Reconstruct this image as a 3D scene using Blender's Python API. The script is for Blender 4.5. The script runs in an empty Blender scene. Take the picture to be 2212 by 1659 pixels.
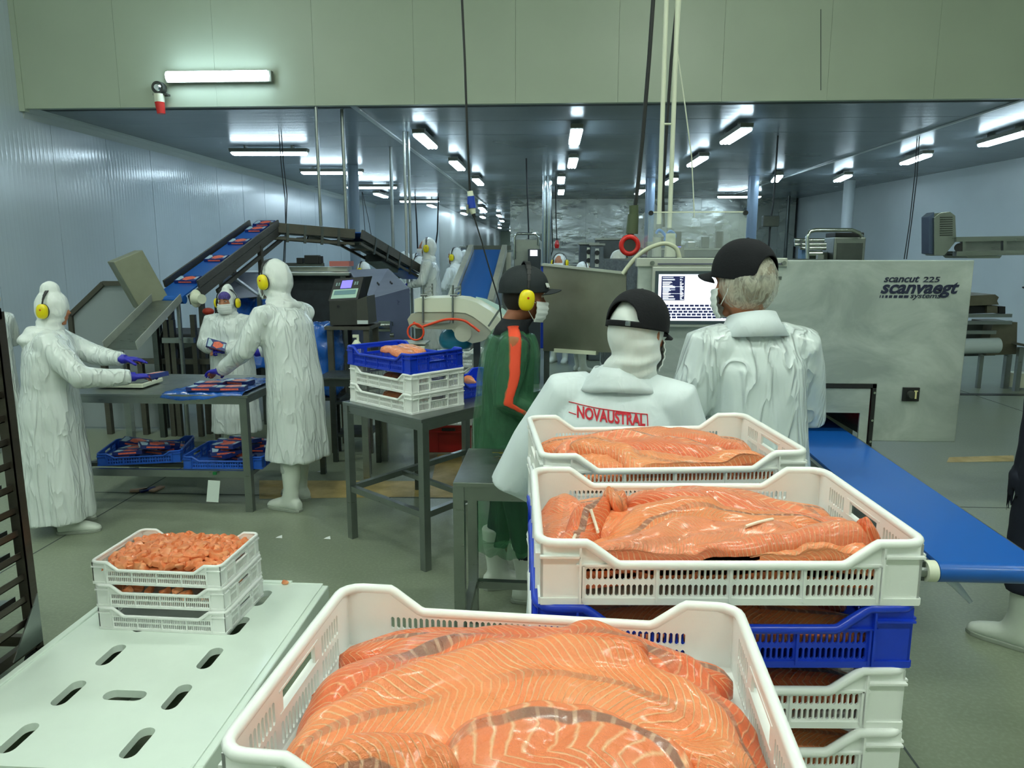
import bpy, bmesh, math, random
from mathutils import Vector, Matrix, noise
R = math.radians
PI = math.pi
rnd = random.Random(7)
col = bpy.context.scene.collection
SC = bpy.context.scene

# ---------------------------------------------------------------- camera, world, exposure
F_PX, CAM_H, PITCH, YAW = 1600.0, 1.78, R(10), R(3)
cam_d = bpy.data.cameras.new('camera')
cam = bpy.data.objects.new('camera', cam_d)
col.objects.link(cam)
cam.location = (0, 0, CAM_H)
cam.rotation_euler = (R(90) - PITCH, 0, YAW)
cam_d.sensor_fit = 'HORIZONTAL'
cam_d.sensor_width = 36
cam_d.lens = F_PX * 36 / 2212
cam_d.clip_start = 0.02
cam_d.clip_end = 200
SC.camera = cam
w = bpy.data.worlds.new('world')
SC.world = w
w.use_nodes = True
w.node_tree.nodes['Background'].inputs[0].default_value = (.5, .6, .6, 1)
w.node_tree.nodes['Background'].inputs[1].default_value = .3
SC.view_settings.view_transform = 'Standard'
SC.view_settings.look = 'None'
SC.view_settings.gamma = 1
SC.view_settings.use_curve_mapping = False
SC.view_settings.exposure = 0.1
NEAR_POWER, FAR_POWER = 62.0, 25.0      # emission strength of the lamp diffusers
NEAR_COL, FAR_COL = (.90, 1.0, .90), (.66, .87, 1.0)


def ray(px, py):
    a = (px - 1106) / F_PX
    b = (829.5 - py) / F_PX
    f = Vector((-math.sin(YAW) * math.cos(PITCH), math.cos(YAW) * math.cos(PITCH), -math.sin(PITCH)))
    r = Vector((math.cos(YAW), math.sin(YAW), 0))
    u = Vector((-math.sin(YAW) * math.sin(PITCH), math.cos(YAW) * math.sin(PITCH), math.cos(PITCH)))
    return f + a * r + b * u


def G(px, py, z=0.0):                    # where a sight line meets the level z
    d = ray(px, py)
    t = (z - CAM_H) / d.z
    return Vector((d.x * t, d.y * t, z))


def V(px, py, Y):                        # where a sight line meets the upright plane Y
    d = ray(px, py)
    t = Y / d.y
    return Vector((d.x * t, Y, CAM_H + d.z * t))


# ---------------------------------------------------------------- materials
def lin(c):
    return tuple(((x / 255) / 12.92 if x / 255 <= .04045 else ((x / 255 + .055) / 1.055) ** 2.4) for x in c)


class NT:
    def __init__(s, name):
        s.m = bpy.data.materials.new(name)
        s.m.use_nodes = True
        s.t = s.m.node_tree
        s.b = s.t.nodes['Principled BSDF']

    def n(s, typ, **kw):
        x = s.t.nodes.new(typ)
        for k, v in kw.items():
            if k.startswith('i_'):
                key = k[2:]
                key = int(key) if key.isdigit() else key.replace('_', ' ')
                if hasattr(v, 'links') or isinstance(v, bpy.types.NodeSocket):
                    s.t.links.new(v, x.inputs[key])
                else:
                    x.inputs[key].default_value = v
            else:
                setattr(x, k, v)
        return x

    def l(s, a, b):
        s.t.links.new(a, b)

    def math(s, op, a, b=None, c=None, clamp=False):
        x = s.t.nodes.new('ShaderNodeMath')
        x.operation = op
        x.use_clamp = clamp
        for i, v in enumerate((a, b, c)):
            if v is None:
                continue
            if isinstance(v, bpy.types.NodeSocket):
                s.l(v, x.inputs[i])
            else:
                x.inputs[i].default_value = v
        return x.outputs[0]

    def mix(s, f, a, b):
        x = s.t.nodes.new('ShaderNodeMix')
        x.data_type = 'RGBA'
        for i, v in ((0, f), (6, a), (7, b)):
            if isinstance(v, bpy.types.NodeSocket):
                s.l(v, x.inputs[i])
            else:
                x.inputs[i].default_value = (*v, 1) if i > 0 and len(v) == 3 else v
        return x.outputs[2]

    def mr(s, v, a, b, c=0.0, d=1.0):
        x = s.t.nodes.new('ShaderNodeMapRange')
        s.l(v, x.inputs[0])
        for i, q in enumerate((a, b, c, d)):
            x.inputs[i + 1].default_value = q
        return x.outputs[0]

    def noise(s, scale, detail=3, vec=None, rough=.5, dist=0):
        x = s.n('ShaderNodeTexNoise')
        x.inputs['Scale'].default_value = scale
        x.inputs['Detail'].default_value = detail
        x.inputs['Roughness'].default_value = rough
        x.inputs['Distortion'].default_value = dist
        if vec is None:
            vec = s.coord()
        s.l(vec, x.inputs['Vector'])
        return x.outputs[0]

    def coord(s, kind='Object', scale=None):
        if not hasattr(s, '_tc'):
            s._tc = s.n('ShaderNodeTexCoord')
        o = s._tc.outputs[kind]
        if scale:
            mp = s.n('ShaderNodeMapping')
            s.l(o, mp.inputs[0])
            mp.inputs['Scale'].default_value = scale
            o = mp.outputs[0]
        return o

    def bump(s, h, strength, dist=.01, nrm=None):
        x = s.n('ShaderNodeBump')
        x.inputs['Strength'].default_value = strength
        x.inputs['Distance'].default_value = dist
        s.l(h, x.inputs['Height'])
        if nrm is not None:
            s.l(nrm, x.inputs['Normal'])
        return x.outputs[0]


def M(name, c, rough=.5, metal=0.0, var=0.0, vscale=6, bump=0.0, bscale=40, coat=0.0, emit=0.0, alpha=1.0,
      trans=0.0, stretch=None, srgb=True, sheen=0.0):
    t = NT(name)
    c = lin(c) if srgb else c
    t.b.inputs['Base Color'].default_value = (*c, 1)
    t.b.inputs['Roughness'].default_value = rough
    t.b.inputs['Metallic'].default_value = metal
    t.b.inputs['Coat Weight'].default_value = coat
    t.b.inputs['Coat Roughness'].default_value = .12
    t.b.inputs['Alpha'].default_value = alpha
    t.b.inputs['Transmission Weight'].default_value = trans
    if emit:
        t.b.inputs['Emission Color'].default_value = (*c, 1)
        t.b.inputs['Emission Strength'].default_value = emit
    if var:
        nz = t.noise(vscale, 5, t.coord('Object', stretch) if stretch else None, .6)
        f = t.mr(nz, .3, .7)
        d = tuple(x * (1 - var) for x in c)
        e = tuple(min(1, x * (1 + var * .6)) for x in c)
        t.l(t.mix(f, d, e), t.b.inputs['Base Color'])
        t.l(t.mr(nz, .3, .7, min(1, rough * 1.25), rough * .8), t.b.inputs['Roughness'])
    if bump:
        nz = t.noise(bscale, 4, t.coord('Object', stretch) if stretch else None)
        t.l(t.bump(nz, bump), t.b.inputs['Normal'])
    return t.m


# ---------------------------------------------------------------- mesh builder
def frame(d, up=Vector((0, 0, 1))):
    d = Vector(d).normalized()
    x = d.cross(up)
    if x.length < 1e-5:
        x = d.cross(Vector((0, 1, 0)))
    x.normalize()
    y = x.cross(d).normalized()
    return x, y, d


def smooth_path(pts, n=6, closed=False):
    P = [Vector(p) for p in pts]
    out = []
    N = len(P)
    for i in range(N if closed else N - 1):
        if closed:
            a, b, c, d = P[i - 1], P[i], P[(i + 1) % N], P[(i + 2) % N]
        else:
            a, b, c, d = P[max(i - 1, 0)], P[i], P[i + 1], P[min(i + 2, N - 1)]
        for k in range(n):
            t = k / n
            out.append(.5 * ((2 * b) + (c - a) * t + (2 * a - 5 * b + 4 * c - d) * t * t + (3 * b - a - 3 * c + d) * t ** 3))
    if not closed:
        out.append(P[-1])
    return out


class MB:
    def __init__(s):
        s.v, s.f, s.rg, s.uv = [], [], [(0, 0)], None

    def setm(s, i):
        s.rg.append((len(s.f), i))
        return s

    def add(s, vs, fs):
        o = len(s.v)
        s.v += [tuple(v) for v in vs]
        s.f += [tuple(i + o for i in f) for f in fs]
        return s

    def box(s, c, d, rot=None):
        c = Vector(c)
        hx, hy, hz = d[0] / 2, d[1] / 2, d[2] / 2
        vs = [Vector((x, y, z)) for x in (-hx, hx) for y in (-hy, hy) for z in (-hz, hz)]
        if rot is not None:
            if not isinstance(rot, Matrix):
                rot = Matrix.Rotation(rot, 3, 'Z')
            vs = [rot @ v for v in vs]
        return s.add([v + c for v in vs], [(0, 1, 3, 2), (4, 6, 7, 5), (0, 4, 5, 1), (2, 3, 7, 6), (0, 2, 6, 4), (1, 5, 7, 3)])

    def b2(s, lo, hi):
        return s.box([(a + b) / 2 for a, b in zip(lo, hi)], [abs(b - a) for a, b in zip(lo, hi)])

    def bar(s, p0, p1, w, h, up=(0, 0, 1)):
        p0, p1 = Vector(p0), Vector(p1)
        x, y, d = frame(p1 - p0, Vector(up))
        vs = []
        for p in (p0, p1):
            for a, b in ((-1, -1), (1, -1), (1, 1), (-1, 1)):
                vs.append(p + x * a * w / 2 + y * b * h / 2)
        return s.add(vs, [(0, 1, 2, 3), (7, 6, 5, 4), (0, 4, 5, 1), (1, 5, 6, 2), (2, 6, 7, 3), (3, 7, 4, 0)])

    def cyl(s, p0, p1, r, r2=None, n=16, cap=True):
        p0, p1 = Vector(p0), Vector(p1)
        r2 = r if r2 is None else r2
        x, y, d = frame(p1 - p0)
        vs = []
        for p, q in ((p0, r), (p1, r2)):
            vs += [p + x * q * math.cos(2 * PI * k / n) + y * q * math.sin(2 * PI * k / n) for k in range(n)]
        fs = [(k, (k + 1) % n, n + (k + 1) % n, n + k) for k in range(n)]
        if cap:
            fs += [tuple(range(n))[::-1], tuple(range(n, 2 * n))]
        return s.add(vs, fs)

    def tube(s, pts, r, n=8, closed=False, sm=0, w=None):
        if sm:
            pts = smooth_path(pts, sm, closed)
        P = [Vector(p) for p in pts]
        N = len(P)
        rr = r if isinstance(r, (list, tuple)) else [r] * N
        vs = []
        px = None
        for i, p in enumerate(P):
            if closed:
                d = P[(i + 1) % N] - P[i - 1]
            else:
                d = P[min(i + 1, N - 1)] - P[max(i - 1, 0)]
            d = d.normalized() if d.length > 0 else Vector((0, 0, 1))
            if px is None:
                x, y, _ = frame(d)
            else:
                x = px - d * px.dot(d)
                x = x.normalized() if x.length > 1e-6 else frame(d)[0]
                y = x.cross(d)
            px = x
            q = rr[min(i, len(rr) - 1)]
            vs += [p + x * q * math.cos(2 * PI * k / n) + y * q * math.sin(2 * PI * k / n) for k in range(n)]
        fs = []
        for i in range(N if closed else N - 1):
            a, b = i * n, ((i + 1) % N) * n
            fs += [(a + k, a + (k + 1) % n, b + (k + 1) % n, b + k) for k in range(n)]
        if not closed:
            fs += [tuple(range(n))[::-1], tuple(range((N - 1) * n, N * n))]
        return s.add(vs, fs)

    def prism(s, pts, d, M4):
        n = len(pts)
        vs = [M4 @ Vector((x, y, 0)) for x, y in pts] + [M4 @ Vector((x, y, d)) for x, y in pts]
        return s.add(vs, [tuple(range(n))[::-1], tuple(range(n, 2 * n))] + [(k, (k + 1) % n, n + (k + 1) % n, n + k) for k in range(n)])

    def ell(s, c, r, rot=None, nu=20, nv=12, fn=None):
        c = Vector(c)
        vs = []
        for j in range(nv + 1):
            th = PI * j / nv
            for i in range(nu):
                ph = 2 * PI * i / nu
                p = Vector((math.sin(th) * math.cos(ph) * r[0], math.sin(th) * math.sin(ph) * r[1], math.cos(th) * r[2]))
                if fn:
                    p = fn(p)
                if rot is not None:
                    p = rot @ p
                vs.append(p + c)
        fs = [(j * nu + i, j * nu + (i + 1) % nu, (j + 1) * nu + (i + 1) % nu, (j + 1) * nu + i) for j in range(nv) for i in range(nu)]
        return s.add(vs, fs)

    def loft(s, rings, cap=True, closed=True):
        n = len(rings[0])
        vs = [p for r in rings for p in r]
        fs = []
        for i in range(len(rings) - 1):
            a, b = i * n, (i + 1) * n
            fs += [(a + k, a + (k + 1) % n, b + (k + 1) % n, b + k) for k in range(n if closed else n - 1)]
        if cap and closed:
            fs += [tuple(range(n))[::-1], tuple(range((len(rings) - 1) * n, len(rings) * n))]
        return s.add(vs, fs)

    def grid(s, fn, nu, nv):
        vs = [fn(i / nu, j / nv) for j in range(nv + 1) for i in range(nu + 1)]
        return s.add(vs, [(j * (nu + 1) + i, j * (nu + 1) + i + 1, (j + 1) * (nu + 1) + i + 1, (j + 1) * (nu + 1) + i) for j in range(nv) for i in range(nu)])

    def mesh(s, name, mats, smooth=None, recalc=True, weld=False):
        me = bpy.data.meshes.new(name)
        me.from_pydata(s.v, [], s.f)
        if len(s.rg) > 1:
            idx = [0] * len(s.f)
            for k, (st, mi) in enumerate(s.rg):
                en = s.rg[k + 1][0] if k + 1 < len(s.rg) else len(s.f)
                for q in range(st, en):
                    idx[q] = mi
            me.polygons.foreach_set('material_index', idx)
        if recalc or weld:
            bm = bmesh.new()
            bm.from_mesh(me)
            if weld:
                bmesh.ops.remove_doubles(bm, verts=bm.verts, dist=1e-5)
            bmesh.ops.recalc_face_normals(bm, faces=bm.faces)
            bm.to_mesh(me)
            bm.free()
        for m_ in (mats if isinstance(mats, (list, tuple)) else [mats]):
            me.materials.append(m_)
        if smooth is not None:
            me.shade_smooth()
            if smooth < 180:
                me.set_sharp_from_angle(angle=R(smooth))
        return me

    def build(s, name, mats, parent=None, smooth=None, world=True, bevel=0, solid=0, recalc=True, weld=False, seg=2):
        me = s.mesh(name, mats, smooth, recalc, weld)
        o = bpy.data.objects.new(name, me)
        col.objects.link(o)
        if parent is not None:
            o.parent = parent
            if world:
                me.transform(wm(parent).inverted())
        if solid:
            md = o.modifiers.new('solid', 'SOLIDIFY')
            md.thickness = solid
            md.offset = 0
        if bevel:
            md = o.modifiers.new('bevel', 'BEVEL')
            md.width = bevel
            md.segments = seg
            md.limit_method = 'ANGLE'
        return o


def wm(o):
    m = Matrix.Translation(o.location) @ o.rotation_euler.to_matrix().to_4x4() @ Matrix.Diagonal((*o.scale, 1))
    return wm(o.parent) @ m if o.parent else m


def tag(o, label=None, cat=None, group=None, kind=None):
    if label:
        o['label'] = label
    if cat:
        o['category'] = cat
    if group:
        o['group'] = group
    if kind:
        o['kind'] = kind
    return o


def thing(name, label, cat, loc=(0, 0, 0), rz=0, group=None):
    o = bpy.data.objects.new(name, None)
    o.empty_display_size = .1
    col.objects.link(o)
    o.location = loc
    o.rotation_euler = (0, 0, rz)
    return tag(o, label, cat, group)


def inst(me, name, parent=None, loc=(0, 0, 0), rot=(0, 0, 0), scale=None, mat=None):
    o = bpy.data.objects.new(name, me)
    col.objects.link(o)
    o.parent = parent
    o.location = loc
    o.rotation_euler = rot
    if scale:
        o.scale = scale if isinstance(scale, (tuple, list)) else (scale,) * 3
    if mat:
        o.material_slots[0].link = 'OBJECT'
        o.material_slots[0].material = mat
    return o


def struct(mb, name, mats, parent=None, **kw):
    o = mb.build(name, mats, parent, **kw)
    if parent is None:
        o['kind'] = 'structure'
    return o


def remesh(mb, vox, smooth=6, disp=None):
    """one continuous surface out of overlapping closed lofts"""
    me = mb.mesh('tmp', [], None, recalc=True)
    o = bpy.data.objects.new('tmp', me)
    col.objects.link(o)
    md = o.modifiers.new('r', 'REMESH')
    md.mode = 'VOXEL'
    md.voxel_size = vox
    if smooth:
        ms = o.modifiers.new('s', 'SMOOTH')
        ms.iterations = smooth
        ms.factor = .5
    dg = bpy.context.evaluated_depsgraph_get()
    me2 = bpy.data.meshes.new_from_object(o.evaluated_get(dg))
    bpy.data.objects.remove(o)
    bpy.data.meshes.remove(me)
    if disp:
        nr = [v.normal.copy() for v in me2.vertices]
        for v, n_ in zip(me2.vertices, nr):
            v.co = disp(v.co.copy(), n_)
    me2.shade_smooth()
    return me2


def mesh_obj(me, name, mats, parent=None, world=True):
    me.name = name
    for m_ in (mats if isinstance(mats, (list, tuple)) else [mats]):
        me.materials.append(m_)
    o = bpy.data.objects.new(name, me)
    col.objects.link(o)
    if parent is not None:
        o.parent = parent
        if world:
            me.transform(wm(parent).inverted())
    return o


def text_mesh(body, size, align='LEFT', shear=0, extrude=.0008, sx=1.0, bold=0):
    cu = bpy.data.curves.new('t', 'FONT')
    cu.body = body
    cu.size = size
    cu.shear = shear
    cu.extrude = extrude
    cu.offset = bold
    cu.align_x = align
    cu.resolution_u = 3
    o = bpy.data.objects.new('t', cu)
    col.objects.link(o)
    dg = bpy.context.evaluated_depsgraph_get()
    me = bpy.data.meshes.new_from_object(o.evaluated_get(dg))
    bpy.data.objects.remove(o)
    bpy.data.curves.remove(cu)
    if sx != 1:
        me.transform(Matrix.Diagonal((sx, 1, 1, 1)))
    return me


def text(body, size, pos, mat_, parent, rot=(R(90), 0, 0), name='lettering', **kw):
    me = text_mesh(body, size, **kw)
    me.transform(Matrix.Translation(pos) @ __import__('mathutils').Euler(rot).to_matrix().to_4x4())
    return mesh_obj(me, name, mat_, parent)
# ---------------------------------------------------------------- materials of the hall
def panel_mat(name, c, rough, ribs=None, var=.06):
    t = NT(name)
    c = lin(c)
    nz = t.noise(1.3, 4)
    t.l(t.mix(t.mr(nz, .3, .7), tuple(x * (1 - var) for x in c), c), t.b.inputs['Base Color'])
    t.l(t.mr(t.noise(.6, 2), .3, .7, rough * .9, rough * 1.15), t.b.inputs['Roughness'])
    if ribs:
        sx = t.n('ShaderNodeSeparateXYZ')
        t.l(t.coord(), sx.inputs[0])
        a = t.math('MULTIPLY', sx.outputs[ribs[0]], ribs[1])
        h = t.math('SINE', a)
        h2 = t.math('POWER', t.math('ABSOLUTE', h), 6.0)
        t.l(t.bump(h2, ribs[2], .01), t.b.inputs['Normal'])
    return t.m


m_wall = panel_mat('white_insulated_wall_panel', (196, 208, 216), .17, (1, 42, .10))
m_bulk = panel_mat('cream_bulkhead_panel', (176, 188, 168), .4)
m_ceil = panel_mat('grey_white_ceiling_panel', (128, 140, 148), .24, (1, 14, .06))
m_joint = M('dark_joint', (70, 78, 78), .8)
m_cove = M('cove_plastic', (198, 206, 205), .25)

t = NT('green_grey_epoxy_floor')
n1 = t.noise(.55, 6, None, .65)
n2 = t.noise(6, 5)
n3 = t.noise(60, 3)
c1 = t.mix(t.mr(n1, .25, .75), lin((118, 128, 108)), lin((138, 147, 127)))
c2 = t.mix(t.mr(n2, .3, .75, 0, .1), c1, lin((104, 116, 96)))
c3 = t.mix(t.mr(n3, .45, .7, 0, .25), c2, lin((165, 172, 152)))
t.l(c3, t.b.inputs['Base Color'])
t.l(t.mr(n1, .3, .7, .27, .4), t.b.inputs['Roughness'])
t.l(t.bump(n3, .05), t.b.inputs['Normal'])
m_floor = t.m

t = NT('brushed_steel_wall_sheet')
n1 = t.noise(1.2, 3, t.coord('Object', (1, 1, 2)))
t.b.inputs['Base Color'].default_value = (*lin((176, 180, 176)), 1)
t.b.inputs['Metallic'].default_value = 1
t.l(t.mr(t.noise(2, 5), .3, .7, .2, .38), t.b.inputs['Roughness'])
t.l(t.bump(n1, .35, .12), t.b.inputs['Normal'])
m_steelwall = t.m


def steel(name, c, rough=.32, var=.15, stretch=(2, 2, 14), metal=1.0, bump=.03):
    t = NT(name)
    c = lin(c)
    nz = t.noise(5, 6, t.coord('Object', stretch), .65)
    n2_ = t.noise(3.0, 5, None, .6)
    f = t.mr(n2_, .32, .68)
    t.l(t.mix(f, tuple(x * (1 - var) for x in c), tuple(min(1, x * (1 + var * .5)) for x in c)), t.b.inputs['Base Color'])
    t.b.inputs['Metallic'].default_value = metal
    t.l(t.mr(nz, .3, .7, rough * .75, rough * 1.3), t.b.inputs['Roughness'])
    t.l(t.bump(nz, bump), t.b.inputs['Normal'])
    return t.m


m_steel = steel('brushed_stainless_steel', (158, 164, 162), .34)
m_steel_dk = steel('dull_dark_steel', (100, 106, 104), .42, .25)
m_steel_lt = steel('bead_blasted_steel', (196, 200, 192), .45, .16, (1, 1, 1), .55)
m_black = M('matt_black_plastic', (22, 24, 26), .5)
m_cable = M('black_cable_rubber', (20, 24, 24), .55)
m_dkgrey = M('charcoal_plastic', (52, 54, 50), .45, var=.15)
m_chrome = M('polished_tube', (190, 196, 196), .15, 1.0)
m_grey = M('grey_plastic', (120, 124, 112), .5)
m_creampl = M('cream_plastic', (226, 230, 208), .35)
m_bluebelt = M('blue_belt', (22, 90, 176), .32, coat=.25)
m_red = M('red_plastic', (208, 30, 24), .35, coat=.3)
m_green_dk = M('olive_green_metal', (74, 86, 60), .5)
m_yellow = M('yellow_plastic', (238, 218, 10), .35, coat=.2)
m_orange = M('orange_hose', (228, 72, 36), .35)
m_yelline = M('worn_yellow_floor_paint', (190, 166, 104), .5, var=.3, vscale=5)

m_lampN = NT('lamp_diffuser_hall')
m_lampN.b.inputs['Base Color'].default_value = (.8, .8, .8, 1)
m_lampN.b.inputs['Emission Color'].default_value = (*NEAR_COL, 1)
m_lampN.b.inputs['Emission Strength'].default_value = NEAR_POWER
m_lampN = m_lampN.m
m_lampF = NT('lamp_diffuser_low_hall')
m_lampF.b.inputs['Base Color'].default_value = (.8, .8, .8, 1)
m_lampF.b.inputs['Emission Color'].default_value = (*FAR_COL, 1)
m_lampF.b.inputs['Emission Strength'].default_value = FAR_POWER
m_lampF = m_lampF.m

# ---------------------------------------------------------------- setting
XL, XR0, XR1, YB, ZC, ZH = -6.35, 8.95, 7.62, 9.0, 3.5, 5.7
Y0, YE = -3.5, 27.0
fl = struct(MB().b2((-8, -4, -.12), (11, 64, 0)), 'floor', m_floor)
# saw-cut joints of the floor slab
jb = MB()
for yy in (5.2, 9.6, 14.0):
    jb.b2((-6, yy, .0005), (8.5, yy + .008, .0015))
for xx in (-3.1, 1.3, 5.4):
    jb.b2((xx, -1, .0005), (xx + .008, 24, .0015))
struct(jb, 'floor_joint', m_joint, fl)

# left wall: panels with recessed joints
wl = struct(MB().b2((XL - .2, Y0, 0), (XL - .03, YE, ZH)), 'wall_left', m_joint)
y = Y0
k = 0
while y < YE:
    z1 = ZH if y < YB else ZC
    pw = 1.18
    struct(MB().b2((XL - .05, y + .004, .0), (XL + rnd.uniform(-.002, .002), min(y + pw - .004, YE), z1)), 'wall_panel', m_wall, wl)
    y += pw
# cove under the low ceiling and the kerb at the foot
cv = MB()
cv.prism([(0, 0), (.12, 0), (.08, -.015), (.03, -.05), (0, -.12)], YE - YB, Matrix(((1, 0, 0, XL), (0, 0, 1, YB), (0, 1, 0, ZC), (0, 0, 0, 1))))
struct(cv, 'trim_1', m_cove)
struct(MB().b2((XL, Y0, 0), (XL + .05, YE, .16)), 'baseboard_left', m_cove)
struct(MB().b2((XL, YB - .06, ZC - .05), (XL + .07, YB + .02, ZH)), 'trim_2', m_bulk)

# right wall, slightly angled
wr = struct(MB().add([(XR0, Y0, 0), (XR0, 9, 0), (XR1, YE + .5, 0), (XR1 + .2, YE + .5, 0), (XR0 + .2, 9, 0), (XR0 + .2, Y0, 0),
                      (XR0, Y0, ZH), (XR0, 9, ZH), (XR1, YE + .5, ZH), (XR1 + .2, YE + .5, ZH), (XR0 + .2, 9, ZH), (XR0 + .2, Y0, ZH)],
                     [(0, 1, 2, 3, 4, 5), (6, 7, 8, 9, 10, 11), (0, 1, 7, 6), (1, 2, 8, 7), (2, 3, 9, 8), (3, 4, 10, 9), (4, 5, 11, 10), (5, 0, 6, 11)]),
            'wall_right', panel_mat('right_wall_paint', (196, 205, 208), .35))
struct(MB().b2((XL - .2, Y0 - .2, 0), (XR0 + .2, Y0, ZH)), 'wall_front', m_bulk)
# bulkhead above the opening to the low hall
bk = struct(MB().b2((XL, YB + .02, ZC), (XR0 + .1, YB + .25, ZH)), 'wall_back', m_joint)
xs = [XL + .07]
while xs[-1] < XR0:
    xs.append(xs[-1] + 1.17)
for a, b in zip(xs[:-1], xs[1:]):
    struct(MB().b2((a + .0012, YB - .05, ZC - .02), (min(b, XR0) - .0012, YB + .03, ZH)), 'wall_panel', m_bulk, bk)
struct(MB().tube([V(1773, y_, YB - .052) for y_ in (20, 50, 90, 130, 165, 195)], .004, 5), 'sealant_crack', m_joint, bk)
# low ceiling panels run across the hall
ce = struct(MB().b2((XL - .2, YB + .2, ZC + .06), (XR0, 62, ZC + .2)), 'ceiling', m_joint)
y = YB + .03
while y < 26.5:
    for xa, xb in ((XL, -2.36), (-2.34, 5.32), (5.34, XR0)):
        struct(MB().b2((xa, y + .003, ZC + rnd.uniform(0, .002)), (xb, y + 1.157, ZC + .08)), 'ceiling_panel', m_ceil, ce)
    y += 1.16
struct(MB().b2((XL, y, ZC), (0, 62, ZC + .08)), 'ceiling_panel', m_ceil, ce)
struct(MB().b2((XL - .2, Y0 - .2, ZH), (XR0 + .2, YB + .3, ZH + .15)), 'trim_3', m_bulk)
tr = MB()
tr.b2((-2.38, YB + .03, ZC - .02), (-2.32, 27, ZC - .001))
tr.b2((5.31, YB + .03, ZC - .02), (5.35, 24, ZC - .001))
struct(tr, 'trim_4', m_cove)
# back: white wall on the left, corridor, stainless cold room
XC = V(948, 500, YE).x
struct(MB().b2((XL - .2, YE, 0), (XC, YE + .15, ZC + .1)), 'wall_back_left', panel_mat('back_wall_paint', (200, 210, 214), .3))
struct(MB().b2((XC - .15, YE + .15, 0), (XC, 60, ZC + .1)), 'wall_corridor_left', panel_mat('corridor_paint', (206, 212, 208), .3))
XS0 = V(1102, 500, 24.5).x
XS1 = V(1716, 500, 24.5).x
struct(MB().b2((XC - .2, 60, 0), (XS0 + 1, 60.2, ZC + .1)), 'wall_corridor_end', m_bulk)
sw = struct(MB().b2((XS0 + .01, 24.53, 0), (XS1, 25.2, ZC)), 'wall_steel_room', m_joint)
xa = XS0
while xa < XS1 - .1:
    struct(MB().b2((xa + .003, 24.5, 0), (min(xa + 1.22, XS1) - .003, 24.56, ZC)), 'wall_panel', m_steelwall, sw)
    xa += 1.22
struct(MB().b2((XS0, 25.2, 0), (XS0 + .2, 60, ZC)), 'wall_corridor_right', m_steelwall)
struct(MB().b2((XS1, 26.9, 0), (XR0, 27.2, ZC + .1)), 'wall_back_right', panel_mat('right_back_paint', (186, 198, 202), .35))
# yellow walkway marking on the floor
yl = MB()
p = [G(560, 1038), G(1010, 1040), G(1010, 1072), G(560, 1078)]
yl.add([(q.x, q.y, .002) for q in p], [(0, 1, 2, 3)])
p = [G(945, 982), G(1010, 980), G(1000, 1075), G(925, 1075)]
yl.add([(q.x, q.y, .0022) for q in p], [(0, 1, 2, 3)])
p = [G(2050, 988), G(2190, 984), G(2190, 997), G(2045, 999)]
yl.add([(q.x, q.y, .002) for q in p], [(0, 1, 2, 3)])
struct(yl, 'floor_line', m_yelline, fl)
dr = MB().b2((3.0, 9.55, .0), (8.4, 9.68, .004))
struct(dr, 'floor_drain', m_dkgrey, fl)

# ---------------------------------------------------------------- lamps
def lamp_meshes(L, W, near, nt=3):
    h = MB().prism([(-L / 2, 0), (L / 2, 0), (L / 2 - .01, -.05), (L / 2 - .03, -.06), (-L / 2 + .03, -.06), (-L / 2 + .01, -.05)], W,
                   Matrix(((1, 0, 0, 0), (0, 0, 1, -W / 2), (0, 1, 0, 0), (0, 0, 0, 1))))
    d = MB()
    for j in range(nt):
        yy = (j - (nt - 1) / 2) * W / nt * .92
        d.tube([(-L / 2 + .03, yy, -.062), (-L / 2 + .05, yy, -.075), (L / 2 - .05, yy, -.075), (L / 2 - .03, yy, -.062)], [.012, W / nt * .5, W / nt * .5, .012], 10)
    return (h.mesh('lamp_housing', m_grey), d.mesh('lamp_diffuser', m_lampN if near else m_lampF, 60),
            MB().box((-L * .3, 0, .015), (.03, W * .7, .06)).mesh('bracket', m_steel), MB().box((L * .3, 0, .015), (.03, W * .7, .06)).mesh('bracket', m_steel))


LH = lamp_meshes(1.27, .17, False)
LHN = lamp_meshes(1.27, .2, True)
LHB = lamp_meshes(1.27, .12, False, 1)


def lamp(x, y, z, rz, label, group, ms=LH, rx=0):
    o = thing('ceiling_lamp', label, 'lamp', (x, y, z), 0, group)
    o.rotation_euler = (rx, 0, rz)
    for m_, n_ in zip(ms, ('lamp_housing', 'lamp_diffuser', 'bracket', 'bracket')):
        inst(m_, n_, o)
    return o


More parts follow.
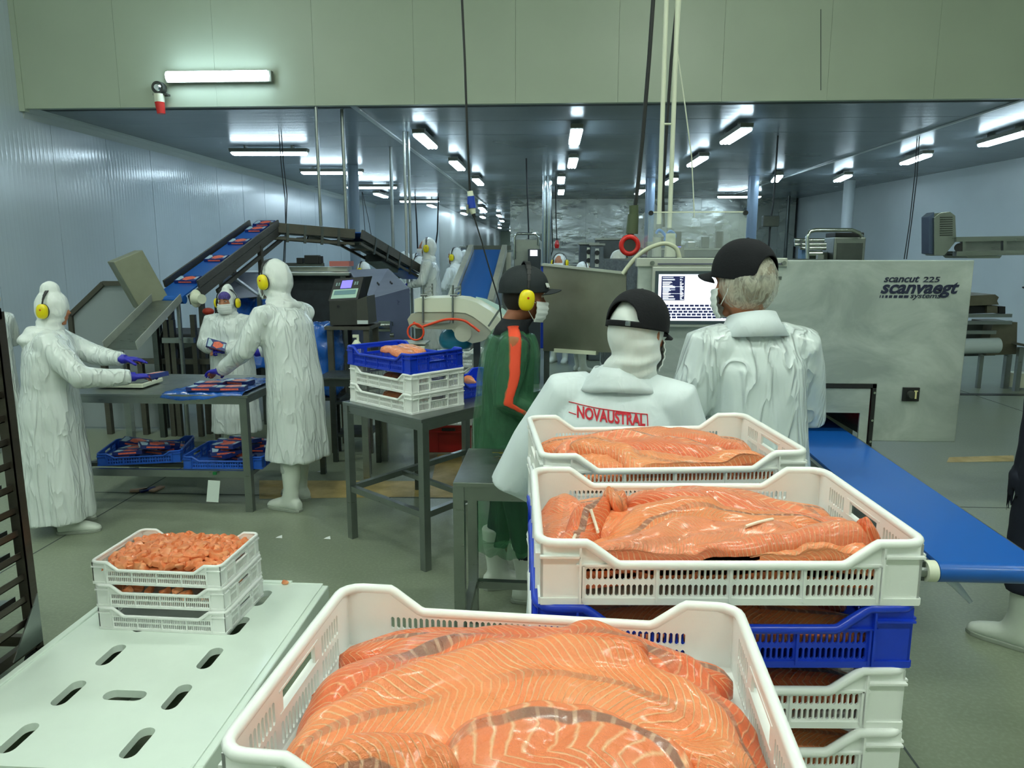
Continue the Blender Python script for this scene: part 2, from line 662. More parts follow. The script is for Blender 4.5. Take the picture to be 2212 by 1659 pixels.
ZL = ZC - .045
g = 'fluorescent ceiling lamps in the low hall'
for px, py, lab in ((582, 331, 'long fluorescent ceiling lamp nearest the left wall, above the tilted belt end'),
                    (717, 373, 'ceiling lamp crossing the hall above the conveyor hump, crossed by a steel post'),
                    (803, 405, 'third ceiling lamp along the left wall, lying across the hall'),
                    (906, 435, 'farthest crosswise ceiling lamp on the left, before the back wall')):
    q = G(px, py, ZL - .07)
    lamp(q.x, q.y, ZL, R(3), lab, g)
for px, py, lab in ((920, 305, 'nearest lamp of the slanting left ceiling row'),
                    (988, 358, 'second lamp of the slanting left ceiling row'),
                    (1033, 393, 'third lamp of the slanting left ceiling row'),
                    (1243, 296, 'nearest lamp of the centre ceiling row, seen end on'),
                    (1237, 352, 'second lamp of the centre ceiling row, seen end on'),
                    (1212, 389, 'third lamp of the centre ceiling row'),
                    (1212, 415, 'farthest small lamp of the centre ceiling row'),
                    (1588, 294, 'nearest lamp of the slanting right ceiling row, right of the hanging pipes'),
                    (1506, 349, 'second lamp of the slanting right ceiling row'),
                    (1448, 392, 'third lamp of the right ceiling row, beside the hanging pipes'),
                    (1382, 415, 'farthest lamp of the right ceiling row, behind the crane cord'),
                    (1041, 451, 'small far ceiling lamp left of the steel room corner'),
                    (1078, 466, 'small far ceiling lamp at the corridor mouth')):
    q = G(px, py, ZL - .07)
    lamp(q.x, q.y, ZL, R(90), lab, g)
for px, py, lab in ((823, 422, 'ceiling lamp lying lengthwise behind the third crosswise lamp'),
                    (978, 463, 'small square-looking lamp before the left back wall')):
    q = G(px, py, ZL - .07)
    lamp(q.x, min(q.y, 26), ZL, R(90), lab, g)
for px, py, rz, lab in ((1678, 386, 78, 'ceiling lamp left of the right-hand steel column'),
                        (1820, 385, 80, 'ceiling lamp above the right-hand steel column'),
                        (1977, 344, 82, 'ceiling lamp with a black cord passing in front, right side'),
                        (1990, 399, 80, 'farthest right ceiling lamp, close to the right wall'),
                        (2168, 300, 86, 'nearest right ceiling lamp, cut by the picture edge'),
                        (1597, 425, 2, 'crosswise lamp before the stainless wall, behind the blue column')):
    q = G(px, py, ZL - .07)
    lamp(q.x, min(q.y, 23.4), ZL, R(rz), lab, g)
for k_, (x_, y_) in enumerate(((-3.6, 31), (-3.1, 34), (-2.5, 38), (-2.2, 43), (-3.3, 48), (-2.6, 29), (-2.9, 54), (-2.2, 57))):  # first, seventh and last are extra lamps, added to brighten the dark corridor
    lamp(x_, y_, ZL, R(90), '%s tiny lamp down the corridor beside the steel room' % ('second', 'third', 'fourth', 'fifth', 'sixth', 'added first', 'added seventh', 'added last')[k_], 'far corridor lamps')
q = V(475, 168, YB - .09)
o = lamp(q.x, q.y, q.z, 0, 'bright fluorescent lamp mounted on the cream bulkhead wall', None, LHB, R(-90))
# lamps of the high hall, over and behind the camera
for x_ in (-4.2, -1.2, 1.8, 4.8, 7.2):
    for y_ in (-1.5, 1.6, 4.8):
        if (x_ == 7.2 and y_ < 4) or (y_ > 4 and x_ in (-1.2, 4.8, 7.2)):
            continue
        lamp(x_, y_, ZH - .05, 0, 'lamp on the high ceiling, %s row, %s the camera' % ({-4.2: 'far left', -1.2: 'left', 1.8: 'middle', 4.8: 'right', 7.2: 'far right'}[x_], {-1.5: 'behind', 1.6: 'just above', 4.8: 'well before'}[y_]), 'lamps on the high ceiling', LHN)
# the siren under the bulkhead lamp
s0 = V(349, 215, YB - .09)
th = thing('wall_socket', 'grey round lamp with white and red plug hanging on the cream bulkhead', 'socket', s0)
MB().cyl(s0 + Vector((0, .0, .12)), s0 + Vector((0, -.08, .12)), .075, .07, 20).build('socket_ring', m_dkgrey, th, 40)
MB().cyl(s0 + Vector((0, -.08, .12)), s0 + Vector((0, -.1, .12)), .045, .03, 16).build('lens', m_chrome, th, 40)
MB().cyl(s0 + Vector((0, -.05, .05)), s0 + Vector((0, -.05, -.04)), .062, .055, 16).build('plug_collar', m_creampl, th, 40)
MB().cyl(s0 + Vector((0, -.05, -.04)), s0 + Vector((.01, -.05, -.17)), .055, .045, 16).build('plug_body', m_red, th, 40)
MB().box(s0 + Vector((0.02, -.03, .045)), (.17, .08, .02)).build('bracket', m_dkgrey, th)
# ---------------------------------------------------------------- crates
m_cratew = M('white_crate_polyethylene', (246, 248, 246), .36, var=.03, vscale=5, coat=.15, bump=.02, bscale=120)
m_crateb = M('blue_crate_polyethylene', (20, 60, 200), .36, var=.12, vscale=5, coat=.15, bump=.02, bscale=120)
m_crateb2 = M('light_blue_crate_polyethylene', (40, 96, 200), .4, var=.12, vscale=5)
m_crater = M('dark_red_crate', (158, 26, 24), .4, var=.1)
CW, CD, CH = .60, .40, .106


def slot_panel(mb, O, ex, n, W, z0, z1, th, groups):
    """upright sheet with rounded slots; groups = [(x0, x1, count, z0, z1, rel)]"""
    O, ex, n, ez = Vector(O), Vector(ex), Vector(n), Vector((0, 0, 1))

    def P(x, z, b=0.0):
        return O + ex * x + ez * z - n * (th * b)

    def quad(x0, x1, a, b):
        vs = [P(x0, a), P(x1, a), P(x1, b), P(x0, b), P(x0, a, 1), P(x1, a, 1), P(x1, b, 1), P(x0, b, 1)]
        mb.add(vs, [(0, 1, 2, 3), (7, 6, 5, 4), (0, 4, 5, 1), (3, 2, 6, 7), (0, 3, 7, 4), (1, 5, 6, 2)])
    cur = 0.0
    for (x0, x1, cnt, rows) in groups:
        if x0 > cur:
            quad(cur, x0, z0, z1)
        cur = x1
        zz = z0
        for (a, b) in rows:
            if a > zz:
                quad(x0, x1, zz, a)
            zz = b
            pw = (x1 - x0) / cnt
            sl = .66 if cnt > 1 else .97
            for k in range(cnt):
                cx0, cx1 = x0 + k * pw, x0 + (k + 1) * pw
                h0, h1 = cx0 + pw * (1 - sl) / 2, cx1 - pw * (1 - sl) / 2
                r = min((h1 - h0) * .38, .006)
                g0, g1 = a + .0015, b - .0015
                out = [P(cx0, a), P(cx1, a), P(cx1, b), P(cx0, b)]
                inn = [(h0 + r, g0), (h1 - r, g0), (h1, g0 + r), (h1, g1 - r), (h1 - r, g1), (h0 + r, g1), (h0, g1 - r), (h0, g0 + r)]
                vs = out + [P(x, z) for x, z in inn]
                vs += [P(cx0, a, 1), P(cx1, a, 1), P(cx1, b, 1), P(cx0, b, 1)] + [P(x, z, 1) for x, z in inn]
                f = [(0, 1, 5, 4), (1, 6, 5), (1, 2, 7, 6), (2, 8, 7), (2, 3, 9, 8), (3, 10, 9), (3, 0, 11, 10), (0, 4, 11)]
                fs = f + [tuple(i + 12 for i in q)[::-1] for q in f]
                fs += [(4 + i, 4 + (i + 1) % 8, 16 + (i + 1) % 8, 16 + i) for i in range(8)]
                mb.add(vs, fs)
        if zz < z1:
            quad(x0, x1, zz, z1)
    if cur < W:
        quad(cur, W, z0, z1)


def crate_meshes(lo=False, tint=None, W=CW, D=CD, H=CH, NZ=.066):
    th = .004
    ns = 6 if lo else 12
    hx, hy = W / 2 - .008, D / 2 - .008
    c0 = .072                                # plain corner length
    # long side
    L = MB()
    lw = 2 * hx
    sx0, sx1 = .066, lw - .066
    seg = (sx1 - sx0) / 4
    rows = [(.013, .035), (.039, .061)]
    slot_panel(L, (-hx, -hy, 0), (1, 0, 0), (0, -1, 0), lw, .006, NZ, th, [(sx0 + k * seg + .003, sx0 + (k + 1) * seg - .003, ns, rows) for k in range(4)])
    for s0 in (0, 1):
        pts = [(0, NZ), (c0 + .048, NZ), (c0, H - .006), (0, H - .006)] if s0 == 0 else [(lw, NZ), (lw, H - .006), (lw - c0, H - .006), (lw - c0 - .048, NZ)]
        L.prism(pts, th, Matrix(((1, 0, 0, -hx), (0, 0, 1, -hy), (0, 1, 0, 0), (0, 0, 0, 1))))
    yo = -hy - .0035
    L.box((0, yo + .001, NZ), (lw - .11, .005, .0035)).box((0, yo + .0022, .0065), (lw, .0035, .011))
    for k in range(5):
        L.box((-hx + sx0 + k * seg, yo + .001, NZ / 2 + .003), (.0035, .005, NZ - .006))
    for s in (-1, 1):
        L.box((s * (hx - .030), yo, H - .026), (.062, .008, .0035))
        L.box((s * (hx - .061), yo, H / 2), (.0035, .008, H - .01))
    long_ = L.mesh('long_side', m_cratew)
    # short side
    S = MB()
    sw_ = 2 * hy
    r1 = [(.013, .048), (.052, .085)]
    r2 = [(.013, .046)]
    hg = .062
    slot_panel(S, (-hx, hy, 0), (0, -1, 0), (-1, 0, 0), sw_, .006, H - .006, th,
               [(.05, .118, 7 if not lo else 4, r1), (sw_ / 2 - hg, sw_ / 2 + hg, 12 if not lo else 6, r2), (sw_ - .118, sw_ - .05, 7 if not lo else 4, r1)])
    # hand hole: cut by rebuilding the band above the short slots
    S2 = MB()
    keep_f = []
    zc0, zc1 = .056, .086
    for f in S.f:
        ys = [S.v[i][1] for i in f]
        zs = [S.v[i][2] for i in f]
        if min(zs) >= .0459 and max(abs(y_) for y_ in ys) <= hg + 1e-4 and min(zs) < .05 + .05:
            continue
        keep_f.append(f)
    S.f = keep_f
    S.box((-hx + th / 2, 0, (.046 + zc0) / 2), (th, 2 * hg, zc0 - .046)).box((-hx + th / 2, 0, (zc1 + H - .006) / 2), (th, 2 * hg, H - .006 - zc1))
    for s in (-1, 1):
        S.box((-hx + th / 2, s * (hg - .005), (zc0 + zc1) / 2), (th, .01, zc1 - zc0))
    S.box((-hx - .001, 0, zc0), (.012, 2 * hg, .003)).box((-hx - .001, 0, zc1), (.012, 2 * hg, .003))
    xo = -hx - .0035
    S.box((xo + .0022, 0, .0065), (.0035, sw_, .011))
    for y_ in (-hy + .045, hy - .045, -hg - .004, hg + .004):
        S.box((xo, y_, H / 2), (.007, .0035, H - .012))
    S.box((xo, 0, H - .026), (.008, sw_ - .01, .0035))
    short_ = S.mesh('short_side', m_cratew)
    # rim: follows the notched outline, rounded corners
    rr = .028
    hx2, hy2 = W / 2 - .006, D / 2 - .006
    zt = H - .005
    pts = []

    def corner(cx, cy, a0):
        for k in range(5):
            a = R(a0 + k * 22.5)
            pts.append((cx + rr * math.cos(a), cy + rr * math.sin(a), zt))
    for sy, a0 in ((-1, 180), (1, 0)):
        pass
    corner(-hx2 + rr, -hy2 + rr, 180)
    pts += [(-hx2 + c0, -hy2, zt), (-hx2 + c0 + .006, -hy2, zt - .004), (-hx2 + c0 + .044, -hy2, NZ + .003), (-hx2 + c0 + .052, -hy2, NZ)]
    pts += [(0, -hy2, NZ)]
    pts += [(hx2 - c0 - .052, -hy2, NZ), (hx2 - c0 - .044, -hy2, NZ + .003), (hx2 - c0 - .006, -hy2, zt - .004), (hx2 - c0, -hy2, zt)]
    corner(hx2 - rr, -hy2 + rr, 270)
    corner(hx2 - rr, hy2 - rr, 0)
    pts += [(hx2 - c0, hy2, zt), (hx2 - c0 - .006, hy2, zt - .004), (hx2 - c0 - .044, hy2, NZ + .003), (hx2 - c0 - .052, hy2, NZ)]
    pts += [(0, hy2, NZ)]
    pts += [(-hx2 + c0 + .052, hy2, NZ), (-hx2 + c0 + .044, hy2, NZ + .003), (-hx2 + c0 + .006, hy2, zt - .004), (-hx2 + c0, hy2, zt)]
    corner(-hx2 + rr, hy2 - rr, 90)
    Rm = MB()
    Rm.tube(pts, .0078, 8 if not lo else 5, closed=True)
    rim = Rm.mesh('rim', m_cratew, 60)
    # base with drain holes near the corners, and feet
    B = MB()
    B.box((0, 0, .008), (2 * hx - .07, 2 * hy, .004))
    for s in (-1, 1):
        slot_panel(B, (0, 0, 0), (1, 0, 0), (0, -1, 0), .001, 0, .001, .001, [])
        nseg = 12
        cx = s * (hx - .0175)
        for yy, hole in ((-hy + .03, 1), (0, 0), (hy - .03, 1)):
            if hole:
                x0, x1, y0_, y1_ = cx - .0175, cx + .0175, yy - .03, yy + .03
                sq = [(x0, y0_), (x1, y0_), (x1, y1_), (x0, y1_)]
                ci = [(cx + .009 * math.cos(2 * PI * (k + .5) / 8 - PI * .75), yy + .009 * math.sin(2 * PI * (k + .5) / 8 - PI * .75)) for k in range(8)]
                vs = [(x, y_, .01) for x, y_ in sq + ci] + [(x, y_, .006) for x, y_ in sq + ci]
                f = [(0, 1, 5, 4), (1, 6, 5), (1, 2, 7, 6), (2, 8, 7), (2, 3, 9, 8), (3, 10, 9), (3, 0, 11, 10), (0, 4, 11)]
                B.add(vs, f + [tuple(i + 12 for i in q)[::-1] for q in f] + [(4 + i, 4 + (i + 1) % 8, 16 + (i + 1) % 8, 16 + i) for i in range(8)])
            else:
                B.box((cx, 0, .008), (.035, 2 * hy - .12, .004))
    B.box((0, 0, .003), (2 * hx - .16, 2 * hy - .05, .006))
    base = B.mesh('base', m_cratew)
    return long_, short_, rim, base


CM = crate_meshes()
CML = crate_meshes(lo=True)


def crate(x, y, z, rz, label, colour='white', group=None, ms=None, mat_=None, sc=None):
    ms = ms or CM
    o = thing('fish_crate', label, 'crate', (x, y, z), rz, group)
    m_ = mat_ or {'white': None, 'blue': m_crateb}[colour]
    inst(ms[0], 'long_side', o, mat=m_)
    inst(ms[0], 'long_side', o, rot=(0, 0, PI), mat=m_)
    inst(ms[1], 'short_side', o, mat=m_)
    inst(ms[1], 'short_side', o, rot=(0, 0, PI), mat=m_)
    inst(ms[2], 'rim', o, mat=m_)
    inst(ms[3], 'base', o, mat=m_)
    if sc:
        o.scale = sc
    return o


# ---------------------------------------------------------------- salmon
def salmon_mat(name, base, line, band_amt, seed, voff=0.0, freq=96.0, zig=6.2, bandw=.05, sqfreq=62.0):
    t = NT(name)
    uvn = t.n('ShaderNodeUVMap')
    uvn.uv_map = 'uv'
    sx = t.n('ShaderNodeSeparateXYZ')
    t.l(uvn.outputs[0], sx.inputs[0])
    u, v = sx.outputs[0], sx.outputs[1]
    oi = t.n('ShaderNodeObjectInfo')
    rn = oi.outputs['Random']
    base_uv = t.n('ShaderNodeCombineXYZ')
    t.l(u, base_uv.inputs[0])
    t.l(t.math('MULTIPLY', v, .07), base_uv.inputs[1])
    t.l(t.math('MULTIPLY', rn, 9.0), base_uv.inputs[2])
    bv = base_uv.outputs[0]
    wob = t.noise(11, 2, bv)
    wob2 = t.noise(45, 2, bv)
    v0 = t.math('ADD', t.math('SUBTRACT', v, voff), t.math('MULTIPLY', t.math('SUBTRACT', t.noise(5, 1, bv), .5), .3))
    a = t.math('ABSOLUTE', v0)
    # chevrons: apex on the backbone line, a second fold towards the belly
    z1 = t.math('MULTIPLY', a, zig)
    z2 = t.math('MULTIPLY', t.math('MAXIMUM', t.math('SUBTRACT', t.math('MULTIPLY', v0, -1), .62), 0), -9.0)
    z3 = t.math('MULTIPLY', t.math('MAXIMUM', t.math('SUBTRACT', .16, a), 0), 3.0)
    ph = t.math('MULTIPLY', u, freq)
    for q in (z1, z2, z3, t.math('MULTIPLY', wob, 2.2), t.math('MULTIPLY', wob2, .35)):
        ph = t.math('ADD', ph, q)
    fr = t.math('PINGPONG', ph, .5)
    lw_ = t.mr(wob2, .3, .7, .10, .22)
    ln = t.math('SUBTRACT', 1, t.math('DIVIDE', fr, lw_), clamp=True)
    ln = t.math('MULTIPLY', t.math('MULTIPLY', ln, t.mr(t.noise(16, 3, bv), .28, .6, .35, 1.0)), .95)
    nz = t.noise(24, 5, bv)
    nb = t.noise(7, 3, bv)
    dark = tuple(x * y_ for x, y_ in zip(base, (.92, .66, .55)))
    lite = tuple(min(1, x * y_) for x, y_ in zip(base, (1.03, 1.25, 1.35)))
    c = t.mix(t.mr(nz, .3, .7), tuple(x * y_ for x, y_ in zip(base, (.98, .86, .8))), base)
    c = t.mix(t.mr(nb, .42, .68, 0, .55), c, lite)
    # edges of the fillet are a deeper red
    c = t.mix(t.mr(a, .72, 1.0, 0, .75), c, dark)
    c = t.mix(ln, c, line)
    # grey-brown strip along the backbone, broken into squares
    bw = t.math('ADD', bandw, t.math('MULTIPLY', t.noise(9, 2, bv), .1))
    band = t.mr(t.math('SUBTRACT', bw, a), -.02, .015, 0, 1)
    bon = t.mr(t.noise(4.2, 1, bv), .40, .52, 0, 1)
    sq = t.math('PINGPONG', t.math('MULTIPLY', u, sqfreq), .5)
    sqm = t.mr(sq, .08, .16, 1, 0)
    bc = t.mix(sqm, lin((158, 96, 74)), lin((226, 180, 150)))
    bc = t.mix(t.mr(nz, .35, .7), bc, lin((150, 110, 92)))
    amt = t.math('MULTIPLY', t.math('MULTIPLY', band, bon), band_amt)
    c = t.mix(amt, c, bc)
    t.l(c, t.b.inputs['Base Color'])
    t.b.inputs['Roughness'].default_value = .34
    t.l(t.mr(nz, .35, .65, .26, .46), t.b.inputs['Roughness'])
    t.b.inputs['Coat Weight'].default_value = .4
    t.b.inputs['Coat Roughness'].default_value = .16
    t.b.inputs['Specular IOR Level'].default_value = .5
    t.b.inputs['Subsurface Weight'].default_value = .12
    t.b.inputs['Subsurface Radius'].default_value = (1, .35, .2)
    t.b.inputs['Subsurface Scale'].default_value = .006
    h = t.math('ADD', t.math('MULTIPLY', ln, .5), t.math('MULTIPLY', t.noise(90, 5, bv, .65), 1.6))
    b1 = t.bump(h, .8, .003)
    b2 = t.bump(t.noise(22, 5, bv, .6), .7, .008, b1)
    t.l(b2, t.b.inputs['Normal'])
    return t.m


SB = lin((240, 138, 84))
SL = lin((250, 196, 150))
m_salmon = salmon_mat('salmon_flesh', SB, SL, .9, 1)
m_salmon_s = salmon_mat('salmon_flesh_squares', lin((238, 136, 88)), lin((252, 204, 160)), 1.0, 4, .62, 50.0, 1.6, .05, 60.0)
m_salmon_b = salmon_mat('salmon_flesh_dorsal', lin((238, 134, 90)), lin((252, 202, 160)), 1.0, 5, .62, 62.0, 2.2, .10, 55.0)
m_salmon_f = salmon_mat('salmon_flesh_fine', lin((240, 140, 96)), lin((250, 192, 148)), .25, 6, .25, 130.0, 8.5)
m_salmon_r = salmon_mat('salmon_flesh_red', lin((234, 116, 66)), lin((250, 188, 142)), 1.0, 2, .1, 92.0, 4.5, .13)
m_salmon_p = salmon_mat('salmon_flesh_pale', lin((244, 144, 90)), lin((255, 206, 158)), .5, 3)


import numpy as np


class HF:
    def __init__(s, fn):
        s.nx, s.ny = 125, 85
        s.h = np.array([[fn(-.3 + .6 * i / (s.nx - 1), -.2 + .4 * j / (s.ny - 1)) for j in range(s.ny)] for i in range(s.nx)])

    def blur(s, n=3):
        h = s.h
        for _ in range(n):
            p_ = np.pad(h, 1, mode='edge')
            h = (p_[:-2, 1:-1] + p_[2:, 1:-1] + p_[1:-1, :-2] + p_[1:-1, 2:] + 2 * p_[1:-1, 1:-1]) / 6
        return h

    @staticmethod
    def get(h, x, y_):
        fx = min(max((x + .3) / .6 * (h.shape[0] - 1), 0), h.shape[0] - 1.001)
        fy_ = min(max((y_ + .2) / .4 * (h.shape[1] - 1), 0), h.shape[1] - 1.001)
        i, j = int(fx), int(fy_)
        a, b = fx - i, fy_ - j
        return h[i, j] * (1 - a) * (1 - b) + h[i + 1, j] * a * (1 - b) + h[i, j + 1] * (1 - a) * b + h[i + 1, j + 1] * a * b

    def raise_(s, pts):
        for x, y_, z in pts:
            i = int(round((x + .3) / .6 * (s.nx - 1)))
            j = int(round((y_ + .2) / .4 * (s.ny - 1)))
            for a in (-1, 0, 1):
                for b in (-1, 0, 1):
                    if 0 <= i + a < s.nx and 0 <= j + b < s.ny and z > s.h[i + a, j + b]:
                        s.h[i + a, j + b] = z


def fillet(crate_o, path, wid, T, zb, label, m_=None, group=None, tilt=0.0, nu=96, nv=26, lift=None, seed=0, flare=0):
    """path: centre line in crate coordinates; wid: half widths along it; zb(x,y): height it lies on"""
    P = smooth_path([(p[0], p[1], 0) for p in path], 24)
    # arc length resample
    d = [0]
    for a, b in zip(P[:-1], P[1:]):
        d.append(d[-1] + (b - a).length)
    Lt = d[-1]

    def at(s):
        s = min(max(s, 0), Lt)
        k = 0
        while k < len(d) - 2 and d[k + 1] < s:
            k += 1
        f = (s - d[k]) / max(1e-9, d[k + 1] - d[k])
        return P[k].lerp(P[k + 1], f), (P[k + 1] - P[k]).normalized()

    def wat(f):
        x = f * (len(wid) - 1)
        k = min(int(x), len(wid) - 2)
        q = x - k
        q = q * q * (3 - 2 * q)
        return wid[k] * (1 - q) + wid[k + 1] * q
    hf = zb if isinstance(zb, HF) else None
    if hf is not None:
        hb = hf.blur(5)
        zb = lambda x, y_: HF.get(hb, x, y_)
    mb = MB()
    uv = []
    top, bot = [], []
    for j in range(nv + 1):
        v = -1 + 2 * j / nv
        v = math.copysign(abs(v) ** .85, v)
        for i in range(nu + 1):
            f = i / nu
            c, tg = at(f * Lt)
            nrm = Vector((-tg.y, tg.x, 0))
            wd = wat(f) * 1.1
            e = min(1, f / .10, (1 - f) / .07)
            e = math.sqrt(max(0, 1 - (1 - e) ** 2))
            nn = noise.noise(Vector((f * 5 + seed * 7.3, v * 1.3, seed)))
            n2 = noise.noise(Vector((f * 16 + seed * 3.1, v * 2.5, seed + 5)))
            off = v * wd * (.25 + .75 * e) * (1 + .07 * noise.noise(Vector((f * 7, seed * 2.2 + (v > 0), 1))))
            x, y_ = c.x + nrm.x * off, c.y + nrm.y * off
            x = max(-.284, min(.284, x))
            y_ = max(-.184, min(.184, y_))
            prof = max(0, 1 - abs(v) ** 3.4) ** .8
            lf = lift(f, v) if lift else 0
            zt = zb(x, y_) + T * .8 * prof * (.35 + .65 * e) + tilt * v * wd + .006 * nn + .0022 * n2 + lf - .004 * (1 - prof)
            top.append((x, y_, zt))
            bot.append((x, y_, zb(x, y_) + tilt * v * wd + lf - .008 + .006 * nn - .002 * (1 - prof)))
            uv.append((f * Lt, v))
    if hf is not None:
        hf.raise_(top)
    N = (nu + 1) * (nv + 1)
    fs = []
    for j in range(nv):
        for i in range(nu):
            a = j * (nu + 1) + i
            fs.append((a, a + 1, a + nu + 2, a + nu + 1))
    edge = [i for i in range(nu + 1)] + [(j + 1) * (nu + 1) + nu for j in range(nv)] + [nv * (nu + 1) + i for i in range(nu - 1, -1, -1)] + [j * (nu + 1) for j in range(nv - 1, 0, -1)]
    allf = fs + [tuple(i + N for i in f)[::-1] for f in fs]
    for k in range(len(edge)):
        a, b = edge[k], edge[(k + 1) % len(edge)]
        allf.append((b, a, a + N, b + N))
    mb.add(top + bot, allf)
    me = mb.mesh('salmon_fillet', m_ or m_salmon, 180, recalc=False)
    uvl = me.uv_layers.new(name='uv')
    li = [0.0] * (2 * len(me.loops))
    for k, lp in enumerate(me.loops):
        a = uv[lp.vertex_index % N]
        li[2 * k], li[2 * k + 1] = a
    uvl.data.foreach_set('uv', li)
    o = bpy.data.objects.new('salmon_fillet', me)
    col.objects.link(o)
    o.location = crate_o.location
    o.rotation_euler = crate_o.rotation_euler
    tag(o, label, 'fish', group)
    return o


def scrap(crate_o, pts, r, label, z, m_=None, flat=.5, group=None):
    """small folded flap or strip of flesh"""
    mb = MB()
    P = smooth_path(pts, 6)
    n = len(P)
    mb.tube(P, [r * (.35 + .65 * math.sin(PI * (i + .6) / (n + .2))) for i in range(n)], 12)
    me = mb.mesh('flap', m_ or m_salmon, 180)
    zc = sum(p[2] for p in pts) / len(pts)
    for v_ in me.vertices:
        v_.co.z = zc + (v_.co.z - zc) * flat
        v_.co += Vector((noise.noise(v_.co * 30), noise.noise(v_.co * 30 + Vector((9, 0, 0))), noise.noise(v_.co * 30 + Vector((0, 9, 0))))) * .006
    uvl = me.uv_layers.new(name='uv')
    for lp in me.loops:
        c = me.vertices[lp.vertex_index].co
        uvl.data[lp.index].uv = (c.x * .7, c.y * 9)
    o = bpy.data.objects.new('salmon_piece', me)
    col.objects.link(o)
    o.location = crate_o.location
    o.rotation_euler = crate_o.rotation_euler
    tag(o, label, 'fish', group)
    return o


# positions of the three stacks (crate centres)
# middle stack: near rim corners seen at (1158,1166) and (2016,1166)
HS = 1.35
cA = G(1158, 1170, HS)
cB = G(2014, 1172, HS)
dv = (cB - cA)
az = math.atan2(dv.y, dv.x)
print('mid crate width', dv.length, 'az', math.degrees(az))
ex = Vector((math.cos(az), math.sin(az), 0))
ey = Vector((-math.sin(az), math.cos(az), 0))
c_mid = (cA + cB) / 2 + ey * .2
# back stack
bA = G(1157, 984, HS)
bB = G(1762, 975, HS)
print('back crate width', (bB - bA).length, math.degrees(math.atan2((bB - bA).y, (bB - bA).x)))
az2 = math.atan2((bB - bA).y, (bB - bA).x)
ey2 = Vector((-math.sin(az2), math.cos(az2), 0))
c_back = (bA + bB) / 2 + ey2 * .2
# front crate: near-left corner (492,1630), far-left (745,1262), far-right (1590,1300)
FS = 1.278
fA = G(742, 1258, FS)
fB = G(1598, 1303, FS)
fC = G(494, 1632, FS)
print('front crate width', (fB - fA).length, 'depth', (fC - fA).length, math.degrees(math.atan2((fB - fA).y, (fB - fA).x)), fA, fB, fC)
az3 = math.atan2((fB - fA).y, (fB - fA).x)
ey3 = Vector((-math.sin(az3), math.cos(az3), 0))
c_front = (fA + fB) / 2 - ey3 * .2


def stack(c, az_, ztop, n, labels, cols):
    out = []
    for k in range(n):
        z = ztop - CH * (k + 1)
        if k < len(labels):
            o = crate(c.x, c.y, z, az_, labels[k], cols[k], 'stacked fish crates beside the belt')
        else:
            break
        out.append(o)
    return out


dj = [(0, 0), (-.004, .002), (-.006, .004), (-.005, .0), (-.008, .003), (-.004, 0)]
mid = []
labs = [('white crate heaped with salmon fillets on top of the middle stack', 'white'),
        ('blue crate of salmon fillets directly under the top white crate of the middle stack', 'blue'),
        ('white crate of salmon fillets just below the blue crate of the middle stack', 'white'),
        ('second white crate below the blue crate of the middle stack', 'white'),
        ('third white crate below the blue crate, at the bottom edge of the photo', 'white')]
for k, (lb, cl) in enumerate(labs):
    mid.append(crate(c_mid.x + dj[k][0], c_mid.y + dj[k][1], HS - CH * (k + 1), az + R((0, .15, -.2, .1, 0)[k]), lb, cl, 'middle crate stack'))
back = []
for k in range(4):
    lb = ['white crate of salmon fillets on top of the rear stack, behind the middle stack',
          'white crate hidden below the top crate of the rear stack', 'blue crate lower in the rear stack', 'lowest crate of the rear stack above its trolley'][k]
    back.append(crate(c_back.x, c_back.y, HS - CH * (k + 1), az2, lb, 'blue' if k == 2 else 'white', 'rear crate stack'))
front = []
for k in range(5):
    lb = ['large white crate full of salmon fillets in the near foreground', 'white crate right under the foreground salmon crate',
          'second crate under the foreground salmon crate', 'third crate under the foreground salmon crate', 'lowest crate under the foreground salmon crate'][k]
    front.append(crate(c_front.x, c_front.y, FS - CH * (k + 1), az3, lb, 'white', 'foreground crate stack'))
# low steel trolleys that carry the stacks
for c, az_, zt, nm in ((c_mid, az, HS - 5 * CH, 'steel frame stand under the middle crate stack'), (c_back, az2, HS - 4 * CH, 'steel frame stand under the rear crate stack'),
                       (c_front, az3, FS - 5 * CH, 'steel frame stand under the foreground crate stack')):
    o = thing('crate_stand', nm, 'stand', (c.x, c.y, 0), az_)
    MB().box((0, 0, zt - .012), (.56, .36, .024)).build('top', m_steel, o, world=False)
    for sx_ in (-1, 1):
        for sy_ in (-1, 1):
            MB().box((sx_ * .255, sy_ * .155, (zt - .024) / 2), (.035, .035, zt - .024)).build('leg', m_steel, o, world=False)
    for sy_ in (-1, 1):
        MB().bar((-.24, sy_ * .155, .15), (.24, sy_ * .155, .15), .03, .03).build('rail', m_steel, o, world=False)


def mound(h0, h1, sx_=.30, sy_=.2, p=2.0):
    def f(x, y_):
        a = max(0, 1 - abs(x / sx_) ** 2.4)
        b = max(0, 1 - abs(y_ / sy_) ** 2.6)
        return h0 + (h1 - h0) * a * (.45 + .55 * b)
    return f


def pxpath(cr, pts, z, flip=False):
    """centre line seen in the photo, moved to crate coordinates"""
    inv = wm(cr).inverted()
    out = []
    for x, y_ in pts:
        q_ = inv @ G(x, y_, cr.location.z + z)
        out.append((max(-.28, min(.28, q_.x)), max(-.19, min(.19, q_.y))))
    return out[::-1] if flip else out


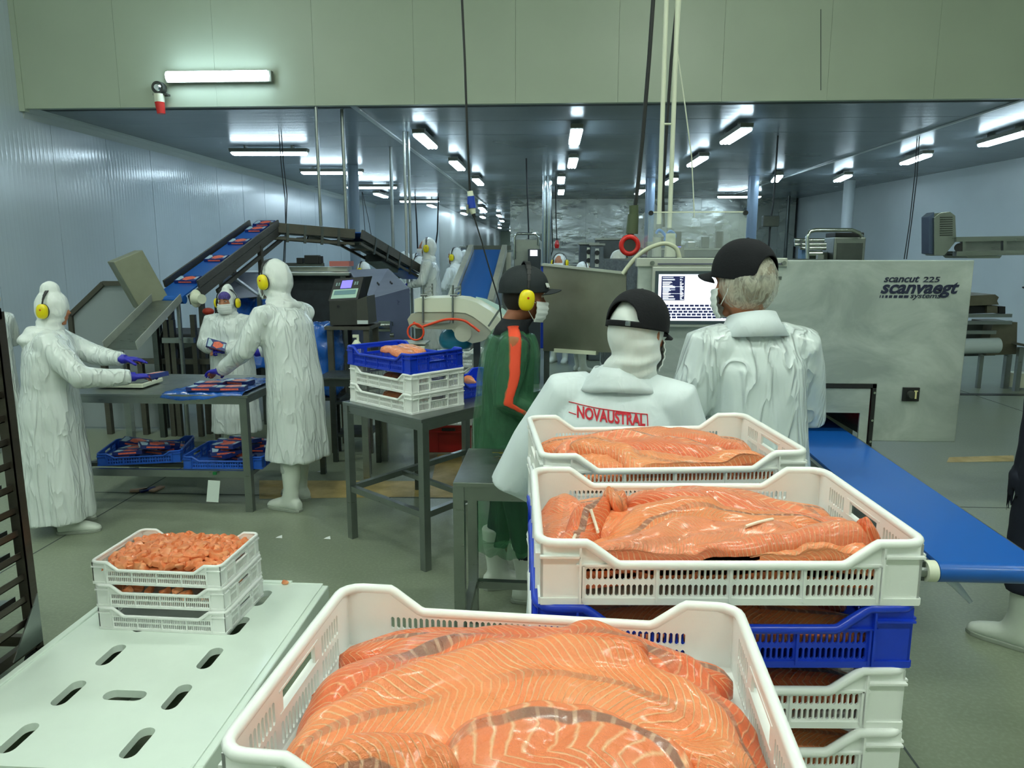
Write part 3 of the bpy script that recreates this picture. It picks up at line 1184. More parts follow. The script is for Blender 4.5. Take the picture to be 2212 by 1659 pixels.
# foreground crate
F = front[0]
gF = 'salmon fillets in the foreground crate'
hf = HF(mound(.026, .062))
for j, (y_, lb) in enumerate(((-.13, 'near'), (.0, 'middle'), (.11, 'far'))):
    fillet(F, [(-.275, y_), (-.1, y_ + .01), (.1, y_), (.275, y_ - .01)], [.03, .07, .07, .03], .022, hf, 'lower salmon fillet mostly covered in the foreground crate, %s side' % lb, m_salmon_r, gF, 0, seed=80 + j, nu=50, nv=14)
fillet(F, [(.06, .12), (.15, .095), (.215, .03), (.25, -.06), (.262, -.15)], [.03, .05, .052, .045, .03], .024, hf,
       'reddish salmon fillet curling down along the right wall of the foreground crate', m_salmon_r, gF, 0, seed=2)
fillet(F, pxpath(F, [(655, 1510), (780, 1440), (930, 1398), (1080, 1378), (1250, 1378), (1400, 1400)], .10), [.04, .070, .076, .068, .052, .02], .026, hf,
       'hindmost salmon fillet of the foreground crate with a wide grey-brown backbone strip', m_salmon_r, gF, .03, seed=1)
fillet(F, pxpath(F, [(600, 1610), (720, 1555), (913, 1512), (1161, 1463), (1347, 1480), (1500, 1545), (1600, 1640)], .098), [.03, .07, .078, .080, .078, .06, .035], .030, hf,
       'broad salmon fillet with long chevrons and a dark backbone line across the foreground crate', m_salmon_p, gF, .0, seed=3, nu=120, nv=32)
fillet(F, pxpath(F, [(940, 1650), (1040, 1625), (1200, 1605), (1330, 1615), (1440, 1655), (1500, 1700)], .100), [.03, .06, .07, .07, .055, .02], .026, hf,
       'front salmon fillet with squared white marks along its backbone line', m_salmon_s, gF, .0, seed=5, nu=110, nv=28)
fillet(F, pxpath(F, [(640, 1660), (760, 1640), (880, 1650), (980, 1690)], .09), [.02, .04, .045, .02], .018, hf,
       'small salmon piece in the near left corner of the foreground crate', m_salmon, gF, 0, seed=6)
# middle crate
C = mid[0]
gM = 'salmon fillets in the top crate of the middle stack'
hm = HF(mound(.026, .052))
hr_ = HF(mound(.028, .056))
for cr, hx_, nm, sd_ in ((C, hm, 'top crate of the middle stack', 90), (back[0], hr_, 'top crate of the rear stack', 95)):
    for j, (y_, lb) in enumerate(((-.145, 'near'), (-.03, 'middle'), (.11, 'far'))):
        fillet(cr, [(-.275, y_), (-.1, y_ + .01), (.1, y_), (.275, y_ - .01)], [.04, .07, .07, .04], .024, hx_, 'lower salmon fillet in the %s, %s side' % (nm, lb), (m_salmon, m_salmon_r)[j % 2], None, 0, seed=sd_ + j, nu=50, nv=14)
fillet(C, pxpath(C, [(1250, 1128), (1330, 1112), (1440, 1092), (1540, 1090)], .085), [.03, .05, .05, .03], .024, hm,
       'salmon fillet under the hindmost one of the middle crate, its left part uncovered', m_salmon, gM, 0, seed=12)
fillet(C, pxpath(C, [(1350, 1062), (1450, 1048), (1560, 1052), (1680, 1068), (1770, 1082), (1840, 1102)], .098), [.02, .05, .058, .056, .05, .03], .028, hm,
       'hindmost salmon fillet of the middle crate, with its grey strip near the upper edge', m_salmon_b, gM, .0, seed=11)
fillet(C, pxpath(C, [(1250, 1200), (1340, 1150), (1430, 1110), (1530, 1092), (1660, 1098), (1800, 1112)], .098), [.03, .048, .052, .05, .035, .015], .026, hm,
       'salmon fillet with a dark grey line running diagonally through the middle crate', m_salmon, gM, .0, seed=13)
fillet(C, pxpath(C, [(1750, 1205), (1830, 1190), (1900, 1185)], .08), [.03, .045, .03], .02, hm,
       'short salmon piece in the near right corner of the middle crate', m_salmon, gM, .0, seed=17)
fillet(C, pxpath(C, [(1530, 1212), (1660, 1196), (1790, 1180), (1880, 1180)], .085), [.02, .042, .048, .035], .024, hm,
       'salmon fillet lying along the front wall of the middle crate', m_salmon_p, gM, .0, seed=15)
fillet(C, pxpath(C, [(1265, 1215), (1400, 1170), (1520, 1145), (1660, 1135), (1790, 1142), (1890, 1152)], .100), [.03, .055, .06, .06, .05, .02], .030, hm,
       'large smooth salmon fillet with fine chevrons in front of the middle crate', m_salmon_f, gM, .0, seed=14, nu=110)
fillet(C, pxpath(C, [(1215, 1040), (1205, 1080), (1200, 1120), (1196, 1160)], .09), [.03, .05, .05, .04], .024, hm, 'folded salmon flap against the left wall of the middle crate', m_salmon_f, gM, 0, seed=16, nu=50)
fillet(C, pxpath(C, [(1310, 1050), (1290, 1085), (1262, 1110), (1240, 1145), (1250, 1175)], .10), [.02, .022, .026, .03, .018], .03, hm, 'curled belly flap twisting down near the left end of the middle crate', m_salmon_r, gM, .0, seed=18, nu=50)
fillet(C, pxpath(C, [(1335, 1045), (1325, 1065), (1345, 1085)], .105), [.018, .022, .012], .026, hm, 'upright tail flap behind the curled belly flap', m_salmon, gM, .0, seed=19, nu=30)
fillet(C, pxpath(C, [(1868, 1150), (1885, 1165), (1900, 1185)], .08), [.02, .028, .02], .03, hm, 'rounded red lump of flesh at the right end of the middle crate', m_salmon_r, gM, .0, seed=20, nu=30)
m_fat = M('white_membrane', (240, 226, 206), .35, coat=.3)
for mk_, pts_ in enumerate(([(1276, 1103), (1290, 1112), (1292, 1122)], [(1612, 1120), (1640, 1115), (1670, 1109)], [(1243, 1140), (1240, 1155), (1255, 1172)])):
    loc_ = pxpath(C, pts_, .108)
    me = MB().tube([Vector((x, y_, HF.get(hm.h, x, y_) + .002)) for x, y_ in loc_], .0028, 8, sm=4).mesh('membrane', m_fat, 60)
    o = inst(me, 'membrane_strip', None, C.location, C.rotation_euler)
    tag(o, ('white membrane hanging from the curled flap of the middle crate', 'long white membrane strip on the right part of the middle crate', 'white membrane edge at the foot of the curled flap')[mk_], 'scrap', 'white membrane strips')
# back crate
D_ = back[0]
gB = 'salmon fillets in the top crate of the rear stack'
fillet(D_, pxpath(D_, [(1225, 985), (1290, 988), (1360, 998)], .075), [.03, .05, .03], .022, hr_,
       'shiny salmon piece in the near left corner of the rear crate', m_salmon, gB, .0, seed=24)
fillet(D_, pxpath(D_, [(1200, 955), (1300, 938), (1420, 928), (1540, 936), (1620, 962)], .092), [.025, .045, .055, .05, .025], .028, hr_,
       'hindmost salmon fillet of the rear crate, its back edge along the slotted wall', m_salmon_f, gB, .0, seed=21)
fillet(D_, pxpath(D_, [(1185, 970), (1290, 952), (1400, 948), (1520, 962), (1620, 985), (1690, 1010)], .092), [.02, .04, .05, .05, .04, .02], .026, hr_,
       'middle salmon fillet of the rear crate with small red spots', m_salmon_b, gB, .0, seed=22)
fillet(D_, pxpath(D_, [(1230, 965), (1320, 968), (1420, 985), (1520, 998), (1620, 1002), (1690, 1000)], .09), [.02, .04, .055, .055, .05, .03], .026, hr_,
       'salmon fillet with dense chevrons along the front of the rear crate', m_salmon_p, gB, .0, seed=23)
# fillets seen through the gaps of the lower crates
for k, cr in enumerate(mid[1:4]):
    for j in range(3):
        y_ = -.13 + j * .11
        fillet(cr, [(-.265, y_), (-.1, y_ + .02 - .01 * j), (.08, y_ + .01), (.262, y_ - .01)], [.025, .055, .056, .025], .03, mound(.024, .046),
               ('salmon fillet in the %s' % ('blue crate', 'first white crate below the blue one', 'second white crate below the blue one')[k]) + (', nearest the front wall', ', in the middle', ', at the back')[j],
               (m_salmon, m_salmon_r, m_salmon_p)[(k + j) % 3], 'salmon fillets in the lower crates', 0, nu=60, nv=16, seed=30 + 4 * k + j)

# ---------------------------------------------------------------- small crates with salmon chunks on the plastic pallet
PZ = .14
pa, pb, pc = G(190, 1213, PZ + 3 * CH), G(478, 1224, PZ + 3 * CH), G(550, 1143, PZ + 3 * CH)
az4 = math.atan2((pb - pa).y, (pb - pa).x)
print('small crate', (pb - pa).length, (pc - pb).length, math.degrees(az4))
ey4 = Vector((-math.sin(az4), math.cos(az4), 0))
c4 = (pa + pb) / 2 + ey4 * .2
small = []
for k in range(3):
    lb = ['white crate heaped with orange salmon chunks, top of the three on the slotted pallet',
          'white crate with salmon chunks in its gap, middle of the three on the slotted pallet', 'empty white crate, lowest of the three on the slotted pallet'][k]
    small.append(crate(c4.x + (0, .006, .01)[k], c4.y - (0, .0, .004)[k], PZ + CH * (2 - k), az4 + R((0, .3, -.3)[k]), lb, 'white', 'crates on the slotted pallet'))
m_chunk = NT('salmon_chunk_flesh')
nz = m_chunk.noise(60, 4)
m_chunk.l(m_chunk.mix(m_chunk.mr(m_chunk.noise(16, 3), .35, .65), lin((228, 122, 70)), lin((248, 168, 118))), m_chunk.b.inputs['Base Color'])
m_chunk.b.inputs['Roughness'].default_value = .4
m_chunk.b.inputs['Coat Weight'].default_value = .2
m_chunk.l(m_chunk.bump(nz, .4, .004), m_chunk.b.inputs['Normal'])
m_chunk = m_chunk.m
chm = []
for k in range(7):
    rk = random.Random(k)

    def warp(p, k=k, rk=rk):
        q = Vector((max(-.8, min(.8, p.x / .03)), max(-.75, min(.75, p.y / .022)), max(-.7, min(.7, p.z / .014))))
        q = Vector((q.x * .03, q.y * .022 * (1 + .5 * q.x), q.z * .014 * (1.1 - .4 * q.x)))
        return q + noise.noise_vector(p * 45 + Vector((k * 3.3, 0, 0))) * .006
    chm.append(MB().ell((0, 0, 0), (.03, .022, .014), nu=12, nv=8, fn=warp).mesh('salmon_chunk', m_chunk, 35))


def chunks(cr, n, h0, h1, label, group, seed, yr=.165):
    rr_ = random.Random(seed)
    placed = []
    for k in range(n):
        for _ in range(12):
            x, y_ = rr_.uniform(-.255, .255), rr_.uniform(-yr, yr)
            if all((x - a) ** 2 + (y_ - b) ** 2 > .021 ** 2 for a, b in placed):
                break
        placed.append((x, y_))
        hh = h0 + (h1 - h0) * max(0, 1 - (abs(x) / .29) ** 2.4) * max(0, 1 - (abs(y_) / .20) ** 2.6)
        o = inst(chm[rr_.randrange(7)], 'salmon_chunk', None)
        o.matrix_world = Matrix.Translation(cr.location) @ Matrix.Rotation(cr.rotation_euler.z, 4, 'Z') @ Matrix.Translation((x, y_, hh + rr_.uniform(-.006, .008)))
        o.location = o.matrix_world.translation
        o.rotation_euler = (rr_.uniform(-.6, .6), rr_.uniform(-.6, .6), rr_.uniform(0, 6.28))
        o.scale = (rr_.uniform(.9, 1.35),) * 3
        tag(o, label + ', ' + ('back', 'middle', 'front')[min(2, int((yr - y_) / (2 * yr) * 3))] + ' ' + ('left', 'centre', 'right')[min(2, int((x + .255) / .51 * 3))], 'fish', group)


zz_ = MB().grid(lambda u, v: ((u - .5) * .54, (v - .5) * .35, .052 + .03 * max(0, 1 - (abs(u - .5) * 2) ** 2.4) * max(0, 1 - (abs(v - .5) * 2) ** 2.6) + .006 * noise.noise(Vector((u * 14, v * 10, 0)))), 60, 40)
o = inst(zz_.mesh('salmon_chunk_heap', m_chunk, 180), 'salmon_chunk_heap', None, small[0].location, small[0].rotation_euler)
tag(o, 'mass of salmon chunks under the top layer of the small crate', 'fish', kind='stuff')
chunks(small[0], 230, .066, .104, 'orange salmon chunk in the top crate on the pallet', 'salmon chunks in the top crate', 3)
chunks(small[1], 60, .055, .075, 'salmon chunk showing in the gap of the middle crate on the pallet', 'salmon chunks in the second crate', 4)

# ---------------------------------------------------------------- slotted plastic pallet lid
m_pallet = M('pale_green_white_pallet', (234, 246, 236), .32, var=.05, vscale=2.5, coat=.2)
q1, q2 = G(690, 1272, PZ), G(415, 1659, PZ)
q3 = G(232, 1302, PZ)
q4 = G(0, 1478, PZ)
print('pallet', q1, q2, q3, q4)
pdir = (q1 - q2).normalized()
ang = math.atan2(pdir.y, pdir.x) - PI / 2
pal = thing('plastic_pallet', 'pale plastic pallet deck with rounded slots carrying the three small crates', 'pallet', (q1.x, q1.y, 0), ang)
pinv = wm(pal).inverted()
wl_ = (pinv @ q4).x
print('pallet width', wl_, (pinv @ q3))


def sheet_holes(mb, xs, ys, holes, z0, z1):
    """flat deck over the grid xs*ys; holes = {(i,j)} are stadium holes filling the cell with a margin"""
    for i in range(len(xs) - 1):
        for j in range(len(ys) - 1):
            x0, x1, y0_, y1_ = xs[i], xs[i + 1], ys[j], ys[j + 1]
            if (i, j) not in holes:
                mb.b2((x0, y0_, z0), (x1, y1_, z1))
                continue
            mg = .0015
            w_, h_ = x1 - x0 - 2 * mg, y1_ - y0_ - 2 * mg
            r = min(w_, h_) / 2
            cx, cy = (x0 + x1) / 2, (y0_ + y1_) / 2
            inn = []
            for q in range(4):
                sx_, sy_ = ((1, 1), (-1, 1), (-1, -1), (1, -1))[q]
                for k in range(5):
                    a = PI / 2 * (q + k / 4)
                    inn.append((cx + sx_ * (w_ / 2 - r) + r * math.cos(a), cy + sy_ * (h_ / 2 - r) + r * math.sin(a)))
            out = [(x1, y1_), (x0, y1_), (x0, y0_), (x1, y0_)]
            n = len(inn)
            vs = [(x, y_, z1) for x, y_ in out + inn] + [(x, y_, z0) for x, y_ in out + inn]
            f = []
            for q in range(4):
                for k in range(4):
                    f.append((q, 4 + q * 5 + k, 4 + q * 5 + k + 1))
                f.append((q, 4 + q * 5 + 4, 4 + ((q + 1) * 5) % 20, (q + 1) % 4))
            mb.add(vs, f + [tuple(t_ + 4 + n for t_ in q)[::-1] for q in f] + [(4 + k, 4 + (k + 1) % n, 4 + n + 4 + (k + 1) % n, 4 + n + 4 + k) for k in range(n)])


cols_ = [-.97, -.70, -.638, -.53, -.365, -.278, -.216, 0.0]
yc_ = [-1.19, -.925, -.655, -.385, -.115]
rows_ = [-1.33]
for c in yc_:
    rows_ += [c - .083, c + .083]
rows_ += [.055]
hl = set()
for j in range(5):
    hl.add((1, 1 + 2 * j))
    hl.add((5, 1 + 2 * j))
dk = MB()
# the crosswise slot replaces the cell (3, row of y -.925) with three thinner strips
jr = 3
x0c, x1c = cols_[3], cols_[4]
hole_y = (-.962, -.895)
cells_x, cells_y = cols_, rows_
# deck without the middle cell, then the middle cell split in three so that its slot lies crosswise
for i in range(len(cols_) - 1):
    for j in range(len(rows_) - 1):
        if (i, j) == (3, jr):
            sheet_holes(dk, [cols_[3], cols_[4]], [rows_[jr], hole_y[0], hole_y[1], rows_[jr + 1]], {(0, 1)}, PZ - .03, PZ)
        else:
            sheet_holes(dk, [cols_[i], cols_[i + 1]], [rows_[j], rows_[j + 1]], {(0, 0)} if (i, j) in hl else set(), PZ - .03, PZ)
# rebuild the middle cell as wide oval
for _ in range(1):
    pass
dk_mid = MB()
o = dk.build('deck', m_pallet, pal, world=False, smooth=30, weld=False)
bd = MB()
bd.b2((-.985, -1.33, PZ - .05), (-.955, .07, PZ + .009))
bd.b2((-.985, .045, PZ - .05), (-.16, .07, PZ + .009)).b2((-.2, .05, PZ - .05), (.0, .062, PZ + .002))
bd.build('raised_edge', m_pallet, pal, world=False, bevel=.004)
sk = MB()
sk.b2((-.015, -1.33, .05), (.03, .055, PZ - .006)).b2((-.015, -1.3, .0), (.012, .03, .05))
sk.build('side_skirt', m_pallet, pal, world=False, bevel=.006)
for x_ in (-.93, -.47, -.05):
    MB().b2((x_ - .045, -1.3, 0), (x_ + .045, .03, .035)).build('runner', m_pallet, pal, world=False)
    for y_ in (-1.24, -.64, -.03):
        MB().b2((x_ - .04, y_ - .05, .035), (x_ + .04, y_ + .05, PZ - .03)).build('block', m_pallet, pal, world=False)
q = G(616, 1262, PZ)
o = inst(chm[2], 'salmon_chunk', None, (q.x, q.y, PZ + .012), (.2, .3, 1))
o.scale = (.7,) * 3
tag(o, 'single small salmon bit lying on the far corner of the slotted pallet', 'fish')
# white scraps on the floor
for k, (px, py) in enumerate(((603, 1162), (707, 1164), (880, 1100), (1005, 1090), (690, 1020))):
    q = G(px, py)
    o = MB().add([(q.x - .02, q.y - .01, .004), (q.x + .025, q.y - .014, .004), (q.x + .012, q.y + .02, .012), (q.x - .01, q.y + .012, .006), (q.x, q.y, .0)],
                 [(0, 1, 2, 3), (0, 1, 4), (1, 2, 4), (2, 3, 4), (3, 0, 4)]).build('paper_scrap', M('scrap_white', (236, 240, 240), .5))
    tag(o, ('small white scrap on the floor left of the other one', 'small white scrap on the floor before the steel table', 'tiny scrap under the steel table', 'tiny scrap on the yellow floor line', 'tiny scrap near the white boots')[k], 'scrap')

# ---------------------------------------------------------------- scanner cutting machine
BZ = .93
pm = G(1836, 936, BZ)
YM = pm.y
pr = G(2212, 1190, BZ)
prl = G(2040, 1205, BZ)
print('belt', pm, pr, prl, G(2212, 1235, BZ))
xL, xR = V(1375, 700, YM).x, V(2090, 700, YM).x
zT, zB = V(1800, 562, YM).z, V(1990, 954, YM).z
print('machine', YM, xL, xR, zT, zB)
mc = thing('cutting_machine', 'big brushed steel scanning and portioning machine with a touch screen and dark lettering', 'machine', ((xL + xR) / 2, YM, 0))
ax0, ax1 = V(1590, 800, YM).x, V(1893, 830, YM).x
az1_ = V(1800, 829, YM).z
pn = MB()
pn.prism([(xL, zB), (ax0, zB), (ax0, az1_), (ax1, az1_), (ax1, zB), (xR, zB), (xR, zT), (xL, zT)], .033, Matrix(((1, 0, 0, 0), (0, 0, 1, YM - .003), (0, 1, 0, 0), (0, 0, 0, 1))))
t = NT('blasted_steel_with_wipe_marks')
n1 = t.noise(2.6, 6, t.coord('Object', (1, 1, 1.6)), .6, .8)
n2 = t.noise(22, 4)
t.l(t.mix(t.mr(n1, .36, .64), lin((150, 160, 156)), lin((188, 197, 192))), t.b.inputs['Base Color'])
t.b.inputs['Metallic'].default_value = .25
t.l(t.mr(n2, .35, .7, .38, .58), t.b.inputs['Roughness'])
t.l(t.bump(n2, .05), t.b.inputs['Normal'])
m_mach = t.m
pn.build('front_panel', m_mach, mc, bevel=.004)
MB().b2((xL - .01, YM - .012, zT - .03), (V(1700, 560, YM).x, YM + .05, zT + .01)).build('top_rail', m_steel_lt, mc, bevel=.003)
bd = MB()
bd.b2((xL + .01, YM + .03, zB), (ax0, YM + 2.6, zT - .01)).b2((ax1, YM + .03, zB), (xR - .01, YM + 2.6, zT - .01)).b2((ax0, YM + .03, az1_ + .02), (ax1, YM + 2.6, zT - .01))
bd.b2((ax0, YM + 1.2, zB), (ax1, YM + 1.25, az1_ + .02))
bd.build('housing', m_steel_dk, mc)
for x_ in (xL + .1, xL + .7):
    for y_ in (YM + 1.0, YM + 2.4):
        MB().cyl((x_, y_, 0), (x_, y_, zB), .03).build('leg', m_steel, mc, 40)
        MB().cyl((x_, y_, 0), (x_, y_, .03), .05).build('foot', m_black, mc, 40)
MB().b2((xL + .2, YM + 1.1, .60), (xR - .03, YM + 1.9, zB)).build('drive_or_shade_box', m_steel_dk, mc)  # unseen block added behind the panel to deepen the floor shadow
MB().b2((xL + .2, YM + 1.9, .42), (xR - .03, YM + 2.6, zB)).build('drive_or_shade_box', m_steel_dk, mc)  # lower added block, hidden too, darkens the floor farther back
# aperture frame with tunnel mouth
ga = MB()
wd_ = .018
az0 = V(1880, 966, YM).z
ga.b2((ax0, YM - .006, az1_ - wd_), (ax1, YM + .02, az1_)).b2((ax1 - wd_, YM - .006, az0), (ax1, YM + .02, az1_)).b2((ax0, YM - .006, az0), (ax0 + wd_, YM + .02, az1_))
ga.b2((ax0, YM - .006, az0 - .002), (ax1, YM + .02, az0 + .012))
ga.build('door_seal', m_black, mc)
ox1, oz1 = V(1858, 892, YM).x, V(1858, 892, YM).z
ox0 = ax0 + .09
dp = MB()
dp.b2((ax0 + wd_ + .004, YM + .0, oz1), (ax1 - wd_ - .006, YM + .012, az1_ - wd_ - .004))
dp.b2((ax0 + wd_ + .004, YM, az0 + .016), (ox0, YM + .012, oz1)).b2((ox1, YM, az0 + .016), (ax1 - wd_ - .006, YM + .012, oz1))
dp.build('hatch', m_mach, mc)
la = MB()
for k in range(34):
    x_ = ox0 + .02 + (ox1 - ox0 - .1) * k / 33 + rnd.uniform(-.002, .002)
    la.box((x_, YM + .5, BZ + .008), (rnd.uniform(.004, .011), .003, .003))
la.build('laser_line', M('red_laser_light', (255, 20, 50), .4, emit=6), mc)
for zz in (oz1 + .1, (oz1 + az0) / 2 + .05, az0 + .03):
    MB().cyl((ax1 - wd_ / 2, YM - .012, zz), (ax1 - wd_ / 2, YM - .004, zz), .006, n=8).build('screw', m_chrome, mc, 40)
# rotary main switch
sa, sb = V(1949, 836, YM), V(1982, 866, YM)
sw_o = MB().b2((sa.x, YM - .014, sb.z), (sb.x, YM - .003, sa.z)).build('main_switch', m_black, mc, bevel=.002)
sc_ = (sa + sb) / 2
sc_.x -= .004
MB().cyl(sc_ + Vector((0, -.012, 0)), sc_ + Vector((0, -.035, 0)), .019, .016).build('knob', m_dkgrey, sw_o, 40)
MB().box(sc_ + Vector((.014, -.036, .002)), (.007, .004, .036)).box(sc_ + Vector((.014, -.036, .02)), (.016, .004, .005)).build('handle_mark', M('pale_yellow_mark', (214, 206, 150), .5), sw_o)
# lettering
m_ink = M('dark_blue_ink', (28, 34, 60), .5)


def wr(body, px0, px1, ybase, ref, shear=.25, bold=.0):
    a, b = V(px0, ybase, YM), V(px1, ybase, YM)
    me = text_mesh(body, .1, shear=shear, bold=bold)
    xs = [v.co.x for v in me.vertices]
    me.transform(Matrix.Translation((-min(xs), 0, 0)))
    wdt = max(xs) - min(xs)
    sz = ref
    me.transform(Matrix.Diagonal(((b.x - a.x) / wdt, sz / .1, 1, 1)))
    me.transform(Matrix.Translation((a.x, YM - .0045, a.z)) @ Matrix.Rotation(R(90), 4, 'X'))
    mesh_obj(me, 'lettering', m_ink, mc)


u_ = (V(0, 600, YM).z - V(0, 700, YM).z) / 100
wr('scancut', 1908, 1985, 609, u_ * 20, .3, .002)
wr('225', 1992, 2029, 609, u_ * 15, .15, .001)
wr('scanvaegt', 1901, 2070, 633, u_ * 36, .3, .003)
wr('systems', 1965, 2031, 643.5, u_ * 14, .25, .001)
lg = MB()
for k, (px, w_) in enumerate(((1899, 1.5), (1904, 3), (1911, 4.5), (1919, 6), (1929, 7), (1940, 8), (1951, 9))):
    a = V(px, 643.5, YM)
    lg.prism([(0, 0), (w_ * u_, 0), (w_ * u_ + .002, 5.5 * u_), (.002, 5.5 * u_)], .0015, Matrix(((1, 0, 0, a.x), (0, 0, 1, YM - .0045), (0, 1, 0, a.z), (0, 0, 0, 1))))
lg.build('logo_bars', m_ink, mc)
# touch screen
ma, mb_ = V(1408, 576, YM), V(1640, 706, YM)
mn = MB().b2((ma.x, YM - .03, mb_.z), (mb_.x, YM - .003, ma.z)).build('monitor_frame', m_steel_lt, mc, bevel=.003)
ba, bb = V(1414, 585, YM), V(1634, 700, YM)
MB().b2((ba.x, YM - .034, bb.z), (bb.x, YM - .028, ba.z)).build('bezel', M('grey_bezel', (62, 76, 82), .4), mn)
sa, sb = V(1421, 592, YM), V(1626, 692, YM)
YS = YM - .0345
m_scr = M('lit_white_screen', (238, 243, 255), .5, emit=1.05)
m_scrd = M('lit_dark_blue_screen', (26, 32, 78), .5, emit=.5)
MB().b2((sa.x, YS - .0015, sb.z), (sb.x, YS, sa.z)).build('screen', m_scr, mn)
k0 = MB()


def scr(px0, py0, px1, py1, mbx, off=.0022):
    a, b = V(px0, py0, YM), V(px1, py1, YM)
    mbx.b2((a.x, YS - off, b.z), (b.x, YS - off + .0006, a.z))


scr(1427, 596, 1475, 648, k0)
xk = 1422
for r_, (yy, sh) in enumerate(((657, 5), (664, 2), (670, -3), (676, 1), (682, 3))):
    x_ = 1422
    first = (9, 13, 17, 24, 14)[r_]
    scr(x_, yy, x_ + first, yy + 4.3, k0)
    x_ += first + 2
    n_ = 0
    while x_ < 1612:
        wk = 8.5
        if r_ == 4 and n_ == 2:
            wk = 52
        scr(x_, yy, x_ + wk, yy + 4.3, k0)
        x_ += wk + 2.3
        n_ += 1
k0.build('screen_dark_area', m_scrd, mn)
k1 = MB()
rs = random.Random(5)
yy = 598
while yy < 646:
    if rs.random() < .86:
        scr(1429, yy, 1429 + rs.uniform(12, 27), yy + 1.0, k1, .0034)
        scr(1466, yy, 1466 + rs.uniform(3, 8), yy + 1.0, k1, .0034)
    yy += 1.9
scr(1428, 618, 1474, 618.7, k1, .0034)
scr(1428, 633, 1474, 633.7, k1, .0034)
k1.build('screen_text', m_scr, mn)
for px in (1408, 1690):
    q = V(px, 568, YM)
    MB().cyl(q + Vector((0, -.012, 0)), q + Vector((0, -.03, 0)), .01, n=12).build('latch', m_steel, mc, 40)
q0, q1_ = V(1420, 570, YM), V(1690, 570, YM)
MB().bar(q0 + Vector((0, -.015, 0)), q1_ + Vector((0, -.015, 0)), .008, .006).build('gasket_line', M('violet_grey_gasket', (84, 86, 108), .5), mc)

# ---------------------------------------------------------------- out-feed belt
prx = G(2212, 1190, BZ)
rx = pm.x - .003
fy = G(2040, 1212, BZ).y - .03
bxl, bxr = ox0 + .03, pm.x
fxl, fxr = G(2036, 1212, BZ).x, prx.x + (prx.x - pm.x) * 0 + .0
sl_ = (prx.x - pm.x) / (prx.y - pm.y)
fxr = pm.x + sl_ * (fy - pm.y)
fxl = fxr - .285
bl0 = pm.x - .30
print('belt front', fxl, fxr, fy, G(2036, 1212, BZ), 'back', bl0, bxr)
bt = thing('belt_conveyor', 'blue flat belt conveyor running from the cutting machine mouth past the crate stacks', 'conveyor', ((fxl + fxr) / 2, fy, 0))
RB = .03


def beltsec(x, y_):
    return x


bp = MB()
prof = [(YM + 1.1, 0.0)] + [(fy + RB, 0.0)] + [(fy + RB - RB * math.sin(a), -RB + RB * math.cos(a)) for a in [PI * k / 10 for k in range(1, 10)]] + [(fy + RB, -2 * RB), (YM + 1.1, -2 * RB)]
rings = []
for side in (0, 1):
    rr_ = []
    for (yy, dz) in prof:
        f = (yy - fy) / (YM - fy)
        xl_ = fxl + (bl0 - fxl) * f
        xr_ = fxr + (bxr - fxr) * f
        rr_.append(Vector((xl_ if side == 0 else xr_, yy, BZ + dz)))
    rings.append(rr_)
bp.loft(rings)
bp.build('belt', m_bluebelt, bt, 40)
for side, xa, xb in ((0, fxl, bl0), (1, fxr, bxr)):
    s_ = -1 if side == 0 else 1
    MB().bar((xa + s_ * .012, fy + .05, BZ - .035), (xb + s_ * .012, YM - .01, BZ - .035), .018, .05).build('side_rail', m_steel, bt)
    MB().cyl((xa - (.03 if side == 0 else -.002), fy + RB, BZ - RB), (xa - (.002 if side == 0 else -.03), fy + RB, BZ - RB), RB, n=24).build('end_cap', m_creampl, bt, 40)
MB().bar((fxl - .045, fy + .02, BZ - .028), (fxl - .045 + (bl0 - fxl) * .3, fy + .5, BZ - .028), .022, .055).build('tension_plate', m_steel_dk, bt)
MB().cyl((fxl - .05, fy + RB, BZ - RB), (fxl - .03, fy + RB, BZ - RB), .018, n=16).build('axle', m_steel, bt, 40)
for f in (.55, .9):
    for xa in (fxl + (bl0 - fxl) * f + .03, fxr + (bxr - fxr) * f - .03):
        y_ = fy + (YM - fy) * f
        MB().b2((xa - .02, y_ - .02, 0), (xa + .02, y_ + .02, BZ - .065)).build('leg', m_steel, bt)
m_clear = M('clear_wet_plastic', (226, 236, 244), .12, alpha=.55, coat=.5)
qa, qb = G(2032, 1238, BZ - .1), G(2098, 1302, BZ - .16)
MB().tube([qa, qa.lerp(qb, .5) + Vector((.004, 0, .004)), qb], [.010, .012, .006], 10).build('drip_tube', m_clear, bt, 60)
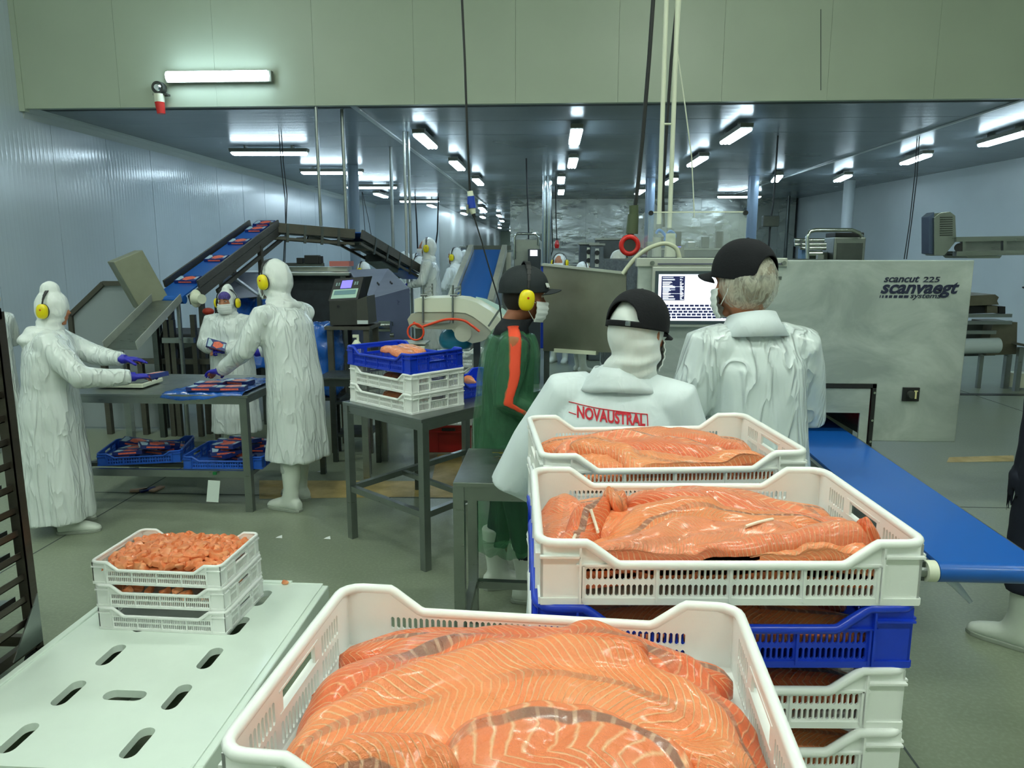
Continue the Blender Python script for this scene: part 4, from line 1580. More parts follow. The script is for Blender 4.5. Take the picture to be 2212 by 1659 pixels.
# ---------------------------------------------------------------- clothing materials
def smock_mat(name, c, rough=.3, fold=.4, sss=0.0, alpha=1.0, trans=0.0, crisp=1.0):
    t = NT(name)
    c = lin(c)
    n1 = t.noise(6, 3, t.coord('Object', (1.5, 1.5, .35)), .5, .6)
    mq = t.n('ShaderNodeMapping')
    t.l(t.coord('Object'), mq.inputs[0])
    mq.inputs['Rotation'].default_value = (.5, .7, .4)
    mq.inputs['Scale'].default_value = (2.2, 2.2, .5)
    nd = t.noise(7, 2, mq.outputs[0], .5, .4)
    rd = t.math('POWER', t.math('SUBTRACT', 1, t.math('ABSOLUTE', t.math('MULTIPLY', t.math('SUBTRACT', nd, .5), 5)), clamp=True), 3)
    vo = t.n('ShaderNodeTexVoronoi', feature='DISTANCE_TO_EDGE')
    vo.inputs['Scale'].default_value = 9
    mp = t.noise(5, 3)
    cmb = t.n('ShaderNodeVectorMath', operation='ADD')
    t.l(t.coord('Object', (1, 1, .5)), cmb.inputs[0])
    cc = t.n('ShaderNodeCombineXYZ')
    t.l(mp, cc.inputs[0])
    t.l(mp, cc.inputs[2])
    t.l(cc.outputs[0], cmb.inputs[1])
    t.l(cmb.outputs[0], vo.inputs['Vector'])
    cr = t.mr(vo.outputs[0], 0, .14, 0, 1)
    t.l(t.mix(t.mr(n1, .3, .7), tuple(x * .93 for x in c), c), t.b.inputs['Base Color'])
    t.b.inputs['Roughness'].default_value = rough
    t.b.inputs['Coat Weight'].default_value = .3 * crisp
    t.b.inputs['Coat Roughness'].default_value = .15
    t.b.inputs['Alpha'].default_value = alpha
    t.b.inputs['Transmission Weight'].default_value = trans
    b1 = t.bump(n1, fold * .6, .03)
    b2 = t.bump(rd, .4 * crisp + .1, .012, b1)
    b3 = t.bump(t.noise(40, 4), .15, .004, b2)
    t.l(b3, t.b.inputs['Normal'])
    return t.m


m_smock = smock_mat('white_plastic_smock', (230, 238, 237), .27, .6, crisp=1.3)
m_crinkle = smock_mat('crinkled_white_plastic', (228, 238, 240), .26, .8, crisp=1.7)
m_cloth = smock_mat('white_cotton_coat', (224, 234, 238), .7, .35, crisp=.0)
m_hood = smock_mat('white_fabric_hood', (230, 236, 234), .75, .4, crisp=.0)
m_hood2 = smock_mat('white_paper_hood', (234, 240, 238), .45, .6, crisp=.4)
m_greenpl = smock_mat('green_translucent_plastic_smock', (84, 158, 108), .18, 1.8, alpha=.36)
m_teal = M('black_green_work_jacket', (18, 38, 36), .8, bump=.2, bscale=60)
m_orangecloth = M('orange_shoulder_stripe', (232, 74, 40), .7)
m_navycap = M('navy_cotton_cap', (5, 8, 17), .9, bump=.15, bscale=150)
m_glove = M('blue_rubber_glove', (36, 34, 168), .45, bump=.1, bscale=60)
m_boot = M('white_rubber_boot', (214, 222, 212), .4, var=.1, bump=.03)
m_skin = M('skin_tan', (176, 116, 84), .5, bump=.05, bscale=60)
m_skin2 = M('skin_brown', (150, 92, 64), .5, bump=.05, bscale=60)
m_mask = M('white_face_mask', (232, 238, 236), .8, bump=.1, bscale=80)
m_eye = M('dark_eye', (28, 20, 16), .2)
m_eyew = M('eye_white', (206, 200, 190), .3)
m_hair = M('dark_hair', (30, 24, 20), .7)
m_haire = M('grey_hair_under_net', (128, 104, 76), .7, bump=.2, bscale=60, var=.1, vscale=20)
t = NT('white_hair_net')
t.b.inputs['Base Color'].default_value = (*lin((232, 232, 216)), 1)
t.b.inputs['Roughness'].default_value = .8
nz_ = t.noise(9, 3, t.coord('Object', (3.2, 3.2, .8)), .6, 1.0)
nz2_ = t.noise(50, 3)
rd_ = t.math('POWER', t.math('SUBTRACT', 1, t.math('ABSOLUTE', t.math('MULTIPLY', t.math('SUBTRACT', nz_, .5), 6)), clamp=True), 2)
t.l(t.math('ADD', t.mr(nz2_, .3, .7, .22, .30), t.math('MULTIPLY', rd_, .35), clamp=True), t.b.inputs['Alpha'])
t.l(t.bump(rd_, .3, .006), t.b.inputs['Normal'])
m_net = t.m
m_trous = M('dark_navy_trousers', (18, 24, 42), .85, bump=.2, bscale=20)
m_trousw = M('pale_trousers', (190, 198, 194), .8)
m_print = M('purple_floral_cloth', (84, 74, 150), .8, var=.5, vscale=70)
m_redink = M('red_print', (206, 34, 52), .7)


def ering(c, rx, ry, n=24, tilt=0.0, sq=2.0):
    out = []
    for k in range(n):
        a = 2 * PI * k / n
        ca, sa = math.cos(a), math.sin(a)
        x = math.copysign(abs(ca) ** (2 / sq), ca) * rx
        y_ = math.copysign(abs(sa) ** (2 / sq), sa) * ry
        out.append(Vector((c[0] + x, c[1] + y_, c[2] + tilt * y_)))
    return out


def hand(mb, wr_, d, nrm, k=1.0, curl=.35, side=1):
    """palm, four fingers of different lengths and a thumb; d = pointing direction, nrm = back of the hand"""
    d = Vector(d).normalized()
    nrm = Vector(nrm)
    nrm = (nrm - d * nrm.dot(d)).normalized()
    sx = d.cross(nrm).normalized() * side
    wr_ = Vector(wr_)
    rings = []
    for s, w_, t_ in ((-.03, .027, .022), (0, .028, .02), (.03, .038, .019), (.065, .042, .017), (.088, .040, .013)):
        c = wr_ + d * s * k
        rings.append([c + sx * math.cos(2 * PI * j / 12) * w_ * k + nrm * math.sin(2 * PI * j / 12) * t_ * k for j in range(12)])
    mb.loft(rings)
    for j, (off, ln) in enumerate(((-.030, .062), (-.010, .076), (.011, .072), (.031, .054))):
        p0 = wr_ + (d * .075 + sx * off) * k
        p = p0
        ang_ = 0
        pts = [wr_ + (d * .05 + sx * off * .8) * k, p0]
        for sgm in range(3):
            ang_ += curl * (1 + .12 * j)
            dd = d * math.cos(ang_) - nrm * math.sin(ang_)
            p = p + dd * ln / 3 * k * 1.05
            pts.append(p)
        mb.tube(pts, [.0095 * k, .0095 * k, .0088 * k, .008 * k, .0065 * k], 8)
    p0 = wr_ + (d * .018 - sx * .026) * k
    p1 = p0 + (d * .028 - sx * .028 - nrm * .006) * k
    p2 = p1 + (d * .03 - sx * .008 - nrm * .016 * (1 + curl)) * k
    mb.tube([p0, p1, p2, p2 + (d * .012 - nrm * .008) * k], [.014 * k, .012 * k, .0105 * k, .008 * k], 8)


def boots(pr_, feet, k, m_=None, h=.36):
    for s, (fx, fy_, a) in enumerate(feet):
        mb = MB()
        dr_ = Vector((math.sin(a), math.cos(a), 0))
        rt = Vector((dr_.y, -dr_.x, 0))
        base_ = Vector((fx, fy_, 0))
        rings = []
        for z, off, rx_, ry_ in ((h, -.01, .066, .074), (.25, -.008, .06, .068), (.16, 0, .05, .058), (.10, .012, .048, .066), (.05, .03, .048, .09)):
            rings.append([base_ + (dr_ * off + rt * math.cos(2 * PI * j / 16) * rx_ + dr_ * math.sin(2 * PI * j / 16) * ry_) * k + Vector((0, 0, z * k)) for j in range(16)])
        mb.loft(rings)
        rings = []
        for y_, w_, zt_ in ((-.075, .030, .075), (-.05, .042, .10), (0, .044, .11), (.06, .046, .10), (.12, .052, .08), (.17, .050, .062), (.205, .035, .045), (.215, .012, .03)):
            c = base_ + dr_ * y_ * k
            rg = []
            for j in range(12):
                aa = 2 * PI * j / 12
                zz = math.sin(aa)
                rg.append(c + rt * math.cos(aa) * w_ * k + Vector((0, 0, (zt_ * .5 + zz * zt_ * .5) * k)))
            rings.append(rg)
        mb.loft(rings)
        me = remesh(mb, .011 * k, 3)
        mesh_obj(me, 'boot', m_ or m_boot, pr_, world=False)
        so = MB()
        pts = []
        for y_, w_ in ((-.082, .02), (-.06, .042), (0, .046), (.06, .048), (.13, .056), (.185, .048), (.215, .02)):
            pts.append((y_, w_))
        outline = [(y_, w_) for y_, w_ in pts] + [(y_, -w_) for y_, w_ in reversed(pts)]
        for lo_, hi_ in ((.0, .02),):
            n = len(outline)
            vs = [base_ + dr_ * a_ * k + rt * b_ * k + Vector((0, 0, z_ * k)) for z_ in (lo_, hi_) for a_, b_ in outline]
            so.add(vs, [tuple(range(n))[::-1], tuple(range(n, 2 * n))] + [(j, (j + 1) % n, n + (j + 1) % n, n + j) for j in range(n)])
        so.build('sole', M('boot_sole', (150, 158, 146), .6), pr_, world=False, bevel=.003)


class P:
    """one person in local coordinates, facing +Y, feet at z 0"""
    def __init__(s, label, loc, face, k=1.0, lean=(0, 0), head=(0, 0, 0), z=0.0, group=None, shw=1.0):
        s.o = thing('person', label, 'person', (loc[0], loc[1], z), face, group)
        s.k, s.lean, s.hd, s.shw = k, lean, head, shw

    def c(s, z):
        f = max(0.0, (z - .85) / .57)
        return (s.lean[0] * f ** 1.3, s.lean[1] * f ** 1.3)

    def hc(s):
        cx, cy = s.c(1.60)
        return Vector((cx + s.hd[0], cy + .02 + s.hd[1], 1.625))

    def hrot(s):
        yaw = s.hd[2]
        pit = s.hd[3] if len(s.hd) > 3 else 0
        return Matrix.Rotation(yaw, 3, 'Z') @ Matrix.Rotation(pit, 3, 'X')

    def shoulder(s, sd):
        cx, cy = s.c(1.40)
        return Vector((cx + sd * .185 * s.shw, cy, 1.405))

    def head_geo(s, mb, face=True, sc=1.0):
        h, r = s.hc(), s.hrot()

        def fn(p):
            q = p.copy()
            if q.z < 0:
                f = -q.z / .125
                q.x *= 1 - .32 * f * f
                q.y = q.y * (1 - .25 * f * f) + .012 * f
            if q.y < 0:
                q.y *= 1.06
            return q * sc
        mb.ell(h, (.077, .095, .122), r, 28, 20, fn)
        if face:
            # nose, brow, lips, chin, ears
            def at(x, y_, z):
                return h + r @ (Vector((x, y_, z)) * sc)
            mb.tube([at(0, .088, .022), at(0, .105, -.005), at(0, .116, -.028)], [.009, .011, .015], 8)
            mb.ell(at(0, .10, -.034), (.018, .012, .009), r, 10, 8)
            mb.tube([at(-.045, .078, .034), at(-.02, .092, .036), at(.02, .092, .036), at(.045, .078, .034)], .009, 8)
            mb.ell(at(0, .092, -.062), (.026, .012, .011), r, 12, 8)
            mb.ell(at(0, .072, -.100), (.026, .02, .018), r, 12, 8)
            for sd in (-1, 1):
                mb.ell(at(sd * .079, -.006, -.006), (.010, .02, .034), r, 10, 8)
                mb.ell(at(sd * .045, .066, -.02), (.025, .018, .022), r, 10, 8)

    def body(s, arms, legs, skin=None, vox=.012, face=True, hands=True):
        k = s.k
        mb = MB()
        s.head_geo(mb, face)
        h = s.hc()
        cx, cy = s.c(1.45)
        mb.tube([(cx, cy - .01, 1.40), (cx + s.hd[0] * .3, cy, 1.49), (h.x, h.y - .02, 1.56)], [.062, .055, .056], 14)
        rings = [ering((*s.c(z), z), rx, ry) for z, rx, ry in ((.84, .13, .09), (.93, .155, .105), (1.05, .14, .10), (1.2, .155, .105), (1.34, .175, .105), (1.41, .15, .08), (1.45, .08, .06))]
        mb.loft(rings)
        for sd, (el, wr_, hd_, nr) in zip((-1, 1), arms):
            mb.tube([s.shoulder(sd) + Vector((-sd * .03, 0, 0)), s.shoulder(sd), Vector(el), Vector(wr_)], [.05, .052, .04, .028], 12)
            if hands:
                hand(mb, wr_, hd_, nr, 1.0, .35, sd)
        for sd, (fx, fy_, a) in zip((-1, 1), legs):
            mb.tube([(sd * .085 + s.c(.9)[0], 0, .92), (sd * .09 * .6 + fx * .4, fy_ * .5 + .02, .48), (fx, fy_, .08)], [.085, .056, .04], 14)
            mb.tube([(fx, fy_, .05), (fx + math.sin(a) * .14, fy_ + math.cos(a) * .14, .04)], [.04, .03], 10)
        s._scale(mb)
        me = remesh(mb, vox, 2)
        s.skin = skin or m_skin
        return mesh_obj(me, 'body', s.skin, s.o, world=False)

    def _scale(s, mb):
        mb.v = [(a * s.k, b * s.k, c * s.k) for a, b, c in mb.v]

    def coat(s, arms, hem=.35, mat_=None, vox=.014, flare=1.0, fold=.010, sleeve=1.0, name='coat', wrist=.94, bulk=1.0, neck=1.47, rings_=None, smooth=5, seed=0):
        mb = MB()
        rr_ = rings_ or [(hem, .215 * flare, .175 * flare), (.6, .205, .165), (.9, .20, .155), (1.05, .19, .145), (1.2, .195, .145), (1.33, .20, .14), (1.405, .165, .115), (1.45, .10, .085), (neck, .075, .075)]
        rings = []
        for z, rx, ry in rr_:
            rings.append(ering((*s.c(z), z), rx * bulk * (s.shw if z > 1.1 else 1), ry * bulk, 28, 0, 2.3))
        mb.loft(rings)
        for sd, (el, wr_, _, _) in zip((-1, 1), arms):
            sh = s.shoulder(sd)
            el, wr_ = Vector(el), Vector(wr_)
            w2 = el.lerp(wr_, wrist)
            pts = [sh + Vector((-sd * .07, 0, .0)), sh + Vector((0, 0, -.005)), sh.lerp(el, .5), el, el.lerp(w2, .5), w2]
            mb.tube(pts, [.075 * sleeve, .082 * sleeve, .076 * sleeve, .068 * sleeve, .058 * sleeve, .046 * sleeve], 16)
        s._scale(mb)

        def disp(p, n_):
            q = p / s.k
            a = math.atan2(q.y - s.c(q.z)[1], q.x - s.c(q.z)[0])
            f = noise.noise(Vector((q.x * 5 + seed, q.y * 5, q.z * 3 + q.x * 2))) * fold * 1.2
            g_ = noise.noise(Vector((q.x * 11 + q.z * 7, q.y * 11 + seed, q.z * 7 - q.x * 8))) * fold * .4
            rr2 = 0
            v_ = 0
            if q.z < 1.0:
                v_ = math.sin(a * 6 + 4.5 * noise.noise(Vector((a * 2, q.z * 1.5, seed)))) * fold * .7 * min(1, (1.0 - q.z) / .5)
            return p + n_ * (f + g_ + rr2 + v_) * s.k
        me = remesh(mb, vox * s.k, smooth, disp)
        return mesh_obj(me, name, mat_ or m_smock, s.o, world=False)

    def hood(s, mat_=None, vox=.009, peak=0.0, drape=True, name='hood', face_open=True, fold=.006, r=(.101, .116, .142), back=-.034, seed=0):
        h, rt = s.hc(), s.hrot()
        mb = MB()
        mb.ell(h + rt @ Vector((0, back, .004)), r, rt, 24, 18)
        if peak:
            mb.ell(h + rt @ Vector((0, back - .01, .09 + peak)), (.06, .07, .075), rt, 16, 12)
        if drape:
            cx, cy = s.c(1.45)
            mb.loft([ering((h.x, h.y - .022, 1.60), .085, .092), ering((h.x, h.y - .024, 1.545), .084, .088), ering(((cx + h.x) / 2, (cy + h.y) / 2 - .02, 1.50), .092, .092),
                     ering((cx, cy - .005, 1.455), .125, .10), ering((cx, cy, 1.425), .15, .105)])
        s._scale(mb)

        def disp(p, n_):
            q = p / s.k
            return p + n_ * s.k * (fold * noise.noise(q * 18 + Vector((seed, 0, 0))) + fold * .8 * math.sin(q.z * 95 + 5 * noise.noise(q * 9)) * max(0, min(1, (1.58 - q.z) / .05)))
        me = remesh(mb, vox * s.k, 3, disp)
        return mesh_obj(me, name, mat_ or m_hood, s.o, world=False)

    def loc_head(s, x, y_, z):
        return (s.hc() + s.hrot() @ Vector((x, y_, z))) * s.k

    def muffs(s, band='over', r=.110, up=0.0, bh=.138):
        for sd in (-1, 1):
            mb = MB()
            rt = s.hrot()
            c = s.hc() + rt @ Vector((sd * r, -.012, -.012 + up))

            def fn(p):
                m_ = Vector((p.x, math.copysign(abs(p.y / .041) ** .8, p.y) * .041 if p.y else 0, math.copysign(abs(p.z / .053) ** .8, p.z) * .053 if p.z else 0))
                return m_
            mb.ell(c + rt @ Vector((sd * .012, 0, 0)), (.026, .041, .053), rt, 20, 14, fn)
            s._scale(mb)
            cup = mb.build('ear_cup', m_yellow, s.o, 60, world=False)
            mb = MB()
            mb.ell(c + rt @ Vector((-sd * .003, 0, 0)), (.016, .043, .055), rt, 18, 12)
            s._scale(mb)
            mb.build('cushion', m_black, s.o, 60, world=False)
            if sd < 0 or sd > 0:
                mb = MB()
                mb.box(c + rt @ Vector((sd * .0385, .0, .012)), (.0014, .010, .010), rt)
                s._scale(mb)
                mb.build('warning_mark', m_red, s.o, world=False)
        if band == 'over':
            pts = []
            for j in range(15):
                a = PI * j / 14
                pts.append(s.hc() + s.hrot() @ Vector((math.cos(a) * (r + .012), -.012, .01 + math.sin(a) * bh)))
            mb = MB()
            rr_ = [.004 + .010 * math.sin(PI * j / 14) ** 3 for j in range(15)]
            for j in range(14):
                mb.bar(pts[j], pts[j + 1], .008 + .022 * math.sin(PI * (j + .5) / 14) ** 2, .005, (pts[j] + pts[j + 1]) / 2 - s.hc())
            s._scale(mb)
            mb.build('head_band', m_black, s.o, world=False)

    def mask(s, chin=False, straps=True):
        rt = s.hrot()
        mb = MB()

        def fn(u, v):
            a = (u - .5) * 2.2
            z = .0 - v * .105 - .012
            bulge = math.sin(PI * min(1, max(0, v))) * .012 + .03 * math.exp(-((u - .5) / .16) ** 2) * (1 - .55 * v)
            rad = .098 + bulge + .0025 * math.sin(v * 26)
            return (s.hc() + rt @ Vector((math.sin(a) * rad * .88, math.cos(a) * rad + .004, z))) * s.k
        mb.grid(fn, 22, 14)
        mb.build('face_mask', m_mask, s.o, 180, world=False, solid=.003)
        if straps:
            for sd in (-1, 1):
                for z in (-.02, -.105):
                    MB().tube([s.loc_head(sd * .082, .045, z), s.loc_head(sd * .09, .01, z * .6)], .0016, 6).build('mask_strap', m_mask, s.o, world=False)

    def eyes(s):
        for sd in (-1, 1):
            MB().ell(s.loc_head(sd * .031, .0845, .016), (.014 * s.k, .008 * s.k, .0075 * s.k), s.hrot(), 12, 8).build('eye', m_eyew, s.o, 60, world=False)
            MB().ell(s.loc_head(sd * .031, .0905, .016), (.006 * s.k, .003 * s.k, .006 * s.k), s.hrot(), 10, 8).build('iris', m_eye, s.o, 60, world=False)
            MB().tube([s.loc_head(sd * .012, .096, .036), s.loc_head(sd * .032, .095, .043), s.loc_head(sd * .052, .082, .037)], .0035 * s.k, 6).build('eyebrow', m_hair, s.o, world=False)

    def gloves(s, arms, curl=.4, vox=.0048, which=(0, 1), m_=None):
        for i, (el, wr_, hd_, nr) in enumerate(arms):
            if i not in which:
                continue
            mb = MB()
            el, wr_ = Vector(el), Vector(wr_)
            hand(mb, wr_, hd_, nr, 1.12, curl, (-1, 1)[i])
            mb.tube([wr_.lerp(el, .34), wr_.lerp(el, .1), wr_ + Vector(hd_).normalized() * .02], [.042, .036, .034], 14)
            s._scale(mb)
            mesh_obj(remesh(mb, vox * s.k, 1), 'glove', m_ or m_glove, s.o, world=False)

    def cap(s, opening=True, brim_up=0.0, m_=None, rr_=(.098, .118, .112), zc=.035, tilt=0.0, stripe=False):
        """dome with half-moon opening at the back, sweat band, brim and strap"""
        rt = s.hrot() @ Matrix.Rotation(tilt, 3, 'X')
        c = s.hc() + s.hrot() @ Vector((0, -.008, zc))
        m_ = m_ or m_navycap
        mb = MB()
        nu = 96

        TH = PI / 2 * 1.14
        n1 = 16

        def limf(a):
            d_ = abs(a - PI) / .66
            return .90 - (.34 * math.sqrt(1 - d_ * d_) if opening and d_ < 1 else 0)

        def pt(a, th):
            x = math.sin(th) ** .9 * math.sin(a) if th < PI / 2 else math.sin(a)
            y_ = math.sin(th) ** .9 * math.cos(a) if th < PI / 2 else math.cos(a)
            return Vector((x * rr_[0], y_ * rr_[1], math.cos(th) * rr_[2]))
        vs, fs = [], []
        angs = []
        for i in range(nu):                    # columns crowd towards both ends of the opening
            angs.append(2 * PI * i / nu)
        for j in range(n1 + 1):
            for a in angs:
                vs.append((c + rt @ pt(a, TH * limf(a) * j / n1)) * s.k)
        nb = 3
        for j in range(nb + 1):
            for a in angs:
                vs.append((c + rt @ pt(a, TH * (.90 + .10 * j / nb))) * s.k)
        for j in range(n1):
            for i in range(nu):
                fs.append((j * nu + i, j * nu + (i + 1) % nu, (j + 1) * nu + (i + 1) % nu, (j + 1) * nu + i))
        o2 = (n1 + 1) * nu
        for j in range(nb):
            for i in range(nu):
                fs.append((o2 + j * nu + i, o2 + j * nu + (i + 1) % nu, o2 + (j + 1) * nu + (i + 1) % nu, o2 + (j + 1) * nu + i))
        mb.add(vs, fs)
        cap_o = mb.build('cap', m_, s.o, 180, world=False, solid=.0035, weld=True)
        bm_ = MB()

        def br(u, v):
            a = (u - .5) * 1.9
            ra = 1.0
            ln = .072 * math.cos((u - .5) * PI * .86) ** .55 if abs(u - .5) < .499 else 0
            x = math.sin(a) * rr_[0] * 1.0
            y_ = math.cos(a) * rr_[1] + ln * v
            z = -.012 - .018 * v - .35 * x * x / .1 * (1 - .2 * v) + brim_up * v
            return (c + rt @ Vector((x * (1 - .12 * v), y_, z))) * s.k
        bm_.grid(br, 24, 6)
        bm_.build('brim', m_, cap_o, 180, world=False, solid=.004)
        mb = MB()
        mb.ell((c + rt @ Vector((0, 0, rr_[2]))) * s.k, (.007, .007, .004), None, 10, 6)
        mb.build('button', m_, cap_o, 60, world=False)
        if opening:
            mb = MB()
            mb.box((c + rt @ Vector((.035, -rr_[1] * .965, -.014))) * s.k, (.028, .006, .014), rt @ Matrix.Rotation(-.3, 3, 'Z'))
            mb.build('buckle', m_steel, cap_o, world=False, bevel=.0015)
        return cap_o


def trousers(pp, feet, m_=None, r=(.10, .082, .062)):
    mb = MB()
    for sd, (fx, fy_, a) in zip((-1, 1), feet):
        mb.tube([(sd * .085 + pp.c(.9)[0], .0, .92), (sd * .054 + fx * .4, fy_ * .5 + .02, .52), (fx, fy_, .28)], list(r), 14)
    pp._scale(mb)
    mesh_obj(remesh(mb, .014, 2, lambda p_, n_: p_ + n_ * .008 * noise.noise(p_ * 9)), 'trousers', m_ or m_trousw, pp.o, world=False)


STAND = [(-.10, 0.0, -.15), (.10, .0, .15)]


def worker(label, loc, face, k=1.0, arms=None, lean=(0, .02), head=(0, 0, 0), z=0, hem=.33, lod=0, peak=.0, muffs=True, group=None, feet=None, seed=0, boots_=True):
    """far hooded worker in a white coat"""
    p = P(label, loc, face, k, lean, head, z, group)
    arms = arms or [((-.27, .1, 1.15), (-.14, .32, 1.1), (.3, 1, 0), (0, 0, 1)), ((.27, .1, 1.15), (.14, .32, 1.1), (-.3, 1, 0), (0, 0, 1))]
    feet = feet or STAND
    v_ = .02 if lod else .013
    p.body(arms, feet, vox=.016 if lod else .011, hands=not lod)
    p.coat(arms, hem, vox=v_, seed=seed, smooth=3 if lod else 5)
    p.hood(m_hood2, vox=.014 if lod else .009, peak=peak, seed=seed)
    p.mask(straps=False)
    if muffs:
        p.muffs()
    p.gloves(arms, vox=.008 if lod else .005)
    if boots_:
        boots(p.o, [(a * k, b * k, c) for a, b, c in feet], k)
    return p


def topk(px, py, Y, zf=0.0, hd=1.755):
    """scale so that the hood top reaches the sight line"""
    return (V(px, py, Y).z - zf) / hd


# left worker reaching over the packing table, seen from behind
q = G(136, 1140)
print('P1', q, topk(90, 612, q.y))
arms = [((-.20, .30, 1.26), (-.02, .50, 1.24), (.1, 1, -.05), (0, 0, 1)), ((.27, .24, 1.16), (.17, .56, 1.13), (.0, 1, 0.02), (0, 0, 1))]
p1 = P('person in a long white smock with a folded back hood, at the packing table\'s left', (q.x, q.y), R(-62), topk(90, 616, q.y, 0, 1.80), (-.07, .04), (.0, .0, R(-22), R(-5)), shw=1.08)
p1.body(arms, [(-.1, .0, 0), (.12, .05, .2)], vox=.012)
p1.coat(arms, .10, vox=.013, flare=1.06, bulk=1.26, fold=.012, seed=3, sleeve=1.15)
p1.hood(m_hood2, peak=.035, seed=4, back=-.010)
p1.muffs()
p1.gloves(arms, .15)
boots(p1.o, [(-.1, .0, 0), (.12, .05, .2)], p1.k)
# collar hood folded on the back
mb = MB()
cx, cy = p1.c(1.42)
mb.loft([ering((cx, cy - .04, 1.50), .10, .09), ering((cx, cy - .06, 1.46), .15, .12), ering((cx, cy - .085, 1.40), .155, .12), ering((cx, cy - .09, 1.34), .12, .09), ering((cx, cy - .09, 1.28), .06, .05)])
p1._scale(mb)
mesh_obj(remesh(mb, .012, 3, lambda p_, n_: p_ + n_ * .016 * noise.noise(Vector((p_.x * 10, p_.y * 10, p_.z * 26)))), 'folded_hood', m_hood2, p1.o, world=False)

# second worker on the right of the packing table, seen half from behind
q = G(652, 1092)
print('P2', q, topk(590, 560, q.y))
arms = [((-.24, .20, 1.18), (-.10, .45, 1.02), (.2, 1, -.1), (0, 0, 1)), ((.3, .02, 1.15), (.2, .2, 1.05), (-.2, 1, -.1), (0, 0, 1))]
arms2 = [((-.29, .17, 1.15), (-.26, .46, .99), (.05, 1, -.15), (.2, 0, 1)), ((.20, .24, 1.16), (.0, .38, 1.10), (-.6, .8, 0), (0, 0, 1))]
p2 = P('tall person in shiny white smock and white boots at the packing table\'s right end', (q.x, q.y), R(62), topk(590, 562, q.y, 0, 1.765), (0, .085), (0, .03, R(8), R(-10)))
ft2 = [(-.11, -.02, -.1), (.11, .12, .1)]
p2.body(arms2, ft2, vox=.012)
trousers(p2, ft2, m_trousw)
p2.coat(arms2, .37, vox=.012, flare=1.05, bulk=1.04, fold=.010, seed=7)
p2.hood(m_hood2, seed=8)
p2.muffs()
p2.mask()
p2.gloves(arms2, .2)
boots(p2.o, [(a * p2.k, b * p2.k, c) for a, b, c in ft2], p2.k)

# third worker behind the table, facing the camera
q = V(492, 617, 6.6)
print('P3', q)
arms3 = [((-.25, .10, 1.15), (-.03, .26, 1.12), (.8, .5, 0), (0, .3, 1)), ((.25, .10, 1.15), (.08, .27, 1.16), (-.7, .5, .2), (0, .3, 1))]
p3 = P('person facing the camera behind the packing table, purple headscarf under a white hood', (q.x, q.y), R(176), (q.z - .0) / 1.80, (0, .02), (0, 0, 0, R(-3)))
p3.body(arms3, STAND, vox=.010)
trousers(p3, STAND)
p3.coat(arms3, .18, vox=.013, flare=1.05, fold=.010, bulk=1.2, seed=11, sleeve=1.38)
p3.hood(m_hood2, peak=.03, seed=12)
mb = MB()
mb.ell(p3.hc() + Vector((0, .016, .050)), (.074, .084, .070), None, 20, 14)
p3._scale(mb)
mb.build('headscarf', m_print, p3.o, 60, world=False)
p3.eyes()
p3.mask()
p3.muffs()
p3.gloves(arms3, .9)
boots(p3.o, [(a * p3.k, b * p3.k, c) for a, b, c in STAND], p3.k)

# man in the green plastic smock, profile to the right
q = G(1092, 1283)
print('green', q, topk(1130, 565, q.y))
kg = topk(1130, 567, q.y, 0, 1.80)
armsg = [((-.22, -.02, 1.13), (-.14, .16, .98), (.5, .8, -.4), (-1, 0, 0)), ((.235, -.02, 1.13), (.17, .20, 1.0), (-.4, .8, -.35), (1, 0, .2))]
pg = P('man in profile in a green see-through smock, dark cap and yellow ear defenders', (q.x, q.y), R(-80), kg, (0, .03), (0, .035, R(6), R(-8)))
ftg = [(-.09, -.04, -.1), (.10, .10, .25)]
pg.body(armsg, ftg, m_skin2, vox=.0085)
pg.coat(armsg, .82, m_teal, vox=.012, name='jacket', fold=.008, bulk=.90, sleeve=.86, seed=20, neck=1.50)
pg.coat(armsg, .30, m_greenpl, vox=.012, name='plastic_smock', fold=.016, bulk=1.08, sleeve=1.12, flare=1.0, seed=21,
        rings_=[(.30, .20, .17), (.6, .195, .165), (.9, .195, .16), (1.1, .195, .15), (1.25, .2, .15), (1.34, .2, .14), (1.40, .17, .12), (1.43, .13, .105)])
mb = MB()                                 # dark trousers and orange stripe down the right arm
for sd, (fx, fy_, a) in zip((-1, 1), ftg):
    mb.tube([(sd * .085, .0, .9), (sd * .09 * .6 + fx * .4, fy_ * .5 + .02, .48), (fx, fy_, .25)], [.105, .078, .066], 14)
pg._scale(mb)
mesh_obj(remesh(mb, .014, 2), 'trousers', m_trous, pg.o, world=False)


def ribbon(pp, base_o, pts, w_, nm, mat_, lift=.006, nw=6):
    rows = []
    P_ = smooth_path(pts, 8)
    for i, p_ in enumerate(P_):
        row = []
        for j in range(nw + 1):
            q_ = (p_ + Vector((0, (j / nw - .5) * w_, 0))) * pp.k
            ok, lc, nr_, _ = base_o.closest_point_on_mesh(q_)
            row.append(lc + nr_ * lift * (1 if 0 < j < nw else .6))
        rows.append(row)
    return MB().loft(rows, cap=False, closed=False).build(nm, mat_, pp.o, 180, world=False, solid=.003)


